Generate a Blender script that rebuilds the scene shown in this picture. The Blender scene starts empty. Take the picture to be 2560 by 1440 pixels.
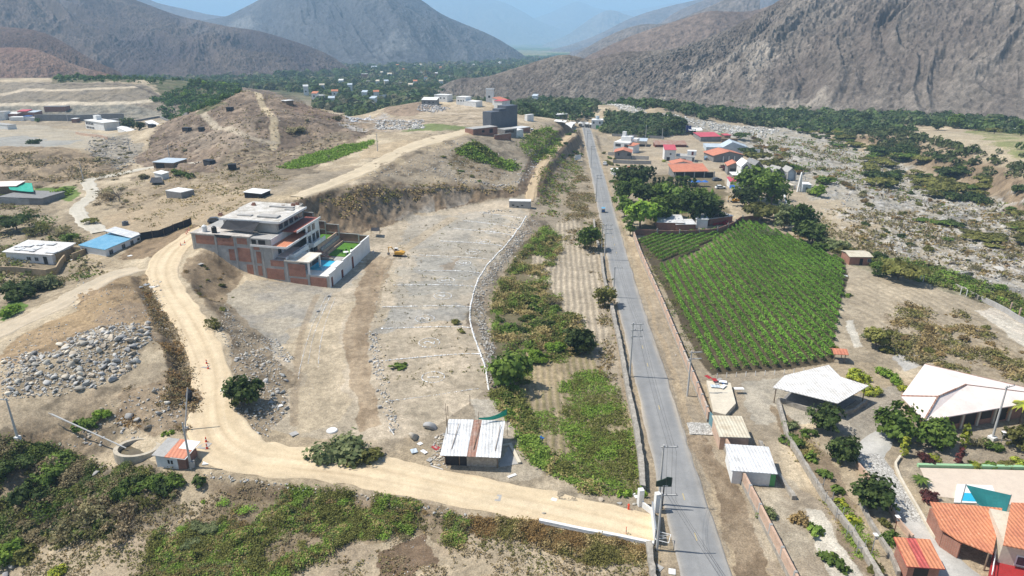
import bpy, math, random
import numpy as np
from mathutils import Vector, Matrix
random.seed(7); rng = np.random.default_rng(7)
S = bpy.context.scene
COL = S.collection
# ---------------- camera, sky, sun, exposure
TH = math.radians(20.5); FPX = 1707.0; CH = 60.0
cam_d = bpy.data.cameras.new('camera'); cam = bpy.data.objects.new('camera', cam_d); COL.objects.link(cam)
cam_d.sensor_width = 36; cam_d.lens = FPX / 2560 * 36; cam_d.clip_start = 1; cam_d.clip_end = 80000
cam.location = (0, 0, CH); cam.rotation_euler = (math.radians(90) - TH, 0, 0)
S.camera = cam
SUN_EL = math.radians(57); SUN_AZ = math.radians(-82)     # azimuth of the sun, measured from +Y towards +X
W = bpy.data.worlds.new('World'); S.world = W; W.use_nodes = True
nt = W.node_tree
sky = nt.nodes.new('ShaderNodeTexSky'); sky.sky_type = 'NISHITA'; sky.sun_disc = False
sky.sun_elevation = SUN_EL; sky.sun_rotation = SUN_AZ; sky.altitude = 800; sky.air_density = 1.0; sky.dust_density = 1.5
bg = nt.nodes['Background']; nt.links.new(sky.outputs[0], bg.inputs[0]); bg.inputs[1].default_value = 0.105
sun_d = bpy.data.lights.new('sun', 'SUN'); sun_d.energy = 5.0; sun_d.angle = math.radians(0.5); sun_d.color = (1, 0.955, 0.88)
sun = bpy.data.objects.new('sun', sun_d); COL.objects.link(sun)
sv = Vector((math.sin(SUN_AZ) * math.cos(SUN_EL), math.cos(SUN_AZ) * math.cos(SUN_EL), math.sin(SUN_EL)))
sun.rotation_euler = (-sv).to_track_quat('-Z', 'Y').to_euler(); sun.location = sv * 300
S.view_settings.view_transform = 'Standard'; S.view_settings.look = 'None'; S.view_settings.exposure = 0.42; S.view_settings.gamma = 1
S.render.engine = 'CYCLES'
S.cycles.max_bounces = 6; S.cycles.volume_bounces = 1

# ---------------- numpy noise
def hsh(ix, iy, s=0):
    h = (ix.astype(np.int64) * 374761393 + iy.astype(np.int64) * 668265263 + s * 1442695041) & 0xffffffff
    h = ((h ^ (h >> 13)) * 1274126177) & 0xffffffff
    return ((h ^ (h >> 16)) & 0xffff) / 65535.0
def vnoise(x, y, s=0):
    x0 = np.floor(x); y0 = np.floor(y); fx = x - x0; fy = y - y0
    fx = fx * fx * (3 - 2 * fx); fy = fy * fy * (3 - 2 * fy)
    a = hsh(x0, y0, s); b = hsh(x0 + 1, y0, s); c = hsh(x0, y0 + 1, s); d = hsh(x0 + 1, y0 + 1, s)
    return (a + (b - a) * fx) * (1 - fy) + (c + (d - c) * fx) * fy
def fbm(x, y, o=4, s=0, g=0.5):
    r = 0; a = 1; t = 0
    for k in range(o):
        r = r + a * (vnoise(x, y, s + k * 17) * 2 - 1); t += a; a *= g
        x, y = x * 1.9 + y * .31 + 11.3, y * 1.9 - x * .31 + 5.7
    return r / t
def ridged(x, y, o=5, s=0, g=0.5):
    r = 0; a = 1; t = 0
    for k in range(o):
        r = r + a * (1 - np.abs(vnoise(x, y, s + k * 13) * 2 - 1)); t += a; a *= g
        x, y = x * 2.03 + y * .27 + 3.1, y * 2.03 - x * .27 + 7.9
    return r / t
def sstep(a, b, x):
    t = np.clip((x - a) / (b - a), 0, 1); return t * t * (3 - 2 * t)

# ---------------- pixel (of the 2560 x 1440 photograph) -> world
CT, ST = math.cos(TH), math.sin(TH)
def ray(px, py):
    dx = (np.asarray(px, float) - 1280) / FPX; dy = (720 - np.asarray(py, float)) / FPX
    return dx, CT + dy * ST, -ST + dy * CT
def PZ(px, py, z):
    dx, dy, dz = ray(px, py); t = (z - CH) / dz
    return dx * t, dy * t, z + 0 * t
def PD(px, py, D):           # the point of this ray at forward distance D
    dx, dy, dz = ray(px, py); t = D / dy
    return dx * t, dy * t, CH + dz * t

# ---------------- terrain control points: (px, py, z)
CP = []
def line(pts, step=9.0):
    w = [np.array(PZ(*p)) for p in pts]
    for a, b in zip(w[:-1], w[1:]):
        n = max(1, int(np.linalg.norm((b - a)[:2]) / step))
        for k in range(n): CP.append(a + (b - a) * k / n)
    CP.append(w[-1])
def pts(*ps):
    for p in ps: CP.append(np.array(PZ(*p)))
def wpt(*ps):
    for p in ps: CP.append(np.array(p, float))
line([(1850,1500,0),(1760,1440,0),(1690,1200,0),(1640,1000,0),(1590,850,0),(1545,700,0),(1520,560,0),(1490,430,0),(1470,340,0),(1466,322,0)], 25)
line([(1640,1500,0),(1620,1330,0),(1560,1000,0),(1530,800,0),(1495,620,0),(1480,500,0),(1450,420,0)], 22)
line([(2000,1500,0),(1900,1300,0),(1790,1060,0),(1690,850,0),(1600,620,0),(1540,480,0)], 22)
pts((2560,1440,0),(2700,1440,0),(2560,1150,0),(2200,1200,0),(2300,900,-.5),(2700,900,-1),(2560,830,-1),(2110,660,-1),(1900,560,-1),(2000,800,0),(1800,800,0),
    (2330,720,-1.2),(2700,720,-3),(2560,760,-3),(2560,700,-4),(2350,640,-3.5),(2200,540,-3),(2050,480,-2),(2560,600,-4),(2560,540,-4),(2300,520,-4),(2700,560,-4),(1900,440,-1),(1700,440,0),(1600,380,0),(1900,340,-2.5),
    (2200,450,-4.5),(2050,380,-4),(1950,310,-4),(1700,290,-4),(1500,268,-4),(2330,480,-4.5),(2450,500,-4))
line([(2150,330,2.5),(2270,345,3),(2370,385,3.5),(2480,420,3.5),(2620,500,3)],12)
line([(2130,350,-3.5),(2230,385,-4),(2330,430,-4),(2450,470,-4),(2600,560,-4)],14)
pts((2560,330,3),(2400,330,3),(2300,305,1),(2000,272,-1),(2700,340,3),(1700,255,-2),(1400,240,-2),(1200,235,-2))
# plot platform and its bank
pts((1100,900,1.6),(1050,1000,1.6),(1180,990,1.4),(1000,850,1.8),(1000,720,2),(1150,650,2),(1290,560,2),(1200,545,2.2),(1000,570,2.5),(1080,540,2.5),(900,700,2.2),(830,730,2.2),(850,850,2.1),(760,820,2.3),(760,960,2),(740,1060,1.8),(900,1050,1.6),(900,950,1.8),(1050,1080,1.3),(1170,1170,.7),(950,640,2.3))
line([(1222,975,1.5),(1212,910,1.7),(1180,830,1.8),(1172,770,1.8),(1185,730,1.9),(1220,660,2),(1300,580,2),(1330,530,2)],10)
line([(1260,980,0),(1250,910,.1),(1225,830,.1),(1218,760,.2),(1240,700,.2),(1290,640,.2),(1350,580,.3)],10)
pts((1320,700,0),(1300,850,0),(1350,1000,0),(1500,1100,0),(1450,900,0),(1400,650,0),(1560,1200,0),(1300,1150,.4),(1400,1230,.3),(1390,560,.2))
# the pale dirt road, low part to the left then climbing
line([(1640,1320,.2),(1300,1252,.6),(1000,1195,1),(800,1160,1.4),(620,1140,1.9),(530,1080,2.2),(520,1000,2.8),(535,930,3.6),(490,840,5),(440,750,6.5),(395,670,8),(440,615,9),(510,575,10.3)],9)
line([(360,690,9),(395,790,8),(430,870,6.8),(468,930,5.2),(490,990,3.6)],9)
pts((1400,1340,-.6),(1100,1290,-.4),(900,1250,-.1),(700,1215,.4),(550,1190,.9),(1000,1400,-1.4),(1400,1430,-1),(1600,1440,-.3),(700,1400,-1.8),(300,1400,-2.5),(0,1440,-4),(-150,1440,-5),(500,1280,-.6),(100,1220,-1.5),(250,1150,0),(330,1130,1),(430,1170,1.3),(-150,1200,-1),(1000,1500,-2),(1500,1500,-1))
pts((250,715,9.6),(300,690,10),(320,760,8.5),(200,880,7),(0,940,6.2),(350,850,7.5),(100,1000,5.5),(250,970,5.6),(370,960,5),(350,1010,4),(420,1060,2.8),(270,1060,2.6),(0,1080,4),(120,1090,2.6),(-150,1000,6),(400,1110,2))
line([(350,675,8.2),(260,705,8),(150,755,7.6),(0,830,7),(-150,900,6.6)],12)
pts((0,770,6.4),(100,700,5),(40,720,5),(180,650,6),(90,660,6.6),(205,640,8),(266,643,8),(352,602,8.3),(300,590,8.3),(235,612,8.1),(450,590,9.8),(0,650,6),(-150,700,5),(330,560,8.7),(250,560,8),(200,500,7.6),(0,520,7),(0,450,8),(100,560,6.5),(-150,560,7),(480,560,10.2),(400,500,10),(300,470,8.6),(600,480,12),(520,520,11),(560,440,11.5),(400,440,9.5))
# bank below the climbing road
line([(585,1040,2.8),(590,930,4),(560,830,5.2),(500,740,6.8),(450,680,8.2),(500,620,9.6)],9)
line([(720,1040,2),(715,950,2.1),(660,850,2.4),(600,790,2.8)],9)
line([(640,694,3.6),(700,703,2.9),(760,714,2.5),(830,723,2.2)],9)
wpt((-77,163.1,10),(-73.3,161.4,8.4),(-70,160.5,6.2),(-66,159.5,4.2))
wpt(*[(x, y, z0 - (158 - y) * k) for y in (157,153,149,145,141) for x, z0, k in ((-80.5,9.1,.09),(-76,8.2,.08),(-72,6.5,.06),(-68,4.2,.02),(-63,3.5,0))])
wpt((-60,175,4.5),(-70,175,7),(-49,175,2.6),(-77,173,9.5),(-56,168,3),(-66,188,9.5),(-52,192,6),(-43,190,2.6),(-70,168,6.0),(-60,164,3.4));pts((650,740,3.4),(700,700,2.8),(690,770,2.4))
# cut cliff behind the platform
line([(745,500,12.8),(800,483,13),(900,466,13),(1000,458,10.8),(1100,462,9),(1200,464,7.4),(1280,468,5),(1330,440,5)],8)
line([(790,600,2.6),(880,592,2.5),(960,562,2.5),(1040,532,2.5),(1130,520,2.5),(1200,506,2.6),(1290,492,3)],8)
line([(740,490,13.2),(900,430,14),(1000,372,16),(1150,332,17.5)],14)
pts((1050,420,12.6),(1150,400,12),(1250,400,9.8),(1200,360,16),(1300,380,10.5),(1260,335,15),(1200,320,17),(1370,322,11.5),(1310,345,12.5),(1000,440,11.8))
line([(1328,480,4),(1340,430,5.5),(1380,380,7),(1430,336,7.5)],10)
line([(1380,520,.4),(1400,460,.8),(1430,400,1),(1448,345,1.4)],12)
pts((1400,300,12),(1430,318,9),(1180,265,16),(1100,262,16),(1050,290,15),(980,320,15),(900,370,15),(820,390,14),(930,300,10),(870,295,8),(1320,290,10))
# the scrub hill
pts((620,226,30),(720,250,26),(800,276,20),(880,302,13),(540,265,24),(460,290,17),(340,350,9),(500,400,11),(420,420,10),(600,350,19),(700,340,18),(685,372,14.5),(680,405,12.5),(800,420,12.8),(760,350,16),(640,290,25),(540,330,17),(430,370,11),(600,470,11.8))
wpt((-146,480,5),(-100,505,3),(-45,472,18),(-28,476,18),(-62,470,17),(-80,458,15),(-10,470,16),(-62,515,7),(-30,518,7),(0,520,7),(-230,470,6),(-110,575,0),(30,600,1),(-200,600,5),(90,560,6),(150,520,6),(100,480,12),(60,520,9))
# left: brown mound, flat terraces, the great stepped earth bank
pts((100,372,13.5),(0,380,14),(250,400,9.5),(200,375,11.5),(-150,370,14),(100,450,7.5),(250,450,8),(100,340,6.5),(0,325,6),(330,390,6.5),(240,330,5.5),(320,330,5.5),(-150,330,6),(160,345,7))
line([(-100,302,5),(200,300,5),(330,296,5),(440,288,6)],20)
line([(-100,262,12),(200,262,12),(330,258,12.4),(420,252,12.5),(460,280,8)],20)
line([(-100,240,16),(60,216,21),(200,214,21),(330,218,20.5),(400,240,15)],20)
pts((280,203,23),(100,203,23),(450,206,20),(540,215,17),(500,235,13),(-100,205,23),(480,255,12))
wpt((-400,640,22),(-300,640,20),(-500,640,22),(-400,760,5),(-250,720,4),(-600,760,5),(-150,700,1),(0,800,-4),(-700,600,15),(-600,450,8))
wpt((0,1000,-8),(-400,1000,-6),(400,1000,-6),(800,1000,0),(-900,1000,0),(600,700,-1),(900,700,3),(0,1400,-13),(700,500,2),(-700,300,8),(-400,150,6),(-250,50,-3),(0,40,-2),(150,40,0),(300,60,0))
CP = np.array(CP)
key = np.round(CP[:, :2] / 2.0); _, ui = np.unique(key, axis=0, return_index=True); CP = CP[np.sort(ui)]
def rbf_fit(P):
    n = len(P); X = P[:, :2]
    d = np.sqrt(((X[:, None] - X[None]) ** 2).sum(-1) + 4.0)
    A = np.zeros((n + 3, n + 3)); A[:n, :n] = -d + np.eye(n) * 1.0
    A[:n, n] = 1; A[:n, n + 1:] = X / 300; A[n:, :n] = A[:n, n:].T
    return np.linalg.solve(A, np.concatenate([P[:, 2], [0, 0, 0]]))
RW = rbf_fit(CP)
def hb(x, y):
    x = np.asarray(x, np.float32).ravel(); y = np.asarray(y, np.float32).ravel(); out = np.empty(len(x), np.float32)
    n = len(CP); cx = CP[:, 0].astype(np.float32); cy = CP[:, 1].astype(np.float32); w = RW[:n].astype(np.float32)
    for i in range(0, len(x), 20000):
        a = x[i:i + 20000, None]; b = y[i:i + 20000, None]
        d = np.sqrt((a - cx) ** 2 + (b - cy) ** 2 + 4.0)
        out[i:i + 20000] = -(d @ w) + RW[n] + RW[n + 1] * a[:, 0] / 300 + RW[n + 2] * b[:, 0] / 300
    return out
# grid rows / columns
rows = [42.0]
while rows[-1] < 26000:
    y = rows[-1]; rows.append(y + (min(max(y * y / 41000, .12), .0036 * y) if y < 2200 else .03 * y))
YR = np.array(rows); NR = len(YR); NC = 1180
TC = np.linspace(-.98, .98, NC)
def halfw(y): return y * CT + 20.0
def base_h(x, y):
    h = np.zeros(x.shape, np.float32); near = (y < 1500)
    hn = hb(x[near], y[near]); h[near] = hn
    far = -13 - (y - 1400) * .011
    far = np.maximum(far, -13 - 60 - (y - 6000) * .004)
    w = sstep(900, 1450, y); h = h * (1 - w) + far * w
    return h
# coarse evaluation then bilinear
ri = np.unique(np.concatenate([np.arange(0, NR, 3), [NR - 1]])); ci = np.unique(np.concatenate([np.arange(0, NC, 3), [NC - 1]]))
gy = YR[ri][:, None] + 0 * TC[ci][None]; gx = TC[ci][None] * halfw(YR[ri])[:, None]
gz = base_h(gx.ravel(), gy.ravel()).reshape(gx.shape)
def up(gz):
    a = np.empty((NR, len(ci)));
    for j in range(len(ci)): a[:, j] = np.interp(np.arange(NR), ri, gz[:, j])
    b = np.empty((NR, NC))
    for i in range(NR): b[i] = np.interp(np.arange(NC), ci, a[i])
    return b
Z = up(gz)
XX = TC[None] * halfw(YR)[:, None]; YY = YR[:, None] + 0 * TC[None]
def Hs(x, y, Zg=None):
    Zg = Z if Zg is None else Zg
    x = np.asarray(x, float); y = np.asarray(y, float)
    r = np.clip(np.interp(y, YR, np.arange(NR)), 0, NR - 1.001); c = np.clip((x / halfw(y) + .98) / 1.96 * (NC - 1), 0, NC - 1.001)
    i = r.astype(int); j = c.astype(int); fr = r - i; fc = c - j
    return (Zg[i, j] * (1 - fc) + Zg[i, j + 1] * fc) * (1 - fr) + (Zg[i + 1, j] * (1 - fc) + Zg[i + 1, j + 1] * fc) * fr
def G(px, py):
    px = np.atleast_1d(np.asarray(px, float)); py = np.atleast_1d(np.asarray(py, float))
    dx, dy, dz = ray(px, py)
    ds = np.geomspace(45, 24000, 900); lo = np.full(px.shape, 45.0); hi = np.full(px.shape, np.nan)
    prev = np.full(px.shape, 45.0)
    for D in ds:
        t = D / dy; z = CH + dz * t; hit = (Hs(dx * t, dy * t) > z) & np.isnan(hi)
        lo[hit] = prev[hit]; hi[hit] = D; prev[:] = D
    m = np.isnan(hi); hi[m] = 20000; lo[m] = 19999
    for _ in range(14):
        D = (lo + hi) / 2; t = D / dy; b = Hs(dx * t, dy * t) > CH + dz * t
        hi = np.where(b, D, hi); lo = np.where(b, lo, D)
    t = hi / dy; x = dx * t; y = dy * t
    return np.stack([x, y, Hs(x, y)], -1)
def proj(x, y, z):
    zc = y * CT - (z - CH) * ST; yc = y * ST + (z - CH) * CT
    return 1280 + FPX * x / zc, 720 - FPX * yc / zc
def inpoly(x, y, P):
    P = np.asarray(P)[:, :2]; r = np.zeros(x.shape, bool)
    x0, y0 = P.min(0); x1, y1 = P.max(0); m = (x >= x0) & (x <= x1) & (y >= y0) & (y <= y1)
    xs = x[m]; ys = y[m]; c = np.zeros(xs.shape, bool)
    for k in range(len(P)):
        ax, ay = P[k]; bx, by = P[k - 1]
        if ay == by: continue
        q = ((ay > ys) != (by > ys)) & (xs < (bx - ax) * (ys - ay) / (by - ay) + ax); c ^= q
    r[m] = c; return r
def dline(x, y, P, pad=30):
    P = np.asarray(P)[:, :2]; d = np.full(x.shape, 1e6)
    for a, b in zip(P[:-1], P[1:]):
        lo = np.minimum(a, b) - pad; hi = np.maximum(a, b) + pad
        m = (x > lo[0]) & (x < hi[0]) & (y > lo[1]) & (y < hi[1])
        ab = b - a; t = np.clip(((x[m] - a[0]) * ab[0] + (y[m] - a[1]) * ab[1]) / max(ab @ ab, 1e-9), 0, 1)
        q = np.hypot(x[m] - a[0] - t * ab[0], y[m] - a[1] - t * ab[1]); d[m] = np.minimum(d[m], q)
    return d
def GP(plist):
    a = np.array(plist, float); return G(a[:, 0], a[:, 1])
def smooth(P, n=3):
    P = np.asarray(P, float)
    for _ in range(n):
        Q = [P[0]]
        for a, b in zip(P[:-1], P[1:]): Q += [a * .75 + b * .25, a * .25 + b * .75]
        Q.append(P[-1]); P = np.array(Q)
    return P
# ---------------- object helpers
def tag(o, label=None, cat=None, group=None, kind=None):
    if label: o['label'] = label
    if cat: o['category'] = cat
    if group: o['group'] = group
    if kind: o['kind'] = kind
    return o
def linkmesh(name, V, F, mats, parent=None, smooth=False, midx=None, col=None, colname='Col', domain='POINT'):
    me = bpy.data.meshes.new(name)
    V = np.asarray(V, np.float32)
    if isinstance(F, np.ndarray):
        k = F.shape[1]; me.vertices.add(len(V)); me.vertices.foreach_set('co', V.ravel())
        me.loops.add(F.size); me.loops.foreach_set('vertex_index', F.astype(np.int32).ravel())
        me.polygons.add(len(F)); me.polygons.foreach_set('loop_start', np.arange(0, F.size, k, dtype=np.int32))
        me.polygons.foreach_set('loop_total', np.full(len(F), k, np.int32)); me.update(calc_edges=True)
    else:
        me.from_pydata(V.tolist(), [], F)
    for m in (mats if isinstance(mats, (list, tuple)) else [mats]): me.materials.append(m)
    if midx is not None: me.polygons.foreach_set('material_index', np.asarray(midx, np.int32))
    if smooth: me.polygons.foreach_set('use_smooth', np.ones(len(me.polygons), bool))
    if col is not None:
        a = me.color_attributes.new(colname, 'FLOAT_COLOR', domain)
        c = np.ones((len(col), 4), np.float32); c[:, :3] = col; a.data.foreach_set('color', c.ravel())
    o = bpy.data.objects.new(name, me); COL.objects.link(o)
    if parent is not None: o.parent = parent
    return o
def gridfaces(nr, nc):
    i = np.arange(nr - 1)[:, None] * nc + np.arange(nc - 1)[None]
    return np.stack([i, i + 1, i + nc + 1, i + nc], -1).reshape(-1, 4)
# ---------------- materials
def nodes(name):
    m = bpy.data.materials.new(name); m.use_nodes = True; t = m.node_tree; b = t.nodes['Principled BSDF']
    return m, t, b
def N(t, typ, **k):
    n = t.nodes.new(typ)
    for a, v in k.items(): setattr(n, a, v)
    return n
def noise(t, co, scale, detail=4, rough=.6, dist=0):
    n = N(t, 'ShaderNodeTexNoise'); n.inputs['Scale'].default_value = scale; n.inputs['Detail'].default_value = detail
    n.inputs['Roughness'].default_value = rough; n.inputs['Distortion'].default_value = dist; t.links.new(co, n.inputs['Vector']); return n.outputs['Fac']
def maprange(t, v, a, b, c, d):
    n = N(t, 'ShaderNodeMapRange'); t.links.new(v, n.inputs[0])
    for i, q in enumerate((a, b, c, d)): n.inputs[i + 1].default_value = q
    return n.outputs[0]
def mul(t, a, b, op='MULTIPLY'):
    n = N(t, 'ShaderNodeMath', operation=op)
    for i, v in enumerate((a, b)):
        if isinstance(v, (int, float)): n.inputs[i].default_value = v
        else: t.links.new(v, n.inputs[i])
    return n.outputs[0]
def vmulc(t, col, f):
    n = N(t, 'ShaderNodeVectorMath', operation='SCALE'); t.links.new(col, n.inputs[0]); t.links.new(f, n.inputs['Scale']); return n.outputs[0]
def mixc(t, f, a, b):
    n = N(t, 'ShaderNodeMix', data_type='RGBA'); t.links.new(f, n.inputs[0])
    for i, v in ((6, a), (7, b)):
        if isinstance(v, tuple): n.inputs[i].default_value = (*v, 1)
        else: t.links.new(v, n.inputs[i])
    return n.outputs[2]
def bump(t, b, h, strength, dist):
    n = N(t, 'ShaderNodeBump'); n.inputs['Strength'].default_value = strength; n.inputs['Distance'].default_value = dist
    t.links.new(h, n.inputs['Height']); t.links.new(n.outputs[0], b.inputs['Normal'])
def colmat(name, scales=((.12, .25), (1.1, .3), (5, .35)), bumpd=.12, rough=.95, attr='Col', bs=.6):
    """vertex colour of the ground itself x small scale mottling"""
    m, t, b = nodes(name)
    a = N(t, 'ShaderNodeAttribute', attribute_name=attr); g = N(t, 'ShaderNodeNewGeometry'); c = a.outputs['Color']; nn = None
    for s, amt in scales:
        nn = noise(t, g.outputs['Position'], s, 5, .65); c = vmulc(t, c, maprange(t, nn, .3, .7, 1 - amt, 1 + amt))
    t.links.new(c, b.inputs['Base Color']); b.inputs['Roughness'].default_value = rough; b.inputs['Specular IOR Level'].default_value = .15
    if bumpd: bump(t, b, nn, bs, bumpd)
    return m
def mat(name, col, col2=None, scale=1.0, amt=.15, rough=.8, metal=0, bumpd=0, spec=.3, streak=None):
    m, t, b = nodes(name); g = N(t, 'ShaderNodeTexCoord'); co = g.outputs['Object']
    if streak:
        mp = N(t, 'ShaderNodeMapping'); mp.inputs['Scale'].default_value = streak; t.links.new(co, mp.inputs[0]); co2 = mp.outputs[0]
    else: co2 = co
    n1 = noise(t, co2, scale, 5, .65); n2 = noise(t, co, scale * 6, 3, .6)
    base = mixc(t, maprange(t, n1, .35, .65, 0, 1), tuple(col), tuple(col2 or [c * (1 - amt) for c in col]))
    c = vmulc(t, base, maprange(t, n2, .3, .7, 1 - amt * .7, 1 + amt * .7))
    t.links.new(c, b.inputs['Base Color']); b.inputs['Roughness'].default_value = rough; b.inputs['Metallic'].default_value = metal; b.inputs['Specular IOR Level'].default_value = spec
    if bumpd: bump(t, b, n2, .6, bumpd)
    return m
def wavemat(name, col, col2, axis='X', period=.25, rough=.6, amt=.12, stain=None, spec=.3, bd=.04):
    """corrugated sheet or roof tiles: bands in object space"""
    m, t, b = nodes(name); g = N(t, 'ShaderNodeTexCoord'); co = g.outputs['Object']
    w = N(t, 'ShaderNodeTexWave', wave_type='BANDS', bands_direction=axis, wave_profile='SIN'); w.inputs['Scale'].default_value = 2 * math.pi / period / 20.0
    w.inputs['Distortion'].default_value = .15; t.links.new(co, w.inputs['Vector'])
    n1 = noise(t, co, .55, 5, .7); n2 = noise(t, co, 3, 4, .6)
    base = mixc(t, maprange(t, n1, .42, .62, 0, 1), tuple(col), tuple(col2))
    if stain: base = mixc(t, maprange(t, n2, .62, .72, 0, 1), base, tuple(stain))
    c = vmulc(t, base, maprange(t, n2, .3, .7, 1 - amt, 1 + amt)); c = vmulc(t, c, maprange(t, w.outputs['Fac'], 0, 1, .8, 1.05))
    t.links.new(c, b.inputs['Base Color']); b.inputs['Roughness'].default_value = rough; b.inputs['Specular IOR Level'].default_value = spec
    bump(t, b, w.outputs['Fac'], .8, bd); return m

# ---------------- roads: flatten the terrain under each, then build a draped strip
ASPH = [(1790,1530,6.2),(1757,1400,6.2),(1700,1215,6.2),(1648,1020,6.2),(1610,880,6.2),(1572,750,6.2),(1545,650,6.1),(1519,540,6),(1500,460,6),(1483,390,6),(1472,345,6),(1466,318,6),(1458,302,6)]
DIRT = [(1640,1334,6.4),(1610,1326,7),(1400,1272,7.2),(1200,1232,7.2),(1000,1190,7.2),(850,1163,7),(720,1155,7.5),(610,1140,8.5),(545,1090,8.5),(530,1010,7.6),(535,940,6.8),(500,850,6.2),(460,780,6.6),(420,720,6.6),(402,670,7),(430,625,7.4),(480,590,6.6),(530,560,6)]
SIDE = [(384,668,4),(340,672,5),(270,692,5),(190,735,5.5),(110,780,5.5),(0,828,5.5),(-120,880,5.5)]
UP = [(740,492,5),(820,462,6),(900,430,7),(960,400,7.5),(1020,370,8),(1080,350,12),(1140,333,9),(1190,322,6)]
WIND = [(250,580,4.5),(200,540,4.5),(190,515,4.5),(235,490,4.5),(225,465,4.5),(215,450,4.5),(270,440,4.5),(350,423,4.5),(420,412,4.5),(500,405,4.5)]
def strip_path(Ps, st=1.6):
    g = GP([p[:2] for p in Ps]); a = np.concatenate([g, np.array([[p[2]] for p in Ps])], 1); a = smooth(a, 3)
    d = np.concatenate([[0], np.cumsum(np.hypot(*np.diff(a[:, :2], axis=0).T))]); s = np.arange(0, d[-1], st)
    a = np.stack([np.interp(s, d, a[:, k]) for k in range(4)], 1)
    z = a[:, 2]; k = 9; z = np.convolve(np.pad(z, k // 2, 'edge'), np.ones(k) / k, 'valid'); a[:, 2] = z
    return a
CHAN = [(1322,505,3.2),(1328,480,3.6),(1336,450,3.8),(1352,412,4),(1385,374,4.2),(1415,348,4.2),(1432,334,4.2)]
PATHS = {n: strip_path(p) for n, p in (('chan', CHAN), ('side', SIDE), ('up', UP), ('wind', WIND), ('road', ASPH), ('dirt_road', DIRT))}
for n, a in PATHS.items():
    lo = a[:, :2].min(0) - 12; hi = a[:, :2].max(0) + 12
    m = (XX > lo[0]) & (XX < hi[0]) & (YY > lo[1]) & (YY < hi[1]); xs = XX[m]; ys = YY[m]; bd = np.full(xs.shape, 1e9); bz = np.zeros(xs.shape)
    bw = np.zeros(xs.shape); q4 = np.arange(0, len(a) - 1, .25); a = np.stack([np.interp(q4, np.arange(len(a)), a[:, k]) for k in range(4)], 1)
    for i in range(0, len(a), 1):
        q = (np.abs(xs - a[i, 0]) < 12) & (np.abs(ys - a[i, 1]) < 12)
        d = np.hypot(xs[q] - a[i, 0], ys[q] - a[i, 1]); e = d < bd[q]; ii = np.where(q)[0][e]; bd[ii] = d[e]; bz[ii] = a[i, 2]; bw[ii] = a[i, 3] / 2
    w = 1 - sstep(0, 3.0, bd - bw - .6); zz = Z[m]; Z[m] = zz * (1 - w) + (bz - .10) * w
# ---------------- ground colours and small relief
wx = fbm(XX / 9, YY / 9, 4, 3) * 3.0 + fbm(XX / 1.5, YY / 1.5, 3, 5) * .8
wy = fbm(XX / 9, YY / 9, 4, 31) * 3.0 + fbm(XX / 1.5, YY / 1.5, 3, 51) * .8
n_big = fbm(XX / 40, YY / 40, 4, 71); n_mid = fbm(XX / 7, YY / 7, 4, 72); n_fin = fbm(XX / 1.3, YY / 1.3, 4, 73); n_vf = fbm(XX / .5, YY / .5, 2, 74)
C3 = lambda *c: np.array(c, float)
def mixa(a, b, f): return a * (1 - f[..., None]) + b * f[..., None]
DIRTC = C3(.43, .355, .25); PALE = C3(.52, .44, .32); GREY = C3(.33, .315, .29); BROWN = C3(.25, .185, .12); SCRUB = C3(.19, .165, .115)
C = np.broadcast_to(DIRTC, XX.shape + (3,)).copy()
C = mixa(C, C3(.34, .29, .22), sstep(-.1, .35, n_big + .6 * n_mid)); C = mixa(C, PALE, sstep(.1, .5, n_mid - n_big))
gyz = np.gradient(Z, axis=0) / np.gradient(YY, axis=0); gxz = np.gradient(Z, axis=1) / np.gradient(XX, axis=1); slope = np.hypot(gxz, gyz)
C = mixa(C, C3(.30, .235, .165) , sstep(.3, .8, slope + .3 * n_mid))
R = np.full(XX.shape, .16)                                   # relief amplitude in metres
R += sstep(.25, .8, slope) * .7
VEG = {}
def paint(poly, col, amt=1.0, warp=1.0, rgh=None, mix2=None, soft=None, thr=0.0):
    P = GP(poly); m = inpoly(XX + wx * warp, YY + wy * warp, P)
    if thr: m &= (n_mid + .5 * n_fin) > thr - .5
    f = m * amt; c = np.asarray(col, float)
    if mix2 is not None:
        k = sstep(-.25, .25, n_mid + .5 * n_fin)[..., None]; c = c * (1 - k) + np.asarray(mix2, float) * k
    i = np.where(m); C[i] = C[i] * (1 - amt) + (c[i] if mix2 is not None else c) * amt
    if rgh is not None: R[m] = rgh
    return m
def stroke(pl, w, col, amt=1.0, rgh=None, jit=.3, dash=None):
    P = smooth(GP(pl), 2); d = dline(XX + wx * jit, YY + wy * jit, P); f = (1 - sstep(w * .35, w * .5, d)) * amt
    if dash is not None: f = f * (n_mid + n_fin * .6 > dash)
    i = np.where(f > 0); C[i] = C[i] * (1 - f[i][:, None]) + np.asarray(col, float) * f[i][:, None]
    if rgh is not None: R[i] = rgh
def furrow(m, a, b, per, c1, c2, amp=.12, amt=.8, wob=.25):
    pa, pb = GP([a, b]); d = (pb - pa)[:2]; d /= np.hypot(*d); n = np.array([-d[1], d[0]])
    i = np.where(m); x = XX[i]; y = YY[i]; s = (x * n[0] + y * n[1]) / per + wob * fbm(x / 6, y / 6, 2, 9) * 2 + .12 * n_fin[i]
    w = .5 + .5 * np.cos(s * 2 * np.pi); f = (sstep(.35, .75, w) * amt)[:, None]
    cc = np.asarray(c1) * (1 - w[:, None] * .0); C[i] = C[i] * (1 - amt) + (cc * (1 - f) + np.asarray(c2) * f) * amt
    Z[i] += (w - .5) * amp
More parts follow.
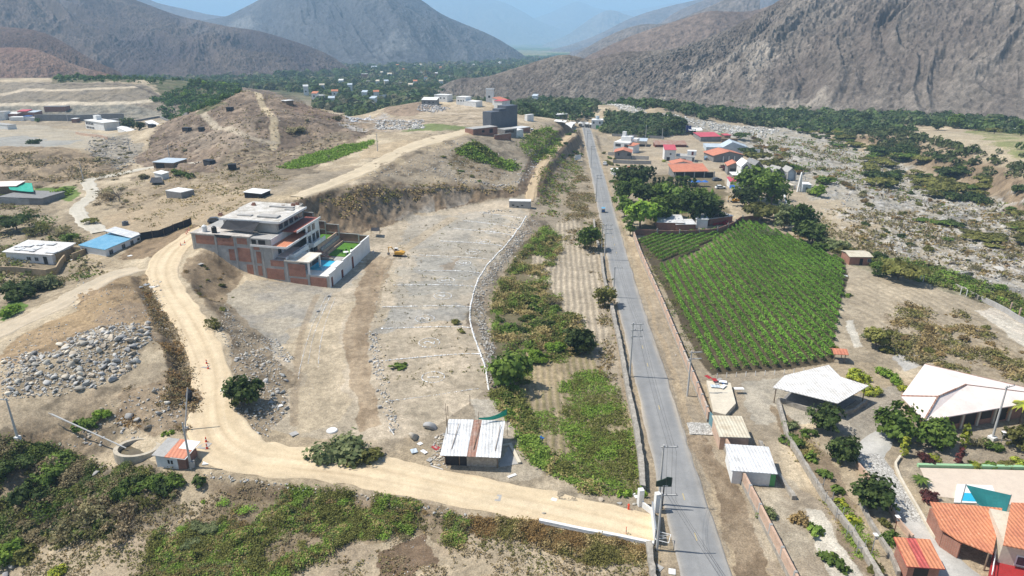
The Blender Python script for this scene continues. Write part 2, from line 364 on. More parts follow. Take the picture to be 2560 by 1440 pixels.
# broad zones -----------------------------------------------------------
hill = paint([(330,400),(460,288),(540,262),(620,222),(720,246),(880,298),(930,330),(860,395),(700,415),(600,440),(480,450),(400,440)], C3(.18,.138,.106), .97, 2, .6, C3(.265,.205,.155))
paint([(560,380),(700,375),(860,330),(900,350),(800,420),(700,460),(600,470),(520,440)], C3(.30,.25,.18), .8, 2, .35, C3(.22,.18,.13))
paint([(520,330),(640,300),(690,370),(680,350),(560,390),(440,350),(470,310)], C3(.38,.32,.25), .45, 3, .5)
stroke([(622,226),(650,262),(682,290),(688,340),(684,368),(660,378),(600,376)], 4.0, C3(.50,.42,.29), .95, .05)
stroke([(450,290),(520,300),(580,330),(640,352),(684,356)], 4, C3(.46,.40,.31), .9, .1)
stroke([(720,250),(790,278),(860,300)], 3, C3(.45,.36,.25), .8)
paint([(700,230),(760,255),(870,300),(860,312),(720,275)], C3(.24,.17,.13), .7, 1, .3)
# earth bank at the left
bank = paint([(-120,300),(-120,205),(60,206),(250,206),(360,212),(470,285),(330,297)], C3(.31,.265,.20), .95, .6, .3, C3(.24,.21,.17))
paint([(-120,262),(330,262),(460,284),(330,298),(100,300),(-120,302)], C3(.235,.23,.20), .95, .5, .35, C3(.31,.285,.23))
stroke([(-120,262),(100,260),(250,260),(350,256),(415,249)], 9, C3(.58,.51,.40), 1, .05, .15)
stroke([(-120,250),(20,236),(70,222),(110,226),(200,224),(330,218)], 9, C3(.56,.48,.37), 1, .05, .2)
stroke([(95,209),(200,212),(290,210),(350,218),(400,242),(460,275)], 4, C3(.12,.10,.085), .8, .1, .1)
# left flats
paint([(-120,312),(100,312),(220,330),(330,340),(320,360),(140,368),(-120,350)], C3(.47,.415,.32), .95, 2, .1, C3(.40,.36,.29))
paint([(-20,345),(70,338),(120,352),(200,350),(110,370),(-20,372)], C3(.36,.36,.34), .9, 1.5, .1)
brownm = paint([(-120,372),(60,366),(200,376),(300,395),(330,420),(240,440),(100,470),(-120,465)], C3(.41,.32,.215), .95, 2, .55, C3(.28,.215,.145))
paint([(260,345),(330,330),(350,380),(320,420),(250,400),(230,370)], C3(.22,.20,.165), .8, 2, .7, C3(.36,.33,.28))
# rubble heaps beyond the hill
paint([(850,290),(930,285),(1060,300),(1060,325),(920,330),(860,320)], C3(.50,.48,.46), .8, 3, .9, C3(.36,.28,.20))
paint([(930,315),(1000,268),(1180,262),(1240,290),(1190,318),(1080,330),(980,335)], C3(.43,.35,.25), .8, 3, .3, C3(.50,.42,.32))
paint([(960,285),(990,262),(1050,248),(1080,262),(1030,290)], C3(.30,.22,.16), .8, 1, .3)
paint([(1010,318),(1100,308),(1180,318),(1120,328),(1020,330)], C3(.13,.20,.045), .8, 2, .2)
# ploughed strip left of the plateau and the green bank
f1 = paint([(690,440),(560,500),(380,470),(420,440),(600,425)], C3(.40,.34,.25), .7, 1, .12)
furrow(f1, (450,450), (640,445), 3.4, (.42,.35,.25), (.19,.15,.105), .3)
f1 = paint([(560,385),(860,345),(900,365),(720,420),(580,432)], C3(.36,.29,.21), .6, 1, .25)
furrow(f1, (600,410), (850,372), 4.2, (.33,.27,.19), (.17,.13,.095), .4, .9, .5)
paint([(705,418),(780,388),(900,360),(935,352),(890,376),(820,402),(740,420)], C3(.14,.25,.035), .95, .8, .2)
paint([(900,372),(1010,350),(1060,352),(980,392),(900,400)], C3(.50,.40,.27), .8, 1, .1)
# the flat around the upper road
paint([(260,570),(330,470),(480,455),(620,475),(660,500),(560,560),(500,580),(380,590)], C3(.44,.35,.24), .9, 2, .1, C3(.36,.29,.20))
f1 = paint([(330,475),(480,455),(640,462),(640,480),(500,500),(360,500)], C3(.44,.36,.25), .9, 1.5, .12)
furrow(f1, (350,495), (560,470), 2.6, (.45,.37,.26), (.30,.235,.16), .15)
paint([(640,500),(740,485),(900,425),(1040,360),(1160,322),(1210,320),(1200,335),(1080,372),(940,440),(740,500)], C3(.50,.41,.28), .9, .6, .1)
paint([(1110,440),(1200,420),(1280,425),(1335,380),(1250,345),(1160,350),(1080,400),(1060,430)], C3(.40,.345,.265), .9, 1.5, .5, C3(.30,.26,.20))
paint([(1110,400),(1170,365),(1230,385),(1280,415),(1200,430),(1130,425)], C3(.19,.15,.075), .85, 1.2, .4, C3(.14,.16,.055))
# the excavated cliff
cliff = paint([(745,505),(800,486),(900,468),(1000,458),(1100,462),(1200,464),(1290,468),(1330,440),(1310,480),(1290,495),(1200,508),(1130,524),(1040,534),(960,565),(890,590),(800,590)], C3(.27,.21,.145), 1, .5, 1.2, C3(.15,.105,.07))
paint([(930,500),(1010,470),(1075,478),(1075,528),(1040,534),(990,550)], C3(.34,.325,.295), .8, 1, .9)
paint([(1090,470),(1190,470),(1180,508),(1120,522)], C3(.32,.31,.285), .8, 1, .8)
paint([(760,500),(900,472),(1080,460),(1090,470),(950,485),(860,520)], C3(.17,.115,.07), .8, 1, .5, C3(.22,.15,.09))
# pale lots platform
plat = paint([(700,760),(850,640),(940,575),(1040,538),(1200,510),(1310,498),(1330,540),(1240,660),(1190,750),(1215,900),(1230,970),(1170,1010),(1060,1090),(900,1100),(760,1090),(640,1060),(600,900)], C3(.44,.38,.29), 1, .3, .035, C3(.49,.42,.325))
paint([(950,800),(1000,640),(1080,570),(1310,520),(1300,560),(1230,660),(1180,740),(1170,790)], C3(.40,.375,.325), .75, 1.5, .03, C3(.45,.40,.325))
paint([(975,712),(1160,704),(1150,725),(1000,740)], C3(.33,.325,.30), .7, 1.6, .03)
paint([(950,775),(1160,760),(1180,795),(1080,815),(950,830)], C3(.34,.335,.315), .7, 1.6, .03)
paint([(1040,640),(1190,655),(1190,700),(1030,690)], C3(.36,.355,.33), .7, 2, .03)
paint([(1010,540),(1200,525),(1250,560),(1100,620),(1000,610)], C3(.37,.36,.33), .5, 2.5, .03)
paint([(540,760),(600,700),(720,700),(880,640),(900,680),(800,790),(740,860),(700,880),(590,840),(560,800)], C3(.36,.345,.315), .8, 1.5, .1, C3(.40,.365,.30))
paint([(720,830),(830,770),(870,760),(860,900),(850,1060),(760,1090),(740,960)], C3(.51,.425,.30), .6, 1, .03)
m = paint([(925,650),(960,640),(985,650),(930,760),(925,900),(960,1060),(900,1080),(870,920),(862,900),(880,740)], C3(.27,.195,.125), .75, .6, .07, C3(.37,.29,.20))
furrow(m, (895,1000), (905,760), 1.9, (.36,.28,.19), (.24,.17,.11), .05, .3, .2)
stroke([(795,740),(765,800),(745,880),(735,1000),(740,1060)], 1.6, C3(.33,.26,.18), .6, .05, .2)
stroke([(1060,600),(985,640),(955,700),(940,780)], 1.0, C3(.33,.27,.19), .7, .05, .2)
stroke([(1010,620),(955,650),(930,700)], 1.0, C3(.30,.24,.17), .7, .05, .2)
stroke([(1130,545),(1060,590),(1000,630)], 4.5, C3(.47,.385,.27), .6, .05, .3)
stroke([(1290,905),(1180,900),(1110,830),(1060,790)], 1.4, C3(.52,.44,.33), .5, .03, .4)
stroke([(960,960),(1080,930),(1150,880)], 3.5, C3(.52,.44,.33), .4, .03, .6)
paint([(1090,660),(1150,640),(1130,680)], C3(.30,.22,.14), .5, 2, .03)
chan = [(1326,492),(1335,450),(1352,410),(1385,372),(1425,340),(1440,330)]
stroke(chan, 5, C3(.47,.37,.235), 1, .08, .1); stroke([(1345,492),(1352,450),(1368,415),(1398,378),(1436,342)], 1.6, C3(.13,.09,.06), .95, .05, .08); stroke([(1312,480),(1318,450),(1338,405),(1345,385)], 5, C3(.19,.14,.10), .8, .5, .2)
stroke([(900,470),(1010,462),(1110,468),(1210,470),(1300,472)], 1.2, C3(.45,.40,.32), .8, .1, .1)
paint([(1110,395),(1160,370),(1225,390),(1290,425),(1240,452),(1150,440)], C3(.15,.12,.065), .85, 1.2, .3, C3(.25,.19,.12))
# rubble banks
paint([(1235,975),(1180,830),(1172,765),(1190,715),(1300,575),(1330,520),(1370,560),(1290,640),(1235,720),(1215,800),(1250,900)], C3(.36,.31,.24), .85, .8, .3, C3(.27,.22,.165))
paint([(585,1045),(570,850),(500,745),(445,685),(480,660),(560,690),(560,740),(600,790),(680,850),(725,950),(720,1040),(660,1110)], C3(.31,.25,.175), .85, .8, .45, C3(.24,.19,.13))
paint([(500,640),(560,655),(600,680),(560,760),(500,735),(440,685),(460,650)], C3(.22,.165,.11), .9, .8, .22, C3(.29,.225,.15))
paint([(360,690),(395,780),(440,870),(500,1000),(470,1070),(380,1090),(300,1060),(310,980),(400,930),(420,870),(370,790)], C3(.21,.155,.105), .85, 1, .5, C3(.29,.225,.155))
paint([(0,860),(180,770),(260,700),(350,690),(390,800),(370,830),(210,840),(130,890),(0,930)], C3(.40,.29,.17), .85, 1.5, .45, C3(.33,.235,.14))
paint([(205,810),(290,755),(355,765),(350,800),(270,815)], C3(.27,.21,.15), .7, 1.2, .4)
paint([(-50,1080),(-50,995),(200,985),(330,930),(400,900),(420,940),(300,985),(180,1010),(120,1070),(0,1120)], C3(.46,.385,.28), .8, 1, .25, C3(.36,.30,.22))
paint([(-120,560),(-120,400),(0,470),(110,470),(210,560),(200,650),(250,700),(0,800),(-100,800)], C3(.29,.24,.17), .7, 2, .2, C3(.37,.31,.22))
paint([(0,780),(60,740),(90,760),(20,800)], C3(.10,.20,.03), .9, 1, .2); paint([(90,470),(190,462),(200,500),(110,495)], C3(.13,.21,.04), .9, 1, .2)
paint([(350,600),(480,560),(500,570),(380,640),(290,650)], C3(.30,.22,.14), .9, 1, .35, C3(.24,.175,.11))
# foreground below the pale road
paint([(560,430),(700,415),(800,425),(700,470),(600,475)], C3(.25,.205,.145), .7, 2, .3)
paint([(230,470),(340,460),(330,520),(240,520)], C3(.25,.21,.15), .7, 2.5, .3, thr=.45)
paint([(300,520),(480,480),(640,470),(640,440),(420,430),(300,450)], C3(.27,.215,.15), .75, 2.5, .25, thr=.5)
paint([(0,380),(300,400),(320,440),(0,470)], C3(.22,.175,.125), .7, 2.5, .4, thr=.55)
paint([(880,440),(1000,380),(1130,350),(1150,400),(1000,450),(900,462)], C3(.28,.23,.165), .75, 2.5, .35, thr=.42)
paint([(1110,320),(1240,345),(1310,400),(1300,440),(1150,440),(1060,440),(1000,400)], C3(.31,.26,.195), .6, 2, .4, thr=.45)
paint([(2120,680),(2300,700),(2560,800),(2560,930),(2200,900)], C3(.27,.22,.16), .6, 2.5, .2, thr=.5)
paint([(370,200),(470,195),(600,203),(600,230),(560,262),(500,285),(462,272),(400,240)], C3(.085,.11,.045), .9, 2, .3, C3(.15,.14,.08))
paint([(130,190),(600,192),(600,206),(330,205),(130,208)], C3(.085,.11,.045), .9, 1, .3, C3(.20,.17,.11))
fg = paint([(-150,1150),(200,1150),(480,1175),(640,1200),(1000,1240),(1340,1300),(1640,1370),(1640,1500),(-150,1500)], C3(.46,.385,.275), .9, 1.0, .12, C3(.38,.31,.225))
furrow(paint([(1050,1400),(1300,1330),(1600,1400),(1600,1500),(900,1500)], C3(.46,.385,.28), .5, 1, .1), (1300,1380), (1420,1330), 1.0, (.47,.395,.285), (.37,.30,.21), .08, .5, .4)
paint([(430,1290),(620,1205),(900,1235),(1100,1265),(1170,1310),(1150,1370),(1000,1330),(880,1350),(720,1440),(330,1500),(380,1350)], C3(.21,.165,.105), .8, 1.2, .15, C3(.28,.22,.15))
paint([(930,1440),(990,1370),(1060,1340),(1090,1400),(1000,1460),(900,1500)], C3(.15,.10,.065), .85, 1, .15)
paint([(1170,1300),(1340,1305),(1620,1370),(1620,1400),(1480,1410),(1330,1350),(1200,1340)], C3(.26,.18,.11), .8, .8, .15, C3(.20,.15,.085))
paint([(-150,1120),(130,1120),(420,1180),(460,1240),(330,1330),(120,1370),(-150,1370)], C3(.20,.17,.125), .85, 1.5, .35, C3(.27,.23,.17))
# strip between the platform and the road
paint([(1330,900),(1230,900),(1235,740),(1290,640),(1360,570),(1420,600),(1360,700),(1420,760),(1470,830),(1430,880)], C3(.19,.15,.095), .9, 1, .2, C3(.145,.13,.07))
dry = paint([(1440,530),(1500,600),(1520,720),(1530,860),(1440,850),(1400,750),(1330,690),(1340,620),(1390,560)], C3(.45,.39,.30), .95, 1, .1, C3(.39,.34,.27))
furrow(dry, (1440,800), (1425,600), 1.45, (.47,.405,.31), (.31,.265,.205), .2, .85, .08)
paint([(1380,400),(1450,380),(1500,520),(1500,600),(1420,540)], C3(.30,.255,.19), .8, 1.2, .2, C3(.40,.335,.245))
crop = paint([(1300,885),(1480,885),(1540,960),(1590,1110),(1605,1240),(1520,1235),(1390,1165),(1330,1100),(1290,980)], C3(.30,.25,.16), .95, .6, .1)
furrow(crop, (1480,1150), (1440,900), 1.25, (.34,.28,.19), (.24,.21,.11), .12, .9, .06)
paint([(1310,900),(1390,890),(1400,980),(1320,990)], C3(.40,.32,.21), .5, 1.5, .1)
paint([(1250,1180),(1400,1165),(1480,1215),(1440,1245),(1260,1215)], C3(.43,.365,.27), .9, 1, .25)
paint([(1130,1060),(1330,1060),(1330,1180),(1130,1180)], C3(.42,.37,.29), .8, 1, .08)
paint([(1160,1005),(1260,1000),(1300,1060),(1200,1075)], C3(.48,.45,.39), .6, 1, .1)
# road verges
paint([(1455,330),(1480,420),(1515,560),(1575,760),(1620,930),(1690,1200),(1780,1500),(1640,1500),(1600,1180),(1560,960),(1530,800),(1500,640),(1470,470)], C3(.38,.315,.225), .9, .3, .06, C3(.31,.255,.185))
stroke([(1590,960),(1640,1130),(1660,1240)], 1.2, C3(.45,.37,.25), .7, .03, .2)
paint([(1500,370),(1530,480),(1590,640),(1660,850),(1740,1060),(1960,1500),(1860,1500),(1760,1180),(1690,980),(1600,700),(1510,450)], C3(.42,.34,.235), .9, .3, .06, C3(.36,.29,.20))
paint([(1730,1090),(1780,1090),(1900,1350),(1960,1500),(1870,1500),(1800,1280)], C3(.19,.14,.095), .8, .7, .05, C3(.26,.205,.145))
# right side: lots, riverbed, fields
paint([(1990,830),(2110,660),(2250,690),(2450,740),(2700,860),(2700,1000),(2300,930),(2180,900),(2080,900)], C3(.36,.305,.225), .95, 1, .12, C3(.42,.36,.27))
drym = paint([(2120,690),(2300,700),(2480,760),(2680,900),(2640,960),(2400,900),(2250,880),(2130,760)], C3(.40,.34,.25), .8, 1, .12)
furrow(drym, (2150,700), (2420,830), 2.3, (.44,.375,.28), (.29,.24,.17), .15, .6, .2)
paint([(2200,860),(2260,760),(2400,780),(2560,900),(2600,960),(2420,930),(2300,920)], C3(.20,.15,.095), .7, 2.5, .2, C3(.32,.26,.18), thr=.45)
paint([(2235,890),(2290,885),(2300,925),(2245,920)], C3(.50,.50,.49), .8, 1, .08)
paint([(2440,775),(2560,770),(2700,830),(2700,910),(2560,870)], C3(.62,.58,.50), .95, .5, .03, C3(.55,.50,.43))
paint([(2110,800),(2130,800),(2160,865),(2140,870)], C3(.60,.57,.50), .95, .2, .03)
river = paint([(1480,262),(1530,262),(1620,290),(1800,310),(2000,320),(2120,350),(2230,400),(2330,460),(2500,500),(2720,560),(2720,760),(2560,745),(2400,690),(2250,640),(2130,600),(2060,520),(1980,470),(1890,420),(1870,370),(1800,335),(1700,310),(1560,285)], C3(.46,.42,.345), .95, 3, .35, C3(.35,.33,.285))
paint([(1960,500),(2120,500),(2180,560),(2180,600),(2060,590),(2000,550)], C3(.48,.405,.295), .9, 2, .06)
paint([(2230,600),(2400,560),(2700,640),(2700,700),(2500,690),(2300,650)], C3(.44,.38,.285), .6, 3, .3)
paint([(2100,620),(2250,640),(2480,720),(2600,770),(2600,800),(2300,710),(2120,660)], C3(.25,.24,.16), .7, 1.5, .3)
paint([(2280,350),(2420,330),(2700,380),(2700,480),(2560,430),(2400,375)], C3(.47,.40,.285), .9, 1.2, .08, C3(.42,.36,.26))
paint([(2400,330),(2480,322),(2720,340),(2720,420),(2560,395),(2480,360)], C3(.22,.25,.09), .85, 2, .1, C3(.36,.32,.19))
paint([(2250,370),(2350,400),(2450,440),(2600,520),(2600,560),(2450,480),(2330,440)], C3(.36,.29,.205), .9, 1.5, 1.2, C3(.42,.35,.25))
paint([(2010,275),(2150,272),(2160,290),(2060,296)], C3(.50,.43,.33), .95, 2, .1)
paint([(1560,380),(1700,330),(1820,340),(1900,400),(2000,480),(2060,530),(1900,560),(1800,480),(1780,420),(1560,430)], C3(.46,.385,.285), .9, 2, .1, C3(.40,.34,.255))
paint([(1600,440),(1800,440),(1830,560),(1600,575)], C3(.20,.165,.10), .9, 1, .1)
# estate near right
paint([(1840,950),(2000,930),(2140,1020),(2200,1180),(2060,1060),(1900,1060)], C3(.37,.345,.295), .9, 1, .06, C3(.42,.385,.32))
paint([(1950,1200),(2050,1250),(2180,1440),(2200,1500),(1970,1500),(1890,1330),(1900,1200)], C3(.36,.305,.235), .9, .8, .07, C3(.42,.37,.29))
paint([(2010,1275),(2050,1275),(2200,1500),(2100,1500)], C3(.62,.58,.50), .9, .4, .03)
paint([(1930,1010),(2000,1060),(2080,1160),(2200,1420),(2230,1500),(2130,1400),(2050,1230),(1960,1100)], C3(.28,.22,.155), .9, .6, .12, C3(.22,.17,.115))
paint([(2100,1000),(2250,960),(2260,1050),(2200,1110),(2130,1090)], C3(.36,.33,.28), .9, .8, .05, C3(.30,.27,.225))
# vineyard soil
vine = paint([(1590,600),(1640,588),(1800,570),(1850,552),(1900,560),(2000,600),(2112,650),(2120,700),(2090,800),(2085,905),(1960,925),(1780,938),(1740,890),(1680,760)], C3(.105,.085,.055), 1, .1, .05)
stroke([(1710,655),(1760,625),(1835,580)], 2.5, C3(.25,.195,.135), 1, .05, .1)
# far valley
far = (YY > 480) & (Z < 6) & ~bank
k = sstep(560, 700, YY + wx * 12) * (Z < 8) * sstep(-1400, -200, XX + YY * .35 + 600)
k[hill | bank] = 0
C = mixa(C, np.where((n_mid > .05)[..., None], C3(.05, .075, .03), C3(.14, .14, .075)), k * .95)
fx, fy = np.floor(XX / 170 + .3 * n_big), np.floor(YY / 330); q = hsh(fx, fy, 5)
fc = np.where((q < .35)[..., None], C3(.06, .13, .035), np.where((q < .6)[..., None], C3(.16, .20, .07), np.where((q < .8)[..., None], C3(.035, .06, .03), C3(.30, .27, .18))))
C = mixa(C, fc, sstep(2300, 3000, YY))
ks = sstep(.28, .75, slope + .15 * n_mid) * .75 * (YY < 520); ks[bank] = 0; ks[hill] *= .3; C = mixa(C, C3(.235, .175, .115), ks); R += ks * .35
C = C * (1 + .2 * n_fin + .14 * n_vf + .17 * n_mid)[..., None]
# relief
pm = inpoly(XX + wx, YY + wy, GP([(5,990),(60,885),(200,832),(290,812),(370,815),(375,850),(340,910),(240,960),(150,982)])); C[pm] *= .72
PC = GP([(120,925),(210,885),(310,850)]); Z += 1.3 * np.exp(-(dline(XX, YY, PC) / 5.0) ** 2)
nearw = 1 - sstep(1200, 2000, YY)
rock = ridged(XX / 11, YY / 11, 4, 81) - .62
Z += (R * (n_mid * .9 + n_fin * .45 + n_vf * .12)) * nearw
Z += np.where(hill | cliff, (rock * 1.3 + n_fin * .25) * (slope > .05), 0) * .9
i = np.where(cliff); Z[i] += -np.abs(fbm(XX[i] / 2.2, YY[i] / 9, 3, 83)) * 1.4 * sstep(.4, 1, slope[i])
C[i] *= (1 + .45 * fbm(XX[i] / 1.3, Z[i] * .9, 3, 84))[:, None]
i = np.where(brownm | bank); Z[i] += fbm(XX[i] / 4, YY[i] / 22, 4, 85) * .8; C[i] *= (1 + .22 * fbm(XX[i] / 3, YY[i] / 20, 4, 86))[:, None]
i = np.where(hill); C[i] *= (1 + .35 * fbm(XX[i] / 3.5, YY[i] / 5, 3, 87))[:, None]
# stones in the riverbed
vo = hsh(np.floor((XX + wx) / 1.6), np.floor((YY + wy) / 2.6), 7); st = (vo > .62) & river & (n_mid + n_big > -.25)
C[st] = C[st] * .45 + .55 * (.34 + .36 * hsh(np.floor((XX[st] + wx[st]) / 1.6), np.floor((YY[st] + wy[st]) / 2.6), 9))[:, None] * C3(1, .985, .95)
Z[st] += .35
C *= .80; C = C * C3(1.0, .97, .92); dk = sstep(.12, .42, fbm(XX / 2.6, YY / 2.6, 4, 91) + .25 * n_big) * sstep(.12, .3, R); C = C * (1 - .42 * dk)[..., None]
M_ground = colmat('ground_soil', ((.12, .18), (1.1, .22), (5, .4)))
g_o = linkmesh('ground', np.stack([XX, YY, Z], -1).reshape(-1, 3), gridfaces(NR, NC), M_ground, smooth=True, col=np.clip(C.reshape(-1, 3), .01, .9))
tag(g_o, 'bare pale earth ground with fields and banks', 'ground', kind='structure')
# ---------------- road strips
def strip(name, a, col, col2, nx=25, jit=.25, dz=.045, tracks=(), mt=None, label=None, seed=0, crown=0):
    n = len(a); T = np.gradient(a[:, :2], axis=0); T /= np.hypot(*T.T)[:, None]; Nn = np.stack([T[:, 1], -T[:, 0]], 1)
    u = np.linspace(-1, 1, nx); s = np.arange(n) * 1.6
    hw = a[:, 3] / 2
    hl = hw + fbm(s / 3, s * 0 + seed, 3, 1) * jit * 1.6; hr = hw + fbm(s / 3, s * 0 + seed + 9, 3, 2) * jit * 1.6
    a = a.copy(); off = np.where(u[None] < 0, u[None] * hl[:, None], u[None] * hr[:, None])
    X = a[:, 0:1] + Nn[:, 0:1] * off; Y = a[:, 1:2] + Nn[:, 1:2] * off
    edge = np.abs(u) > .97
    Zz = a[:, 2:3] + dz + 0 * off + crown * (1 - u[None] ** 2) - np.where(edge, dz + .12, 0)[None]
    k = sstep(-.35, .35, fbm(off / .8 + seed, s[:, None] / 14 + 0 * off, 4, 3))
    c = np.asarray(col) * (1 - k[..., None]) + np.asarray(col2) * k[..., None]
    for tu, tw, tc, ta in tracks:
        w = ta * np.exp(-((off - tu - .25 * fbm(s / 25, s * 0 + tu, 2, 4)[:, None]) / tw) ** 2) * (.6 + .4 * fbm(s / 6, s * 0, 2, 6)[:, None]); c = c * (1 - w[..., None]) + np.asarray(tc) * w[..., None]
    o = linkmesh(name, np.stack([X, Y, Zz], -1).reshape(-1, 3), gridfaces(n, nx), mt or M_strip, smooth=True, col=np.clip(c.reshape(-1, 3), .01, .9))
    return tag(o, label, name.replace('_', ' '), kind='structure')
M_strip = colmat('packed_dirt', ((.25, .12), (1.3, .08), (6, .14)), .03); M_asph = colmat('asphalt', ((.12, .10), (.6, .08), (9, .10)), .012, .85)
D2 = (.48, .38, .25)
strip('road', PATHS['road'], (.262, .26, .252), (.235, .235, .23), 41, .16, .05, [(-1.7, .45, (.19, .19, .188), .6), (-.3, .4, (.2, .2, .198), .5), (1.4, .5, (.2, .2, .198), .5), (-2.9, .45, (.40, .345, .27), .9), (2.9, .5, (.40, .345, .27), .95)], M_asph, 'grey asphalt road running up the valley', 1)
strip('dirt_road', PATHS['dirt_road'], (.60, .485, .325), (.56, .445, .29), 33, .5, .05, [(-1.6, .32, (.40, .30, .19), .75), (.5, .3, (.40, .30, .19), .7), (2.2, .3, D2, .45), (-2.9, .5, (.46, .36, .24), .6), (3.1, .4, (.46, .36, .24), .6), (-.5, .18, (.66, .54, .37), .5), (1.4, .2, (.66, .54, .37), .5)], None, 'pale packed dirt road bending up past the villa', 2)
strip('dirt_road', PATHS['side'], (.50, .415, .30), (.44, .37, .27), 21, .6, .05, [(-1.2, .4, D2, .4), (1.0, .4, D2, .4)], None, 'grey side track running down to the left edge', 3)
strip('dirt_road', PATHS['up'], (.52, .43, .30), (.47, .39, .27), 21, .7, .05, [(-1.2, .4, (.56, .47, .34), .5)], None, 'pale track along the top of the cut cliff', 4)
strip('path', PATHS['wind'], (.50, .46, .38), (.45, .41, .33), 15, .6, .05, (), None, 'winding grey gravel lane through the upper left fields', 5)
strip('dirt_path', PATHS['chan'], (.47, .36, .225), (.42, .32, .2), 15, .4, .05, [(1.3, .3, (.12, .085, .055), .9)], None, 'pale dug channel track climbing left of the far road', 6)
# faded yellow dashes down the road centre
a = PATHS['road']; T = np.gradient(a[:, :2], axis=0); T /= np.hypot(*T.T)[:, None]
M_yel = mat('faded_road_paint', (.5, .38, .16), (.34, .3, .2), 3, .2, .8)
V = []; F = []
for k0 in range(2, len(a) - 3, 5):
    if rng.random() < .62: continue
    p = a[k0]; t = T[k0]; nn = np.array([t[1], -t[0]]); L = 1.5
    for sx, sy in ((-1, 0), (1, 0), (1, 1), (-1, 1)):
        q = p[:2] + nn * sx * .07 + t * sy * L; V.append((q[0], q[1], p[2] + .056 + .004))
    F.append([len(V) - 4, len(V) - 3, len(V) - 2, len(V) - 1])
tag(linkmesh('road_marking', V, F, M_yel), 'faded yellow dashes along the road centre', 'road marking', kind='structure')
# ---------------- mountains
def mountain(crest, foot, label, amp=.16, gull=60, seed=0, cols=((.24,.20,.165),(.33,.29,.24)), nu=500, nv=200, back=1.0, rockf=18, prof=1.0, light=0.0, MT=.63, name='mountain', mt=None, foot_z=-4):
    cx = np.array(crest, float); fx = np.array(foot, float)
    cw = np.stack(PD(cx[:, 0], cx[:, 1], cx[:, 2]), -1); fw = np.stack(PD(fx[:, 0], fx[:, 1], fx[:, 2]), -1)
    def res(w, n):
        w = smooth(w, 2); d = np.concatenate([[0], np.cumsum(np.hypot(*np.diff(w[:, :2], axis=0).T))]); s = np.linspace(0, d[-1], n)
        return np.stack([np.interp(s, d, w[:, k]) for k in range(3)], 1), d[-1]
    cw, Lc = res(cw, nu); fw, Lf = res(fw, nu); fw[:, 2] = np.minimum(Hs(fw[:, 0], fw[:, 1]) + foot_z, fw[:, 2])
    nb = nv // 3; v = np.concatenate([np.linspace(0, 1, nv), 1 + np.linspace(0, 1, nb + 1)[1:]])[:, None]
    s = np.linspace(0, (Lc + Lf) / 2, nu)[None]; H = (cw[:, 2] - fw[:, 2])[None]; run = np.hypot(*(cw - fw)[:, :2].T)[None]
    vv = np.minimum(v, 1); bk = np.maximum(v - 1, 0)
    X = fw[:, 0] + (cw[:, 0] - fw[:, 0]) * (vv + bk * back); Y = fw[:, 1] + (cw[:, 1] - fw[:, 1]) * (vv + bk * back)
    Zm = fw[:, 2] + H * (vv ** prof) - bk * H * 1.1
    win = np.sin(np.pi * np.clip(v, 0, 1)) ** .7 + .0 * s; win = np.where(v > 1, 0, win); w2 = np.minimum(1, win + .12)
    wob = fbm(s / gull * .7 + 0 * v, v * run / gull * .5, 3, seed + 5) * .9
    gl = ridged(s / gull + wob, v * run / gull * .22 + 0 * s, 4, seed + 1, .55) - .6
    rk = fbm(s / rockf + 0 * v, v * run / rockf, 5, seed + 2, .62)
    rk2 = ridged(s / rockf * .5 + wob, v * run / rockf * .5, 4, seed + 4) - .6
    rk3 = ridged(s / rockf * 1.7 + .3 * rk + 0 * v, v * run / rockf * 1.5, 4, seed + 21, .6) - .6; rk4 = fbm(s / rockf * 5 + 0 * v, v * run / rockf * 4, 3, seed + 22, .6)
    Zm = Zm + H * amp * (gl * 1.25 * win) + w2 * rockf * (.28 * rk + .12 * rk2 + .50 * rk3 + .17 * rk4)
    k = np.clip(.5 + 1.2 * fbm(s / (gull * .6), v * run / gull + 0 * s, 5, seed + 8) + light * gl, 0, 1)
    c = np.array(cols[0]) * (1 - k[..., None]) + np.array(cols[1]) * k[..., None]
    c = c * MT * (1 + .35 * rk + .45 * fbm(s / rockf * 2.6, v * run / rockf * 2.6, 4, seed + 11, .65))[..., None]
    if len(cols) > 2:
        k2 = .8 * sstep(.2, .65, fbm(s / (gull * 1.2) + 9, v * run / gull * .5 + 0 * s, 4, seed + 9) + .25 * rk); c = c * (1 - k2[..., None]) + np.array(cols[2]) * k2[..., None]
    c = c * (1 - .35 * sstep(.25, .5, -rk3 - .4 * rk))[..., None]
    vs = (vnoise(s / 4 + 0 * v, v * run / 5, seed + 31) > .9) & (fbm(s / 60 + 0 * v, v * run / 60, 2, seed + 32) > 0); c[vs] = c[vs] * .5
    o = linkmesh(name, np.stack([X, Y, Zm], -1).reshape(-1, 3), gridfaces(len(v), nu), mt or M_mtn, smooth=True, col=np.clip(c.reshape(-1, 3), .01, .8))
    return tag(o, label, 'mountain', kind='structure')
M_mtn = colmat('mountain_rock', ((.01, .15), (.09, .25), (.5, .3)), 2.0, .95, bs=.7)
M_mtnr = colmat('near_mountain_rock', ((.02, .15), (.2, .28), (1.1, .38)), 1.1, .95, bs=.9)
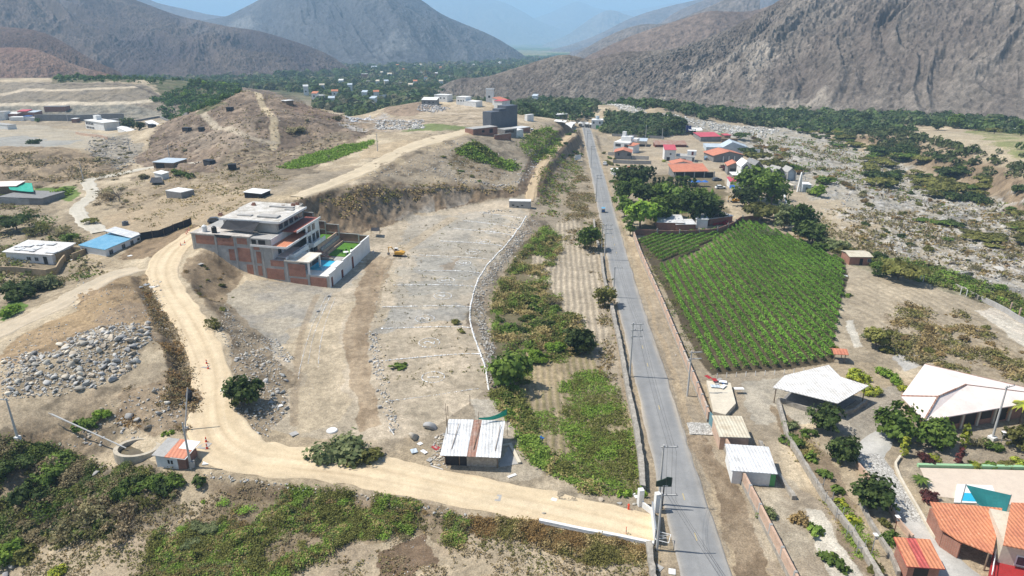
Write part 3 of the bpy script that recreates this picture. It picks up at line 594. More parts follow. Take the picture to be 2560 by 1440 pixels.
# right, near to far
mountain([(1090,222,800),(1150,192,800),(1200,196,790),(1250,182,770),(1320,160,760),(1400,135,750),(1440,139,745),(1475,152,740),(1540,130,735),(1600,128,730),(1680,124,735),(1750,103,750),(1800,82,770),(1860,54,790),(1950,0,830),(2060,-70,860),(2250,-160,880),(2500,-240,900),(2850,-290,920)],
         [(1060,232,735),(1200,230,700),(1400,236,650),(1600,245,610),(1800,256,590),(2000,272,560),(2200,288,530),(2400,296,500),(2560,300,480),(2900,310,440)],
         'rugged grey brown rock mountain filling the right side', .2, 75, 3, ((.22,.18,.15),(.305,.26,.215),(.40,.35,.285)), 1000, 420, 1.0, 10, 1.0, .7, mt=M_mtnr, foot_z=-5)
mountain([(1400,190,1250),(1450,150,1200),(1520,115,1200),(1600,80,1200),(1700,50,1200),(1770,25,1200),(1830,30,1200),(1890,28,1210),(1960,0,1230),(2200,-80,1300)],
         [(1380,210,1000),(1500,215,960),(1700,220,950),(1960,220,960),(2200,220,980)], 'smooth brown ridge behind the grey rock wall', .15, 90, 13, ((.22,.16,.125),(.28,.21,.165)), 420, 160, rockf=9, foot_z=-10)
mountain([(1420,150,2000),(1480,110,1950),(1550,75,1900),(1610,58,1900),(1660,62,1880),(1720,40,1850),(1900,-40,1850)],
         [(1400,160,1700),(1500,170,1650),(1900,180,1600)], 'grey spur dropping behind the brown ridge', .2, 120, 23, ((.20,.17,.15),(.27,.23,.20)), 320, 120, rockf=14, foot_z=-10)
mountain([(1430,128,3100),(1560,90,3000),(1640,66,2900),(1690,28,2900),(1750,5,2900),(1850,-40,3000),(2100,-80,3200)],
         [(1400,140,2500),(1700,150,2400),(2100,160,2300)], 'blue grey peak behind the spur on the right', .2, 200, 33, ((.19,.165,.16),(.26,.22,.20)), 320, 120, rockf=22, foot_z=-15)
mountain([(1350,132,4700),(1440,108,4600),(1500,85,4500),(1580,42,4500),(1660,18,4500),(1740,0,4600),(1900,-40,4700)],
         [(1330,138,4000),(1600,140,3800),(1900,140,3800)], 'hazy blue ridge falling to the plain on the right', .15, 300, 43, ((.19,.165,.16),(.26,.22,.20)), 260, 100, rockf=30, foot_z=-20)
mountain([(1370,108,8200),(1420,88,8000),(1470,50,8000),(1515,24,8000),(1545,27,8000),(1570,40,8000),(1620,45,8000),(1700,60,8000)],
         [(1340,112,7000),(1500,114,6900),(1700,116,6900)], 'pale jagged peak far down the valley', .2, 500, 53, ((.25,.23,.20),(.32,.29,.26)), 260, 100, rockf=60, foot_z=-30)
mountain([(1250,70,14000),(1330,48,14000),(1380,30,14000),(1430,6,14000),(1450,2,14000),(1490,22,14000),(1560,30,14000),(1640,15,14000),(1720,2,14000),(1800,20,14000)],
         [(1200,98,11500),(1500,98,11500),(1800,98,11500)], 'palest far range closing the valley', .15, 900, 63, ((.25,.23,.22),(.32,.29,.27)), 220, 80, rockf=90, foot_z=-40)
mountain([(900,-10,12500),(1060,-6,12500),(1180,-12,12500),(1260,4,12500),(1310,30,12300),(1340,50,12200),(1400,72,12000),(1450,92,12000)],
         [(900,100,9500),(1200,100,9500),(1460,100,9500)], 'pale blue far slope beside the central mountain', .15, 800, 73, ((.25,.23,.22),(.30,.28,.26)), 220, 80, rockf=90, foot_z=-40)
# centre and left
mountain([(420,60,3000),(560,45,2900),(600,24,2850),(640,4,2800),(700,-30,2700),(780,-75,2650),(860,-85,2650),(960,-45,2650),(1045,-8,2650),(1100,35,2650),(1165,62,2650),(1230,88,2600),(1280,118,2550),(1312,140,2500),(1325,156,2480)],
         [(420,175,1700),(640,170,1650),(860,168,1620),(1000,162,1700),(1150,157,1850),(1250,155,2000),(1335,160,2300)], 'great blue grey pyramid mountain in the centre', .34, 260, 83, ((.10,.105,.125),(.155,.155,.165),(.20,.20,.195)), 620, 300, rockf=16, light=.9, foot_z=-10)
mountain([(100,-60,4200),(330,-30,4200),(380,5,4200),(450,20,4200),(560,45,4200),(700,40,4200),(900,60,4200)],
         [(100,150,3300),(500,150,3300),(900,150,3300)], 'pale blue range behind the left mountain', .15, 350, 93, ((.19,.17,.17),(.25,.22,.21)), 260, 100, rockf=30, foot_z=-15)
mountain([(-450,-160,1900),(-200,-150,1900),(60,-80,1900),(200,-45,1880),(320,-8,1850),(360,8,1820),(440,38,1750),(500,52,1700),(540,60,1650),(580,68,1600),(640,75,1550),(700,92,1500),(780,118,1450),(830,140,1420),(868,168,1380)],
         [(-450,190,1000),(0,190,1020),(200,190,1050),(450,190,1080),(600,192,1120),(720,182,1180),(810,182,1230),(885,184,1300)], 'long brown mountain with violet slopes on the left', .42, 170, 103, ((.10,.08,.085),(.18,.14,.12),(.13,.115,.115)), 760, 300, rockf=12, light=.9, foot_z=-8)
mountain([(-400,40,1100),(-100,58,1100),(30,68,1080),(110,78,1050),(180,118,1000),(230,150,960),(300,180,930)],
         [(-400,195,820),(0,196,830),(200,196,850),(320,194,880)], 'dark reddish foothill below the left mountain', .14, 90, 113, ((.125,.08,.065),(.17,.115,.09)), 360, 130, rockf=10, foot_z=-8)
mountain([(-400,110,900),(-60,120,900),(60,118,890),(90,122,880),(140,142,860),(200,168,850),(270,184,840)],
         [(-400,205,720),(0,206,740),(120,204,760),(290,196,780)], 'bare red hill with a pale scar at the left edge', .14, 50, 123, ((.27,.155,.11),(.31,.205,.15),(.40,.34,.28)), 360, 130, rockf=8, foot_z=-8)
# ---------------- vegetation and rocks
def scale_at(x, y, z): return FPX / (y * CT - (z - CH) * ST)      # photo pixels per metre
def leafmat(name, rough=.75, var=.35, trans=0.0):
    m, t, b = nodes(name); a = N(t, 'ShaderNodeAttribute', attribute_name='Col'); oi = N(t, 'ShaderNodeObjectInfo')
    c = vmulc(t, a.outputs['Color'], maprange(t, oi.outputs['Random'], 0, 1, 1 - var, 1 + var))
    t.links.new(c, b.inputs['Base Color']); b.inputs['Roughness'].default_value = rough; b.inputs['Specular IOR Level'].default_value = .2
    if trans:
        tr = N(t, 'ShaderNodeBsdfTranslucent'); mx = N(t, 'ShaderNodeMixShader'); mx.inputs[0].default_value = trans; t.links.new(vmulc(t, c, maprange(t, oi.outputs['Random'], 0, 1, 1.3, 1.3)), tr.inputs[0]); t.links.new(b.outputs[0], mx.inputs[1]); t.links.new(tr.outputs[0], mx.inputs[2]); t.links.new(mx.outputs[0], t.nodes['Material Output'].inputs['Surface'])
    return m
M_leaf = leafmat('leaves', .75, .3, .3); M_bark = mat('bark', (.17, .13, .10), (.10, .08, .06), 3, .3, .9); M_drytwig = mat('dry_twigs', (.25, .21, .17), (.17, .14, .11), 3, .25, .9)
M_tuft = leafmat('ground_cover', .85, 0, .25); M_rock = leafmat('boulder_stone', .9, .28); M_rockm = colmat('loose_stones', ((3, .2),), 0, .9)
PAL = dict(green=[(.075,.125,.03),(.11,.17,.04),(.045,.08,.022)], bright=[(.13,.23,.035),(.19,.29,.05),(.08,.14,.03)], dark=[(.038,.065,.022),(.06,.09,.03),(.022,.038,.015)],
  olive=[(.12,.13,.045),(.16,.165,.06),(.075,.08,.032)], grey=[(.16,.155,.10),(.21,.195,.135),(.11,.10,.07)], brown=[(.19,.145,.085),(.26,.20,.115),(.12,.09,.055)],
  twig=[(.22,.185,.145),(.28,.235,.185),(.14,.115,.09)], yellow=[(.30,.33,.05),(.22,.28,.05),(.14,.17,.05)], purple=[(.07,.028,.035),(.10,.035,.04),(.04,.02,.022)], pink=[(.50,.05,.10),(.35,.03,.07),(.12,.10,.04)],
  grass=[(.15,.26,.05),(.20,.30,.07),(.10,.18,.035)], sage=[(.115,.15,.08),(.16,.19,.11),(.07,.095,.05)], rust=[(.21,.135,.07),(.25,.165,.085),(.14,.095,.055)], straw=[(.33,.275,.165),(.40,.335,.21),(.25,.20,.12)])
for _k in PAL: PAL[_k] = [tuple(min(.8, q * f) for q, f in zip(c, (1.36, 1.27, .95))) for c in PAL[_k]]
def quads(P, size, nrm, r, asp=1.0):
    """one leaf quad per point, roughly facing nrm"""
    n = len(P); a = r.normal(size=(n, 3)); t = np.cross(nrm, a); t /= np.linalg.norm(t, axis=1)[:, None] + 1e-9; b = np.cross(nrm, t); b /= np.linalg.norm(b, axis=1)[:, None] + 1e-9
    s = (size * (.6 + .8 * r.random(n)))[:, None]; j = .35
    V = np.stack([P - t * s * (1 + j * r.random((n, 1))), P - b * s * asp * (.6 + j * r.random((n, 1))), P + t * s, P + b * s * asp * (1 + j * r.random((n, 1)))], 1).reshape(-1, 3)
    return V, np.arange(4 * n).reshape(n, 4)
def crown(r, lobes, n, size, pal, flat=1.0, clump=.35, spread=.35):
    """lobes: (x,y,z,rx,ry,rz); leaves cluster in clumps on the shells of the lobes"""
    L = np.array(lobes, float); w = (L[:, 3] * L[:, 4] + L[:, 3] * L[:, 5]); w /= w.sum()
    nc = max(8, n // 14); li = r.choice(len(L), nc, p=w); d = r.normal(size=(nc, 3)); d[:, 2] = np.where(r.random(nc) < .8, np.abs(d[:, 2]), d[:, 2] * .5); d /= np.linalg.norm(d, axis=1)[:, None]
    rad = (.62 + .42 * r.random(nc) ** .6)[:, None]; cc = L[li, :3] + d * L[li, 3:6] * rad
    ci = r.integers(0, nc, n); avg = L[:, 3].mean()
    P = cc[ci] + r.normal(size=(n, 3)) * clump * avg * np.array([.55, .55, .4 * flat]); nm = d[ci] * .9 + r.normal(size=(n, 3)) * spread + np.array([0, 0, .35]); nm /= np.linalg.norm(nm, axis=1)[:, None]
    V, F = quads(P, np.full(n, size), nm, r); p = np.array(PAL[pal]); tone = r.random(nc); k = (tone[ci] * .7 + r.random(n) * .3)
    c = np.where((k < .45)[:, None], p[0], np.where((k < .75)[:, None], p[1], p[2])) * (.75 + .5 * r.random((n, 1)))
    return V, F, np.repeat(c, 4, 0)
def tube(pts, rads, k=6):
    V = []; F = []
    pts = [Vector(p) for p in pts]
    for i, p in enumerate(pts):
        d = (pts[min(i + 1, len(pts) - 1)] - pts[max(i - 1, 0)]).normalized(); a = d.orthogonal().normalized(); b = d.cross(a)
        for j in range(k):
            t = 2 * math.pi * j / k; V.append(tuple(p + (a * math.cos(t) + b * math.sin(t)) * rads[i]))
    for i in range(len(pts) - 1):
        for j in range(k): F.append((i * k + j, i * k + (j + 1) % k, (i + 1) * k + (j + 1) % k, (i + 1) * k + j))
    F.append(tuple(range(k - 1, -1, -1))); F.append(tuple((len(pts) - 1) * k + j for j in range(k)))
    return V, F
def joinm(parts):
    V = []; F = []
    for v, f in parts:
        o = len(V); V += list(v); F += [tuple(int(i) + o for i in q) for q in f]
    return V, F
def limbs(r, h, R, n, th=.05):
    P = [tube([(0, 0, -.25), (r.normal() * .03, r.normal() * .03, h * .45), (r.normal() * .08 * h, r.normal() * .08 * h, h * .8)], [th * 1.4, th, th * .6])]
    for i in range(n):
        a = 2 * math.pi * (i + r.random() * .6) / n; q = R * (.5 + .35 * r.random()); z0 = h * (.35 + .2 * r.random())
        P.append(tube([(0, 0, z0), (math.cos(a) * q * .5, math.sin(a) * q * .5, z0 + h * .25), (math.cos(a) * q, math.sin(a) * q, h * (.8 + .25 * r.random()))], [th * .7, th * .5, th * .22], 5))
    return joinm(P)
PROTO = {}
def proto(kind, pal, v):
    k = (kind, pal, v)
    if k in PROTO: return PROTO[k]
    r = np.random.default_rng(hash(kind) % 1 + sum(map(ord, kind + pal)) * 7 + v); hold = []
    def lob(n, R, zc, zr, lr, fl=1.0):
        out = []
        for i in range(n):
            a = r.random() * 6.283; q = R * math.sqrt(r.random()); out.append((math.cos(a) * q, math.sin(a) * q, zc + (r.random() - .5) * zr, lr * (.7 + .6 * r.random()), lr * (.7 + .6 * r.random()), lr * fl * (.7 + .5 * r.random())))
        return out
    # every prototype has crown radius about 1
    if kind == 'bush': c = crown(r, lob(7, .6, .3, .3, .42, .8), 1400, .068, pal); tr = None
    elif kind == 'smallbush': c = crown(r, lob(3, .5, .25, .2, .6, .8), 220, .16, pal); tr = None
    elif kind == 'scrub':      # loose twiggy scrub
        c = crown(r, lob(5, .6, .3, .3, .42, .7), 420, .06, pal, spread=.8, clump=.5); P = []
        for i in range(26):
            a = r.random() * 6.283; q = .5 + .6 * r.random(); P.append(tube([(0, 0, -.1), (math.cos(a) * q * .5, math.sin(a) * q * .5, .3), (math.cos(a) * q, math.sin(a) * q, .3 + .5 * r.random())], [.02, .014, .006], 3))
        tr = joinm(P)
    elif kind == 'acacia':     # wide flat topped thorn tree
        c = crown(r, lob(11, .75, .55, .2, .4, .42), 1500, .085, pal, .6); tr = limbs(r, .62, .95, 6, .035)
    elif kind == 'tree': c = crown(r, lob(10, .55, .85, .7, .5, .95), 1700, .09, pal); tr = limbs(r, 1.0, .7, 5, .05)
    elif kind == 'airy': c = crown(r, lob(12, .6, .85, .95, .42, 1.1), 1700, .075, pal, spread=.7, clump=.4); tr = limbs(r, 1.15, .9, 8, .035)
    elif kind == 'tall': c = crown(r, lob(9, .42, 1.6, 1.9, .5, 1.2), 1300, .09, pal); tr = limbs(r, 1.6, .5, 4, .06)
    elif kind == 'column': c = crown(r, [(0, 0, .5 + .5 * i, .55 - .05 * i, .55 - .05 * i, .6) for i in range(5)], 650, .12, pal); tr = limbs(r, .8, .2, 2, .06)
    elif kind == 'bare':
        c = None; P = [tube([(0, 0, -.2), (0, 0, .5)], [.05, .04], 5)]
        for i in range(22):
            a = r.random() * 6.283; q = .4 + .6 * r.random(); z = .3 + .4 * r.random(); P.append(tube([(0, 0, z), (math.cos(a) * q * .5, math.sin(a) * q * .5, z + .35), (math.cos(a) * q, math.sin(a) * q, .8 + .6 * r.random())], [.022, .014, .006], 3))
        tr = joinm(P)
    elif kind == 'palm':
        P = []; Vc = []; Fc = []; cc = []
        for i in range(17):
            a = i * 2.4; el = .2 + .8 * r.random(); n = 12; prev = None
            for j in range(n):
                t = j / (n - 1); x = t * 1.0; z = 1.9 + el * t - 1.15 * t * t; w = .11 * math.sin(math.pi * min(1, t + .12)) + .012
                p = np.array([math.cos(a) * x, math.sin(a) * x, z]); s = np.array([-math.sin(a), math.cos(a), 0]) * w
                Vc += [p - s - (0, 0, w * .7), p, p + s - (0, 0, w * .7)]; cc += [PAL[pal][i % 3]] * 3
                if j: b = len(Vc) - 6; Fc += [(b, b + 1, b + 4, b + 3), (b + 1, b + 2, b + 5, b + 4)]
        c = (np.array(Vc), np.array(Fc), np.array(cc)); tr = tube([(0, 0, -.2), (.05, 0, .9), (0, 0, 1.9)], [.12, .08, .07], 8)
    me_c = me_t = None
    if c is not None:
        o = linkmesh('crown' if tr is not None else 'shrub', c[0], c[1], M_leaf, col=c[2]); me_c = o.data; bpy.data.objects.remove(o)
    if tr is not None:
        o = linkmesh('trunk', tr[0], tr[1], M_drytwig if kind in ('bare', 'scrub') else M_bark); me_t = o.data; bpy.data.objects.remove(o)
    PROTO[k] = (me_c, me_t); return PROTO[k]
NAMES = dict(bush='shrub', smallbush='shrub', scrub='scrub_bush', acacia='acacia_tree', tree='tree', airy='pepper_tree', tall='tree', column='hedge_tree', bare='bare_tree', palm='palm_tree')
CATS = dict(bush='shrub', smallbush='shrub', scrub='shrub', acacia='tree', tree='tree', airy='tree', tall='tree', column='tree', bare='tree', palm='palm')
def plant(kind, pal, p, rad, label, group=None, hs=1.0):
    v = random.randrange(3); mc, mt_ = proto(kind, pal, v); s = rad; rz = random.random() * 6.28
    if mc is not None and mt_ is not None:
        e = bpy.data.objects.new(NAMES[kind], None); COL.objects.link(e); e.location = p; e.rotation_euler = (0, 0, rz); e.scale = (s, s, s * hs); e.empty_display_size = .1
        for nm, me in (('trunk' if kind != 'scrub' else 'twigs', mt_), ('crown', mc)):
            o = bpy.data.objects.new(nm, me); COL.objects.link(o); o.parent = e
    else:
        e = bpy.data.objects.new(NAMES[kind], mc or mt_); COL.objects.link(e); e.location = p; e.rotation_euler = (0, 0, rz); e.scale = (s * random.uniform(.85, 1.15), s * random.uniform(.85, 1.15), s * hs)
    if mt_ is None and pal in ('brown', 'rust', 'twig', 'grey'): e.name = 'dry_shrub'
    elif mt_ is None and pal in ('yellow', 'purple', 'pink'): e.name = 'garden_shrub'
    return tag(e, label, CATS[kind], group)
def plants(rows):
    """rows: (px, py of the base, crown width in photo pixels, kind, palette, label[, group, hs])"""
    g = GP([r[:2] for r in rows])
    for r, p in zip(rows, g):
        plant(r[3], r[4], Vector(p) - Vector((0, 0, .1)), r[2] / 2 / scale_at(*p), r[5], r[6] if len(r) > 6 else None, r[7] if len(r) > 7 else 1.0)
def randin(poly, n, seed=0, z=True):
    r = np.random.default_rng(seed); P = GP(poly)[:, :2]; lo = P.min(0); hi = P.max(0); out = np.zeros((0, 2)); it = 0
    while len(out) < n and it < 60:
        q = lo + (hi - lo) * r.random((n * 2, 2)); out = np.concatenate([out, q[inpoly(q[:, 0], q[:, 1], P)]]); it += 1
    out = out[:n]; return np.concatenate([out, Hs(out[:, 0], out[:, 1])[:, None]], 1)
def patch(poly, n, rmin, rmax, kinds, label, group, seed, hs=1.0):
    r = np.random.default_rng(seed)
    for p in randin(poly, n, seed):
        k, pl = kinds[r.integers(len(kinds))]; plant(k, pl, (p[0], p[1], p[2] - .08), rmin + (rmax - rmin) * r.random() ** 1.6, label, group, hs * r.uniform(.8, 1.2))
def tufts(name, poly, n, size, hgt, pals, label, cat, seed, k=5, thr=-9, spread=1.0, nsc=5.0, name2=None):
    """ground cover nobody could count: one mesh of small leaf faces"""
    r = np.random.default_rng(seed); P = poly if isinstance(poly, np.ndarray) else randin(poly, n, seed)
    f = fbm(P[:, 0] / nsc, P[:, 1] / nsc, 3, seed); P = P[f > thr]; f = f[f > thr]; n = len(P)
    if not n: return
    P = P + np.c_[r.normal(size=(n, 2)) * size * 4, np.zeros(n)]; P[:, 2] = Hs(P[:, 0], P[:, 1]); hv = .25 + 1.1 * np.clip(fbm(P[:, 0] / 1.6, P[:, 1] / 1.6, 2, seed + 2) * 1.5 + .5, 0, 1)
    q = np.repeat(P, k, 0); ff = np.repeat(f, k); m = len(q); hh = hgt * (.5 + 1.0 * sstep(-.4, .5, ff)) * r.random(m) ** .7 * np.repeat(hv, k)
    q = q + np.stack([r.normal(size=m) * size * 1.6 * spread, r.normal(size=m) * size * 1.6 * spread, hh], 1)
    nm = r.normal(size=(m, 3)) * .6 + np.array([0, 0, .9]); nm /= np.linalg.norm(nm, axis=1)[:, None]
    V, F = quads(q, np.full(m, size), nm, r); pi = np.repeat(np.clip(((fbm(P[:, 0] / 3.5, P[:, 1] / 3.5, 3, seed + 4) * 1.6 + .5) * len(pals) + r.normal(size=n) * .35).astype(int), 0, len(pals) - 1), k)
    pc = np.array([PAL[a] for a in pals]); c = pc[pi, r.integers(0, 3, m)] * (.75 + .5 * r.random((m, 1))); c = c * .75 + c.mean(0) * .25
    o = linkmesh(name, V, F, M_tuft, col=np.repeat(c, 4, 0)); return tag(o, label, cat, kind='stuff')
# rocks
def rockproto(v):
    import bmesh
    r = np.random.default_rng(400 + v); bm = bmesh.new(); bmesh.ops.create_icosphere(bm, subdivisions=2, radius=1)
    s = np.array([1, .65 + .35 * r.random(), .5 + .3 * r.random()]); pl = r.normal(size=(14, 3)); pl /= np.linalg.norm(pl, axis=1)[:, None]; dd = .38 + .34 * r.random(14)
    V = np.array([x.co[:] for x in bm.verts])
    for n_, d_ in zip(pl, dd):
        q = V @ n_; V = V - np.maximum(q - d_, 0)[:, None] * n_
    V = V * s * (1 + .05 * r.normal(size=(len(V), 1))); F = np.array([[a.index for a in f.verts] for f in bm.faces]); bm.free(); return V, F
RP = [rockproto(i) for i in range(7)]
RC = [tuple(q * 1.22 for q in c) for c in [(.37, .345, .295), (.31, .30, .28), (.45, .40, .32), (.25, .245, .235), (.39, .37, .335), (.34, .29, .225), (.35, .345, .32)]]
RM = []
for i, (v, f) in enumerate(RP):
    o = linkmesh('boulder', v, f, M_rock, col=np.broadcast_to(RC[i], v.shape)); RM.append(o.data); bpy.data.objects.remove(o)
def boulders(P, smin, smax, label, group, seed, lift=.25, pw=2.0, name='boulder'):
    r = np.random.default_rng(seed)
    for p in P:
        s = smin + (smax - smin) * r.random() ** pw
        o = bpy.data.objects.new(name, RM[r.integers(7)]); COL.objects.link(o); o.location = (p[0], p[1], p[2] + s * lift); o.rotation_euler = (r.normal() * .35, r.normal() * .35, r.random() * 6.28); o.scale = (s, s, s * r.uniform(.7, 1.1)); tag(o, label, 'boulder', group)
def stones(name, P, smin, smax, label, cat, seed, cols=RC, kind='stuff', lift=.2, bright=1.0, group=None, pw=2.0, matr=None):
    """many loose stones merged in one mesh"""
    r = np.random.default_rng(seed); n = len(P); Vs = []; Fs = []; Cs = []; o = 0; s = smin + (smax - smin) * r.random(n) ** pw; w = r.integers(0, 7, n)
    for k in range(7):
        i = np.where(w == k)[0]
        if not len(i): continue
        a = r.random(len(i)) * 6.283; ca, sa = np.cos(a), np.sin(a); v = RP[k][0][None] * s[i][:, None, None]
        v = np.stack([v[..., 0] * ca[:, None] - v[..., 1] * sa[:, None], v[..., 0] * sa[:, None] + v[..., 1] * ca[:, None], v[..., 2] + (s[i] * lift)[:, None]], -1) + P[i][:, None]
        f = RP[k][1][None] + (np.arange(len(i)) * len(RP[k][0]))[:, None, None] + o; Vs.append(v.reshape(-1, 3)); Fs.append(f.reshape(-1, 3)); o += v.shape[0] * v.shape[1]
        cc = np.array(cols)[r.integers(0, len(cols), len(i))] * (.8 + .4 * r.random((len(i), 1))) * bright; Cs.append(np.repeat(cc, len(RP[k][0]), 0))
    ob = linkmesh(name, np.concatenate(Vs), np.concatenate(Fs), matr or M_rockm, col=np.clip(np.concatenate(Cs), 0, .9)); return tag(ob, label, cat, group, kind)
def along(pl, step, wid, seed, sm=2):
    r = np.random.default_rng(seed); P = GP(pl); P = smooth(P, sm) if sm else P; d = np.concatenate([[0], np.cumsum(np.hypot(*np.diff(P[:, :2], axis=0).T))]); s = np.arange(0, d[-1], step)
    q = np.stack([np.interp(s, d, P[:, k]) for k in range(2)], 1) + r.normal(size=(len(s), 2)) * wid; return np.concatenate([q, Hs(q[:, 0], q[:, 1])[:, None]], 1)

# ---- vineyard
M_vine = leafmat('vine_leaves', .7, .12, .3)
PAL['vine'] = [(.15, .29, .035), (.20, .35, .05), (.10, .20, .028)]; PAL['vineb'] = [(.15, .27, .04), (.21, .33, .05), (.09, .18, .025)]
def vinerow(a, b, label, seed, hgt=1.5, w=.38, pal='vine'):
    r = np.random.default_rng(seed); L = np.hypot(*(b - a)); n = int(L * 62); t = r.random(n); P = a[None] + (b - a)[None] * t[:, None]; d = (b - a) / L; nn = np.array([-d[1], d[0]])
    den = fbm(t * L / 2.2, t * 0 + seed, 3, seed); keep = den > -.95; t = t[keep]; P = P[keep]; den = den[keep]; n = len(P)
    off = r.normal(size=n) * w * .72 * (1 + .15 * den); h = hgt * (.35 + .65 * np.sqrt(r.random(n))) * (1 + .12 * den) * np.exp(-(off / w / 1.9) ** 2)
    P = P + nn * off[:, None]; z = Hs(P[:, 0], P[:, 1]) + h; nm = r.normal(size=(n, 3)) * .45 + np.stack([nn[0] * off, nn[1] * off, .8 + 0 * off], 1); nm /= np.linalg.norm(nm, axis=1)[:, None]
    V, F = quads(np.stack([P[:, 0], P[:, 1], z], 1), np.full(n, .14), nm, r); p = np.array(PAL[pal]); c = p[r.integers(0, 3, n)] * (.7 + .6 * r.random((n, 1))) * (1 + .25 * fbm(P[:, 0] / 12, P[:, 1] / 12, 2, 9))[:, None]
    o = linkmesh('vine_row', V, F, M_vine, col=np.repeat(c, 4, 0)); return tag(o, label, 'vine row', 'rows of vines in the fenced vineyard')
VM = GP([(1648,668),(1786,930),(1960,918),(2078,900),(2096,800),(2112,695),(2108,655),(2000,605),(1900,562),(1852,556),(1740,638)])[:, :2]
VN = GP([(1594,606),(1640,590),(1800,576),(1832,570),(1722,636),(1650,655)])[:, :2]
def rowfield(P, pa, pb, per, lab, seed, pal='vine', hgt=1.35):
    a, b = GP([pa, pb])[:, :2]; d = (b - a) / np.hypot(*(b - a)); n = np.array([d[1], -d[0]]); s = P @ n; k = 0
    for c in np.arange(s.min() + .6, s.max() - .3, per):
        hit = []
        for i in range(len(P)):
            s0, s1 = s[i - 1], s[i]
            if (s0 - c) * (s1 - c) < 0: q = P[i - 1] + (P[i] - P[i - 1]) * (c - s0) / (s1 - s0); hit.append(q @ d)
        if len(hit) >= 2 and max(hit) - min(hit) > 3:
            o = n * c; vinerow(o + d * min(hit), o + d * max(hit), lab % OR1[k], seed + k, hgt, pal=pal); k += 1
    return k
OR1 = 'first second third fourth fifth sixth seventh eighth ninth tenth eleventh twelfth thirteenth fourteenth fifteenth sixteenth seventeenth eighteenth nineteenth twentieth'.split()
OR1 += ['twenty-' + q for q in OR1[:9]] + ['thirtieth'] + ['thirty-' + q for q in OR1[:9]]
k1 = rowfield(VM, (1793, 933), (1660, 680), 2.0, '%s long vine row from the left in the large vineyard block', 1000)
k2 = rowfield(VN, (1640, 645), (1800, 580), 2.0, '%s short vine row counted from the brown wall in the upper wedge of the vineyard', 1200, 'vineb')
print('vine rows', k1, k2)
# ---- ground cover
tufts('scrub_growth', [(430,1290),(620,1205),(900,1235),(1100,1265),(1170,1310),(1150,1370),(1000,1330),(880,1350),(720,1440),(330,1500),(380,1350)], 27000, .085, .55, ['olive','grass','straw','grass','sage','brown','olive','grass'], 'waist high olive and rusty scrub below the pale road', 'scrub', 1, 6, -.18)
tufts('scrub_growth', [(1170,1300),(1340,1310),(1620,1372),(1615,1400),(1480,1410),(1330,1350),(1200,1340)], 7000, .085, .4, ['rust','brown','straw','olive'], 'rusty brown weeds along the foot of the low white wall', 'scrub', 2, 5, -.3)
tufts('scrub_growth', [(1300,905),(1232,900),(1235,740),(1290,650),(1360,570),(1420,600),(1360,700),(1420,760),(1470,830),(1480,880)], 15000, .15, 1.1, ['straw','olive','green','brown','green','olive','grass'], 'dense olive and brown scrub between the lots and the furrowed strip', 'scrub', 3, 6, -.2)
tufts('weeds', [(1300,890),(1480,885),(1540,960),(1590,1110),(1605,1240),(1520,1235),(1390,1165),(1330,1100),(1290,980)], 12000, .10, .22, ['olive','grass','olive','grass'], 'bright green crop weeds in the small field beside the road', 'weeds', 4, 4, -.02, nsc=7)
tufts('weeds', [(1400,960),(1500,930),(1560,1010),(1590,1200),(1500,1200),(1420,1130)], 5000, .11, .25, ['grass','bright','olive'], 'dense bright green middle of the crop field', 'weeds', 5, 5, -.2)
tufts('scrub_growth', [(1230,985),(1290,975),(1340,1110),(1400,1165),(1520,1235),(1470,1225),(1330,1150),(1270,1040)], 5000, .14, .8, ['olive','green','straw','grass'], 'olive bushes and weeds along the left edge of the crop field', 'scrub', 6, 6, -.4)
tufts('weeds', [(1310,340),(1370,318),(1400,345),(1385,390),(1330,410),(1300,370)], 1000, .28, 1.2, ['bright','green','olive'], 'lush green growth on the slope below the dark building', 'weeds', 7, 6, -.5)
tufts('weeds', [(1350,430),(1400,400),(1440,400),(1460,440),(1400,500),(1390,545),(1330,545),(1350,480)], 1300, .22, .9, ['olive','bright','rust','green'], 'green and rusty growth below the water channel', 'weeds', 8, 6, -.2)
tufts('weeds', [(705,418),(780,388),(900,360),(935,352),(890,376),(820,402),(740,420)], 5000, .28, .5, ['bright','grass'], 'bright green grass strip on the field edge', 'grass', 9, 5, -.6)
tufts('weeds', [(1150,385),(1180,360),(1230,385),(1290,415),(1270,425),(1200,400)], 1800, .35, .8, ['olive','green','bright'], 'green weeds on the mound below the brick house', 'weeds', 10, 5, -.5)
tufts('scrub_growth', [(2200,860),(2260,760),(2400,780),(2560,900),(2600,960),(2420,930),(2300,920)], 4200, .18, .5, ['brown','straw','grey','olive'], 'dry brown weeds over the unused plot at the right', 'scrub', 11, 5, -.05)
tufts('scrub_growth', [(2140,650),(2300,660),(2480,720),(2650,790),(2650,830),(2480,760),(2300,700)], 4000, .26, .9, ['green','olive','grey','grass'], 'band of green weeds beside the stone wall by the riverbed', 'scrub', 12, 5, -.25)
tufts('scrub_growth', [(-150,1130),(130,1120),(430,1190),(440,1240),(330,1330),(120,1370),(-150,1370)], 19000, .11, .9, ['twig','grey','green','olive','grey','green'], 'tangled grey green thicket in the lower left gully', 'scrub', 13, 6, -.25)
tufts('scrub_growth', [(-120,560),(-120,480),(60,480),(120,560),(200,600),(240,690),(60,740),(-100,760)], 2800, .3, .9, ['grey','twig','olive','green'], 'dry grey scrub around the farm houses at the left', 'scrub', 14, 6, -.1)
tufts('scrub_growth', [(1390,565),(1440,440),(1470,440),(1500,560),(1530,760),(1540,960),(1500,940),(1500,700)], 4500, .18, .5, ['grey','twig','olive','brown'], 'sparse dry weeds on the strip beside the road wall', 'scrub', 15, 5, .0)
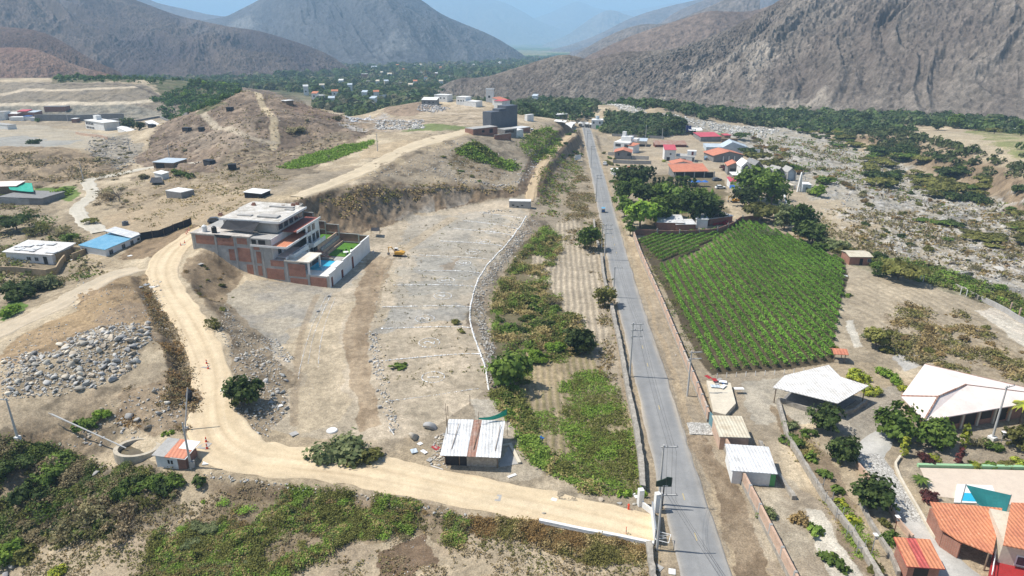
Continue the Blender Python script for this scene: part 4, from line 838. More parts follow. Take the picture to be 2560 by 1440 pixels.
tufts('dry_weeds', [(330,400),(460,288),(540,262),(620,222),(720,246),(880,298),(930,330),(860,395),(700,415),(600,440),(480,450),(400,440)], 2400, .4, .6, ['twig','brown','grey'], 'sparse dry scrub speckling the rocky hill', 'scrub', 16, 3, .05)
tufts('dry_weeds', [(-50,1360),(300,1330),(420,1260),(700,1200),(1100,1290),(1640,1360),(1640,1480),(-50,1480)], 6000, .1, .22, ['twig','brown','grey','olive'], 'thin dry weeds over the bare foreground field', 'weeds', 17, 5, .0)
tufts('dry_weeds', [(350,690),(440,830),(480,940),(500,1010),(470,1080),(300,1060),(330,960),(420,900),(380,800)], 3000, .12, .4, ['twig','brown','grey','rust'], 'dry brown brush on the bank left of the pale road', 'scrub', 18, 5, -.15)
tufts('dry_weeds', [(760,500),(900,470),(1080,460),(1200,462),(1290,470),(1280,480),(1090,475),(950,500),(860,540)], 600, .26, .6, ['brown','straw','olive'], 'brown weeds hanging over the edge of the cut cliff', 'scrub', 19, 5, -.3)
tufts('dry_weeds', [(1970,600),(2100,520),(2500,520),(2700,600),(2700,740),(2400,690),(2150,640)], 4200, .35, .7, ['grey','twig','olive','brown'], 'dry grey brush scattered over the lower riverbed', 'scrub', 20, 5, .02)
tufts('dry_weeds', [(1850,320),(2100,350),(2300,440),(2600,520),(2600,560),(2200,500),(2000,430)], 2600, .45, 1.0, ['grey','rust','olive','green'], 'grey and rusty brush among the river stones', 'scrub', 21, 5, .05)
# small debris / clods all over the bare ground of the platform and banks
tufts('dry_weeds', [(930,560),(1310,510),(1320,540),(1190,730),(1220,960),(960,1060),(930,760)], 900, .14, .2, ['grey','olive','twig'], 'tiny weeds on the marked lots', 'weeds', 22, 4, .1)
# ---- far wood
def farwood():
    r = np.random.default_rng(5); n = 24000; D = np.exp(r.random(n) * (math.log(2600) - math.log(500)) + math.log(500)); t = r.uniform(-.75, .85, n); x = t * halfw(D); y = D; z = Hs(x, y)
    px, py = proj(x, y, z)
    f = fbm(x / 60, y / 90, 3, 6); ok = (z < 2.5) & (f > -.32) & ~((px > 1450) & (py > 262)) & (py < 300) & ~((py > 250) & (px < 1080) & (px > 600) & (y < 560)) & (y > 545 + 35 * vnoise(x / 40, y / 40, 4))
    ok |= (z < 2.5) & (y > 900) & (vnoise(x / 25, y / 25, 8) > .35)
    x, y, z, f = x[ok], y[ok], z[ok], f[ok]; n = len(x); h = (2.6 + 4.2 * r.random(n) ** 2) * (1 + .5 * (y > 1200)); k = 13
    m = n * k; q = np.repeat(np.stack([x, y, z], 1), k, 0); d = r.normal(size=(m, 3)); d /= np.linalg.norm(d, axis=1)[:, None]; d[:, 2] = np.abs(d[:, 2]); hh = np.repeat(h, k)
    q = q + d * hh[:, None] * np.array([.85, .85, .75]) + np.stack([0 * hh, 0 * hh, hh * .25], 1)
    V, F = quads(q, hh * .42, d + r.normal(size=(m, 3)) * .3, r); p = np.array([(.04, .07, .025), (.06, .10, .032), (.085, .125, .04), (.12, .13, .06), (.16, .15, .09)]); ci = np.clip((vnoise(x / 18, y / 18, 3) * 3 + r.random(n) * 2.2).astype(int) , 0, 4)
    c = np.repeat(p[ci], k, 0) * (.7 + .6 * r.random((m, 1))); tag(linkmesh('wood', V, F, M_tuft, col=np.repeat(c, 4, 0)), 'dark green wood covering the far valley floor', 'woodland', kind='stuff')
farwood()
# ---------------- building helpers
M_white = mat('white_render', (.74, .74, .72), (.64, .63, .60), .6, .10, .8, spec=.2); M_cream = mat('cream_render', (.62, .55, .43), (.52, .46, .36), .6, .12, .85)
M_conc = mat('concrete', (.40, .385, .36), (.31, .30, .28), .8, .15, .9, bumpd=.01); M_gconc = mat('dark_concrete', (.25, .245, .235), (.19, .185, .18), .8, .18, .9)
M_stonewall = mat('stone_masonry', (.40, .365, .31), (.24, .215, .18), 2.2, .35, .95, bumpd=.06); M_adobe = mat('adobe', (.42, .32, .20), (.30, .22, .14), 1.2, .2, .95, bumpd=.02)
M_dark = mat('dark_opening', (.02, .02, .022), None, 1, .1, .5); M_glass = mat('window_glass', (.035, .045, .055), (.06, .07, .08), .8, .2, .12, spec=.6)
M_wood = mat('old_wood', (.26, .19, .13), (.17, .12, .08), 2, .25, .9); M_rustwood = mat('rust_red_door', (.16, .04, .025), None, 1, .2, .7); M_slate = mat('dark_grey_panels', (.085, .095, .115), (.115, .125, .145), .25, .18, .6)
M_metalw = wavemat('white_sheet', (.72, .72, .71), (.54, .53, .51), 'X', .5, .45, .14, (.42, .33, .26)); M_metalold = wavemat('old_sheet', (.72, .70, .67), (.58, .55, .50), 'X', .5, .55, .15, (.30, .19, .12))
M_tinbeige = wavemat('beige_sheet', (.62, .56, .43), (.50, .42, .30), 'X', .5, .6, .12, (.36, .26, .17)); M_bluesheet = wavemat('blue_sheet', (.13, .34, .50), (.20, .42, .56), 'X', .6, .45, .08, (.35, .45, .5)); M_palesheet = wavemat('pale_blue_sheet', (.52, .58, .62), (.44, .50, .55), 'X', .6, .5, .08)
M_rustsheet = wavemat('rusty_sheet', (.32, .17, .12), (.38, .29, .24), 'X', .5, .8, .2, (.42, .30, .22)); M_tile = wavemat('clay_tiles', (.60, .235, .12), (.50, .185, .10), 'X', .45, .75, .14, (.66, .34, .2), bd=.08); M_tiler = wavemat('red_tiles', (.50, .10, .085), (.42, .085, .07), 'X', .45, .7, .14, (.6, .22, .16), bd=.08)
M_pinkroof = mat('pale_pink_roofing', (.80, .69, .63), (.70, .59, .53), .35, .07, .7, bumpd=.01); M_pinkred = wavemat('pink_red_sheet', (.55, .10, .13), (.48, .08, .10), 'X', .6, .6, .1); M_orange = wavemat('orange_sheet', (.58, .225, .13), (.50, .18, .11), 'X', .6, .6, .1, (.66, .32, .2))
M_redpaint = mat('red_paint', (.36, .03, .03), (.28, .025, .025), .8, .12, .6); M_yellow = mat('machine_yellow', (.62, .33, .03), (.5, .26, .03), 1.5, .12, .45, spec=.4); M_black = mat('black_plastic', (.018, .018, .02), None, 1, .2, .55); M_steel = mat('galvanised_steel', (.45, .46, .47), (.36, .37, .38), 1, .1, .45, .4)
M_tarp = mat('green_tarp', (.02, .36, .25), (.015, .30, .20), .6, .12, .55); M_shade = mat('shade_cloth', (.015, .15, .15), (.012, .12, .12), .5, .1, .8); M_blktarp = mat('black_mesh', (.022, .022, .026), (.035, .035, .04), .6, .2, .8); M_orangep = mat('cone_orange', (.75, .075, .03), None, 1, .05, .5); M_blue = mat('blue_plastic', (.04, .14, .42), (.03, .11, .34), .7, .12, .5)
M_lawn = mat('lawn', (.085, .21, .02), (.06, .15, .015), .7, .2, .95, bumpd=.03); M_poolw = mat('pool_water', (.02, .36, .55), (.03, .42, .60), .6, .08, .08, spec=.7); M_green = mat('green_paint', (.10, .33, .12), None, .6, .1, .6); M_teal = mat('teal_paint', (.14, .26, .29), (.10, .2, .23), 1, .12, .6); M_tyre = mat('tyre_rubber', (.02, .02, .02), None, 1, .1, .9)
def brickmat(name, c1, c2, mortar, sc=1.0):
    m, t, b = nodes(name); g = N(t, 'ShaderNodeTexCoord'); sx = N(t, 'ShaderNodeSeparateXYZ'); t.links.new(g.outputs['Object'], sx.inputs[0]); cx = N(t, 'ShaderNodeCombineXYZ')
    t.links.new(mul(t, sx.outputs[0], sx.outputs[1], 'ADD'), cx.inputs[0]); t.links.new(sx.outputs[2], cx.inputs[1]); br = N(t, 'ShaderNodeTexBrick'); t.links.new(cx.outputs[0], br.inputs['Vector'])
    br.inputs['Scale'].default_value = sc; br.inputs['Brick Width'].default_value = .28; br.inputs['Row Height'].default_value = .12; br.inputs['Mortar Size'].default_value = .012
    for k, v in (('Color1', c1), ('Color2', c2), ('Mortar', mortar)): br.inputs[k].default_value = (*v, 1)
    n = noise(t, g.outputs['Object'], .9, 5, .7); t.links.new(vmulc(t, br.outputs['Color'], maprange(t, n, .3, .7, .75, 1.2)), b.inputs['Base Color']); b.inputs['Roughness'].default_value = .9; return m
M_brick = brickmat('brick', (.27, .115, .075), (.22, .09, .06), (.27, .22, .18)); M_brickp = brickmat('pale_brick', (.52, .35, .25), (.46, .30, .21), (.46, .38, .30)); M_brickr = brickmat('red_brick', (.34, .13, .08), (.29, .11, .07), (.33, .26, .2))
class Fr:
    """local frame: x along the front, y away from the camera, z up from the base"""
    def __init__(s, A, B=None, z=None, ang=None, vdir=None, O=None, u=None):
        if O is None:
            a = G(*A)[0] if not isinstance(A, np.ndarray) else A
            b = G(*B)[0] if (B is not None and not isinstance(B, np.ndarray)) else B
            s.O = np.array(a); s.O[2] = z if z is not None else (min(a[2], b[2]) if b is not None else a[2])
            if b is not None: d = (b - a)[:2]; s.L = float(np.hypot(*d)); s.u = d / s.L
            else: s.L = 0; s.u = np.array([math.cos(ang or 0), math.sin(ang or 0)])
        else: s.O = np.array(O, float); s.u = np.array(u, float); s.L = 0
        s.v = np.array([-s.u[1], s.u[0]]) if vdir is None else np.array(vdir, float)
    def P(s, x, y, z): q = s.O[:2] + s.u * x + s.v * y; return (q[0], q[1], s.O[2] + z)
class Thing:
    def __init__(s, name, label, cat, org, group=None, kind=None):
        s.o = bpy.data.objects.new(name, None); s.o.empty_display_size = .3; s.o.location = tuple(org); COL.objects.link(s.o); tag(s.o, label, cat, group, kind); s.org = np.array(org, float)
    def part(s, name, vf, m, parent=None, label=None, smooth=False, col=None):
        V = np.array([tuple(p) for p in vf[0]], float) - s.org; o = linkmesh(name, V, vf[1], m, parent if parent is not None else s.o, smooth, col=col)
        if label: o['label'] = label
        return o
def boxf(f, x0, x1, y0, y1, z0, z1):
    V = [f.P(x, y, z) for z in (z0, z1) for y in (y0, y1) for x in (x0, x1)]
    return V, [(0, 2, 3, 1), (4, 5, 7, 6), (0, 1, 5, 4), (2, 6, 7, 3), (0, 4, 6, 2), (1, 3, 7, 5)]
def prismf(f, prof, y0, y1, axis='y'):
    """extrude a closed (x,z) profile from y0 to y1 (or a (y,z) profile along x)"""
    n = len(prof); V = [f.P(a, y0, b) if axis == 'y' else f.P(y0, a, b) for a, b in prof] + [f.P(a, y1, b) if axis == 'y' else f.P(y1, a, b) for a, b in prof]
    return V, [tuple(range(n)), tuple(range(2 * n - 1, n - 1, -1))] + [(i, (i + 1) % n, n + (i + 1) % n, n + i) for i in range(n)]
def polyslab(pts, z0, z1):
    n = len(pts); V = [(p[0], p[1], z0) for p in pts] + [(p[0], p[1], z1) for p in pts]
    return V, [tuple(range(n - 1, -1, -1)), tuple(range(n, 2 * n))] + [(i, (i + 1) % n, n + (i + 1) % n, n + i) for i in range(n)]
def side_box(f, side, L, D, x, z, w, h, out=.03, inn=.10):
    if side == 'f': return boxf(f, x, x + w, -out, inn, z, z + h)
    if side == 'b': return boxf(f, x, x + w, D - inn, D + out, z, z + h)
    if side == 'l': return boxf(f, -out, inn, x, x + w, z, z + h)
    return boxf(f, L - inn, L + out, x, x + w, z, z + h)
def opening(t, f, side, L, D, x, z, w, h, kind='window', fm=None, detail=True):
    fm = fm or M_conc
    if kind == 'window' and detail:
        parts = [side_box(f, side, L, D, x - .1, z - .1, w + .2, .1, .06), side_box(f, side, L, D, x - .1, z + h, w + .2, .1, .06), side_box(f, side, L, D, x - .1, z, .1, h, .055), side_box(f, side, L, D, x + w, z, .1, h, .055), side_box(f, side, L, D, x + w / 2 - .03, z, .06, h, .05)]
        p = t.part('window', joinm(parts), fm); t.part('pane', side_box(f, side, L, D, x, z, w, h, .02, .03), M_glass, p)
    elif kind == 'window': t.part('window', side_box(f, side, L, D, x, z, w, h, .04), M_glass)
    elif kind == 'door': t.part('door', side_box(f, side, L, D, x, z, w, h, .04), fm)
    else: t.part('opening', side_box(f, side, L, D, x, z, w, h, .03), M_dark)
def roof_vf(f, kind, L, D, h, oh, rise, th=.12):
    x0, x1, y0, y1 = -oh, L + oh, -oh, D + oh
    if kind == 'flat': return boxf(f, x0, x1, y0, y1, h, h + th + .1)
    if kind == 'mono': return prismf(f, [(y0, h), (y1, h + rise), (y1, h + rise + th), (y0, h + th)], x0, x1, 'x')      # rises away from the camera
    if kind == 'monof': return prismf(f, [(y0, h + rise), (y1, h), (y1, h + th), (y0, h + rise + th)], x0, x1, 'x')
    if kind == 'monox': return prismf(f, [(x0, h), (x1, h + rise), (x1, h + rise + th), (x0, h + th)], y0, y1)
    if kind == 'gable': m = D / 2; return prismf(f, [(y0, h), (m, h + rise), (y1, h), (y1, h + th), (m, h + rise + th), (y0, h + th)], x0, x1, 'x')   # ridge along the front
    if kind == 'gabley': m = L / 2; return prismf(f, [(x0, h), (m, h + rise), (x1, h), (x1, h + th), (m, h + rise + th), (x0, h + th)], y0, y1)       # gable end faces the front
    if kind == 'hip':
        k = min(L, D) / 2; r0, r1 = ((k, D / 2), (L - k, D / 2)) if L >= D else ((L / 2, k), (L / 2, D - k))
        B = [(x0, y0), (x1, y0), (x1, y1), (x0, y1)]; V = [f.P(x, y, h) for x, y in B] + [f.P(x, y, h + th) for x, y in B] + [f.P(*r0, h + rise), f.P(*r1, h + rise)]
        F = [(3, 2, 1, 0), (0, 1, 5, 4), (1, 2, 6, 5), (2, 3, 7, 6), (3, 0, 4, 7)]
        F += [(4, 5, 9, 8), (5, 6, 9), (6, 7, 8, 9), (7, 4, 8)] if L >= D else [(4, 5, 8), (5, 6, 9, 8), (6, 7, 9), (7, 4, 8, 9)]
        return V, F
def house(A, B, D, h, roof, wm, rm, name, label, cat='house', rise=1.2, oh=.3, opn=(), group=None, detail=True, parapet=0, f=None, sink=1.0, extra=None):
    """opn rows: (side, x, z, w, h, kind)"""
    f = f or Fr(A, B); L = f.L; t = Thing(name, label, cat, f.P(0, 0, 0), group); walls = [boxf(f, 0, L, 0, D, -sink, h)]
    if roof == 'gabley': walls = [prismf(f, [(0, -sink), (L, -sink), (L, h), (L / 2, h + rise), (0, h)], 0, D)]
    elif roof == 'gable': walls = [prismf(f, [(0, -sink), (D, -sink), (D, h), (D / 2, h + rise), (0, h)], 0, L, 'x')]
    elif roof == 'mono': walls = [prismf(f, [(0, -sink), (D, -sink), (D, h + rise), (0, h)], 0, L, 'x')]
    elif roof == 'monof': walls = [prismf(f, [(0, -sink), (D, -sink), (D, h), (0, h + rise)], 0, L, 'x')]
    elif roof == 'monox': walls = [prismf(f, [(0, -sink), (L, -sink), (L, h + rise), (0, h)], 0, D)]
    t.part('wall', joinm(walls), wm); r = t.part('roof', roof_vf(f, roof, L, D, h + .004, oh, rise), rm)
    if parapet:
        q = .15; a, b = h + .22, h + .22 + parapet; t.part('parapet', joinm([boxf(f, 0, L, 0, q, a, b), boxf(f, 0, L, D - q, D, a, b), boxf(f, 0, q, q, D - q, a, b), boxf(f, L - q, L, q, D - q, a, b)]), wm)
    for o in opn: opening(t, f, o[0], L, D, *o[1:5], o[5] if len(o) > 5 else 'window', o[6] if len(o) > 6 else None, detail)
    if extra: extra(t, f, L, D)
    return t, f
def wallrun(name, pl, h, th, m, label, cat='wall', cap=None, posts=None, sink=.6, lower=None, group=None, hs=None, step=4.0, jag=0):
    """a boundary wall along ground points; parts: panel (and lower course), posts, cap"""
    g = GP(pl); t = Thing(name, label, cat, g[0], group); P = []; d = np.concatenate([[0], np.cumsum(np.hypot(*np.diff(g[:, :2], axis=0).T))]); n = max(2, int(d[-1] / step) + 1)
    s = np.linspace(0, d[-1], n); X = np.interp(s, d, g[:, 0]); Y = np.interp(s, d, g[:, 1]); Zz = Hs(X, Y); H = np.interp(s, d, hs) if hs is not None else np.full(n, h); rr = np.random.default_rng(len(label))
    def seg(z0f, z1f, w):
        V = []; F = []
        for i in range(n):
            a = np.array([X[min(i + 1, n - 1)] - X[max(i - 1, 0)], Y[min(i + 1, n - 1)] - Y[max(i - 1, 0)]]); a /= np.hypot(*a) + 1e-9; nn = np.array([-a[1], a[0]]) * w / 2; j = rr.normal(size=4) * jag
            for sx, zf, k in ((-1, z0f, 0), (1, z0f, 1), (1, z1f, 2), (-1, z1f, 3)): V.append((X[i] + nn[0] * sx * (1 + j[k] * .8), Y[i] + nn[1] * sx * (1 + j[k] * .8), Zz[i] + zf(i) + (j[k] * .6 if k > 1 else 0)))
            if i: b = (i - 1) * 4; c = i * 4; F += [(b + k, b + (k + 1) % 4, c + (k + 1) % 4, c + k) for k in range(4)]
        F += [(3, 2, 1, 0), tuple(4 * n - 4 + k for k in range(4))]; return V, F
    if lower: t.part('stone_base', seg(lambda i: -sink, lambda i: lower[0], th + .12), lower[1]); t.part('brickwork', seg(lambda i: lower[0], lambda i: H[i], th), m)
    else: t.part('panel', seg(lambda i: -sink, lambda i: H[i], th), m)
    if cap: t.part('coping', seg(lambda i: H[i], lambda i: H[i] + .1, th + .1), cap)
    if posts:
        ps = np.arange(0, d[-1] + .1, posts[0])
        for q in ps:
            x = np.interp(q, d, g[:, 0]); y = np.interp(q, d, g[:, 1]); z = float(Hs(x, y)); w = posts[2] / 2
            t.part('post', ([(x + a * w, y + b * w, z + c) for c in (-.3, posts[1]) for b in (-1, 1) for a in (-1, 1)], [(0, 2, 3, 1), (4, 5, 7, 6), (0, 1, 5, 4), (2, 6, 7, 3), (0, 4, 6, 2), (1, 3, 7, 5)]), posts[3])
    return t
def cyl(x, y, z0, z1, r0, r1=None, k=12):
    r1 = r0 if r1 is None else r1; V = [(x + r * math.cos(2 * math.pi * i / k), y + r * math.sin(2 * math.pi * i / k), z) for z, r in ((z0, r0), (z1, r1)) for i in range(k)]
    return V, [tuple(range(k - 1, -1, -1)), tuple(range(k, 2 * k))] + [(i, (i + 1) % k, k + (i + 1) % k, k + i) for i in range(k)]

# ---------------- the villa
def villa():
    f = Fr(None, O=(-43.8, 154.6, 0), u=(-.97, .24), vdir=(.14, .99)); t = Thing('villa', 'unfinished three storey brick and white villa with pool terraced into the bank', 'villa', (-60, 165, 2))
    b = lambda *a: boxf(f, *a)
    t.part('wall', joinm([b(15, 37, 0, 20, 1, 13.3), b(11.4, 15, 0, 12, 1, 8.2), b(20, 35, 20, 28.6, 6, 14.6), b(15.5, 30.5, 5, 20, 13.5, 16.2), b(7.8, 11.4, 0, 7, 1, 8.1)]), M_conc)
    t.part('terrace', joinm([b(.25, 7.8, 0, 3.6, 1, 5.0), b(.25, 15, 12, 28.4, 1, 4.55), b(9, 15, 16, 28.4, 4.55, 6.6), b(.25, 3.2, 3.6, 12, 1, 5.0), b(3.2, 7.8, 3.6, 12, 1, 4.3)]), M_conc)
    t.part('roof', joinm([b(14.4, 31.2, 4.4, 20.2, 16.2, 16.5), b(19.6, 35.4, 20.3, 28.6, 14.6, 14.9)]), mat('stained_white_roof', (.62, .59, .54), (.36, .33, .28), .4, .22, .85))
    t.part('roof', b(20.6, 37.2, -.15, 6.2, 13.3, 13.6), mat('dusty_white_roof', (.58, .54, .49), (.34, .30, .26), .5, .25, .85), label='lower front roof with black water tanks and hanging dark mesh')
    t.part('tiled_terrace', b(10.8, 20.5, -.15, 14, 11.4, 11.6), M_tile); t.part('tiled_terrace', b(11.2, 15.4, 7, 21.5, 13.32, 13.5), mat('brown_red_tiles', (.24, .07, .05), (.19, .055, .04), 1, .15, .7), label='dark red upper terrace strip')
    t.part('fascia', joinm([b(10.6, 10.8, -.15, 14.1, 11.25, 11.75), b(10.8, 20.5, -.3, -.15, 11.25, 11.75), b(11.0, 11.2, 7, 21.6, 13.2, 13.75), b(14.2, 14.4, 4.4, 20.3, 16.05, 16.6), b(14.4, 31.2, 4.2, 4.4, 16.05, 16.6)]), M_white)
    t.part('facade', joinm([b(14.85, 15, .2, 20, 4.6, 13.3), b(11.2, 11.38, 12.2, 20.5, 4.6, 13.2), b(11.38, 14.85, 20.3, 20.5, 4.6, 13.2), b(11.22, 11.4, .2, 12, 8.2, 9.0)]), M_white)
    t.part('balcony', joinm([b(10.2, 15, 2, 10.5, 8.2, 8.4), b(10.0, 10.2, 2, 10.5, 8.2, 9.3), b(10.2, 11.2, 1.8, 2, 8.2, 9.3)]), M_white)
    t.part('balcony', joinm([b(9.6, 11.2, 12.5, 20, 7.9, 8.1), b(9.4, 9.6, 12.5, 20, 7.9, 9.0), b(9.6, 11.2, 12.3, 12.5, 7.9, 9.0)]), M_white)
    for y in (3, 6.2, 9.2): w = t.part('window', b(14.78, 14.85, y, y + 1.7, 8.6, 10.9), M_gconc); t.part('pane', b(14.74, 14.78, y + .1, y + 1.6, 8.7, 10.8), M_glass, w)
    for y, z in ((13, 8.4), (15.6, 8.4), (18, 8.4), (13.2, 5), (15.8, 5), (18, 5), (13.4, 11.4), (16, 11.4)): w = t.part('window', b(11.12, 11.2, y, y + 1.7, z, z + 2.1), M_gconc); t.part('pane', b(11.08, 11.12, y + .1, y + 1.6, z + .1, z + 2.0), M_glass, w)
    for y in (6, 9, 12, 15, 17.6): t.part('window', b(15.42, 15.5, y, y + 2.0, 14.0, 15.6), M_glass)
    for y in (20.8, 23.4, 26): t.part('window', b(19.92, 20, y, y + 2.2, 12.2, 14.2), M_glass)
    for x, w_ in ((16.4, 1.9), (18.9, 1.6)): t.part('opening', b(x, x + w_, -.04, .1, 11.9, 13.0), M_dark)
    # brick infill between the concrete frame of the front wall
    for x0, x1, z0, z1 in ((30.6, 35.8, 10.9, 13.1), (25.2, 29.8, 10.9, 13.1), (21.4, 24.2, 11.6, 13.1), (25.3, 26.9, 7.2, 10.1), (20.9, 24.4, 7.1, 10.6), (18.0, 19.3, 7.0, 10.0), (18.2, 19.8, 10.4, 11.2), (20.7, 22.4, 3.9, 6.4), (18.2, 19.3, 3.8, 6.3), (12.2, 17.0, 3.2, 5.9), (12.0, 15.6, 6.6, 8.1)): t.part('brick_panel', b(x0, x1, -.06, 0, z0, z1), M_brickr)
    for x0, x1, z0, z1 in ((6.3, 10.9, 4.4, 7.6), (6.0, 10.7, 1.6, 3.9), (.9, 5.3, 1.6, 4.6)): t.part('brick_panel', b(x0, x1, -.06, 0, z0, z1), M_brickr)
    [t.part('column', b(x, x + .4, -.1, -.002, 1, z), M_conc) for x, z in ((.15, 5.2), (5.4, 5.2), (11.1, 8), (17.3, 11), (20.1, 13.2), (24.7, 13.2), (30, 13.2), (36.3, 13.2))]
    h = t.part('pool_house_roof', b(5.0, 11.8, -.2, 7.4, 8.1, 8.4), mat('sandy_roof', (.70, .66, .58), (.52, .46, .37), .4, .12, .85)); t.part('pillar', joinm([b(5.3, 5.7, .1, .5, 5, 8.1), b(5.3, 5.7, 6.5, 6.9, 5, 8.1)]), M_white, h)
    t.part('opening', b(7.7, 7.8, .4, 6.6, 5.05, 8.0), M_gconc)
    t.part('pool_deck', joinm([b(.25, 7.7, .05, 3.6, 5.0, 5.08), b(.25, 3.2, 3.6, 12, 5.0, 5.08)]), mat('pale_deck', (.70, .68, .63), (.62, .60, .55), .6, .06, .7)); t.part('pool_water', b(3.2, 7.8, 3.6, 12, 4.3, 4.85), M_poolw)
    t.part('lawn', b(.6, 7.6, 16.5, 28.2, 4.55, 4.7), M_lawn, label='lower lawn with white garden table'); t.part('lawn', b(10.4, 15, 17, 28.2, 6.6, 6.75), M_lawn, label='upper lawn below the villa windows')
    t.part('retaining_wall', joinm([b(9.6, 9.9, 15, 28.3, 4.5, 7.6), b(8.7, 8.9, 16, 28.3, 4.5, 5.9), b(7.9, 8.1, 17, 28.3, 4.5, 5.3)]), M_brickp)
    t.part('stair', joinm([b(5 + k * .5, 5.5 + k * .5, 13, 15, 4.55, 4.6 + k * .25) for k in range(9)]), M_brickr)
    t.part('planter', b(4.4, 7.6, 12.4, 13, 4.55, 5.3), M_stonewall); t.part('planter', b(1.5, 2.2, 12.5, 15, 4.55, 5.1), M_stonewall)
    # white perimeter wall, right side, stepped top
    w = t.part('perimeter_wall', joinm([b(-.02, .24, 0, 4, 1, 5.7), b(-.02, .24, 4, 9, 1, 6.0), b(-.02, .24, 9, 14.5, 1, 6.3), b(-.02, .24, 14.5, 16.5, 1, 6.6), b(-.02, .24, 16.5, 22, 1, 6.7), b(-.02, .24, 22, 28.7, 1, 7.0)]), M_white)
    t.part('coping', joinm([b(-.1, .32, 0, 4, 5.7, 5.84), b(-.1, .32, 4, 9, 6.0, 6.14), b(-.1, .32, 9, 14.5, 6.3, 6.44), b(-.1, .32, 14.5, 22, 6.702, 6.84), b(-.1, .32, 22, 28.8, 7.0, 7.14)]), M_white, w)
    for y0, y1, z1 in ((.7, 1.6, 4.6), (7.2, 8.3, 4.2), (14.6, 15.7, 5.3)): t.part('door', b(-.07, -.02, y0, y1, 2.1, z1), M_rustwood)
    # stepped brick wall at the back
    for x0, x1, z in ((.1, 3, 7.0), (3, 9, 7.2), (9, 13, 9.6), (13, 16.5, 10.3), (16.5, 19.5, 12.6), (19.5, 23.4, 15.0)):
        q = t.part('rear_wall', b(x0, x1, 28.7, 28.9, 1, z), M_brick); t.part('concrete_frame', joinm([b(x0, x0 + .35, 28.6, 28.98, 1, z + .12), b(x0 + .35, x1, 28.62, 28.96, z - .02, z + .13), b(x0 + .35, x1, 28.62, 28.7, z - 2.4, z - 2.15)]), M_conc, q)
    # roof clutter fixed to the slab
    t.part('roof_hatch', joinm([b(16.5, 22, 7.2, 9.6, 16.5, 16.9), b(24, 28, 7.6, 9, 16.5, 16.75), b(17, 24, 17.6, 18.8, 16.5, 16.85), b(16, 18.4, 15.5, 16.8, 16.5, 16.8)]), M_conc)
    t.part('shade_mesh', ([f.P(19.5, 3.9, 16.4), f.P(29, 4.2, 16.2), f.P(30, 2.4, 14.4), f.P(20.5, 1.8, 14.2), f.P(24.5, 3.0, 14.6)], [(0, 1, 4), (1, 2, 4), (2, 3, 4), (3, 0, 4)]), M_blktarp)
    t.part('shade_mesh', ([f.P(25.2, -.22, 13.65), f.P(30.4, -.22, 13.65), f.P(29.6, -.3, 12.9), f.P(26.2, -.3, 12.85)], [(0, 1, 2, 3)]), M_blktarp)
    for i, (x, y, m, lb) in enumerate(((34.0, 1.6, M_white, 'white water tank on the front roof of the villa'), (31.0, 1.2, M_black, 'black water tank on the front roof of the villa'))):
        q = Thing('water_tank', lb, 'water tank', f.P(x, y, 13.6)); p = f.P(x, y, 13.6); q.part('tank_body', cyl(p[0], p[1], 13.6, 15.0, .62), m, smooth=False); q.part('lid', cyl(p[0], p[1], 15.0, 15.3, .6, .2), m)
    for k, (x, y) in enumerate(((31.5, 6.2), (28.5, 18), (26, 20.8), (24.4, 21.6), (22.6, 23.4), (20.8, 26), (20.2, 27.4))):
        z = 16.5 if y < 20.2 else 14.9; q = Thing('brick_stack', '%s stack of red bricks on the villa roof, counted from the front' % OR1[k], 'brick stack', f.P(x, y, z), 'brick stacks on the villa roof'); q.part('bricks', joinm([b(x, x + 1.1, y, y + .6, z, z + .5), b(x + .1, x + .8, y + .05, y + .5, z + .504, z + .85)]), M_brickr)
    # garden furniture
    for k, (x, y) in enumerate(((3.0, 18.2), (1.7, 20.0))):
        p = f.P(x, y, 4.7); q = Thing('garden_table', 'round white garden table %s on the lower villa lawn' % ('nearer the pool' if k == 0 else 'farther from the pool'), 'table', p); q.part('tabletop', cyl(p[0], p[1], 5.42, 5.48, .75, k=16), M_white); q.part('leg', cyl(p[0], p[1], 4.7, 5.42, .07), M_white)
    for k, (x, y) in enumerate(((4.4, 18.6), (3.6, 19.8), (2.6, 21.2), (2.0, 16.9))):
        p = f.P(x, y, 4.7); g = Fr(None, O=p, u=(1, 0)); q = Thing('garden_chair', 'dark garden chair %s on the villa lawn' % ('left of the nearer table', 'between the two white tables', 'behind the farther table', 'closest to the white wall')[k], 'chair', p, 'garden chairs on the villa lawn'); q.part('seat', boxf(g, -.22, .22, -.22, .22, .42, .47), M_black); q.part('backrest', boxf(g, -.22, .22, .2, .25, .47, .95), M_black)
        for a, c in ((-.2, -.2), (.16, -.2), (-.2, .16), (.16, .16)): q.part('leg', boxf(g, a, a + .04, c, c + .04, 0, .42), M_black)
villa()
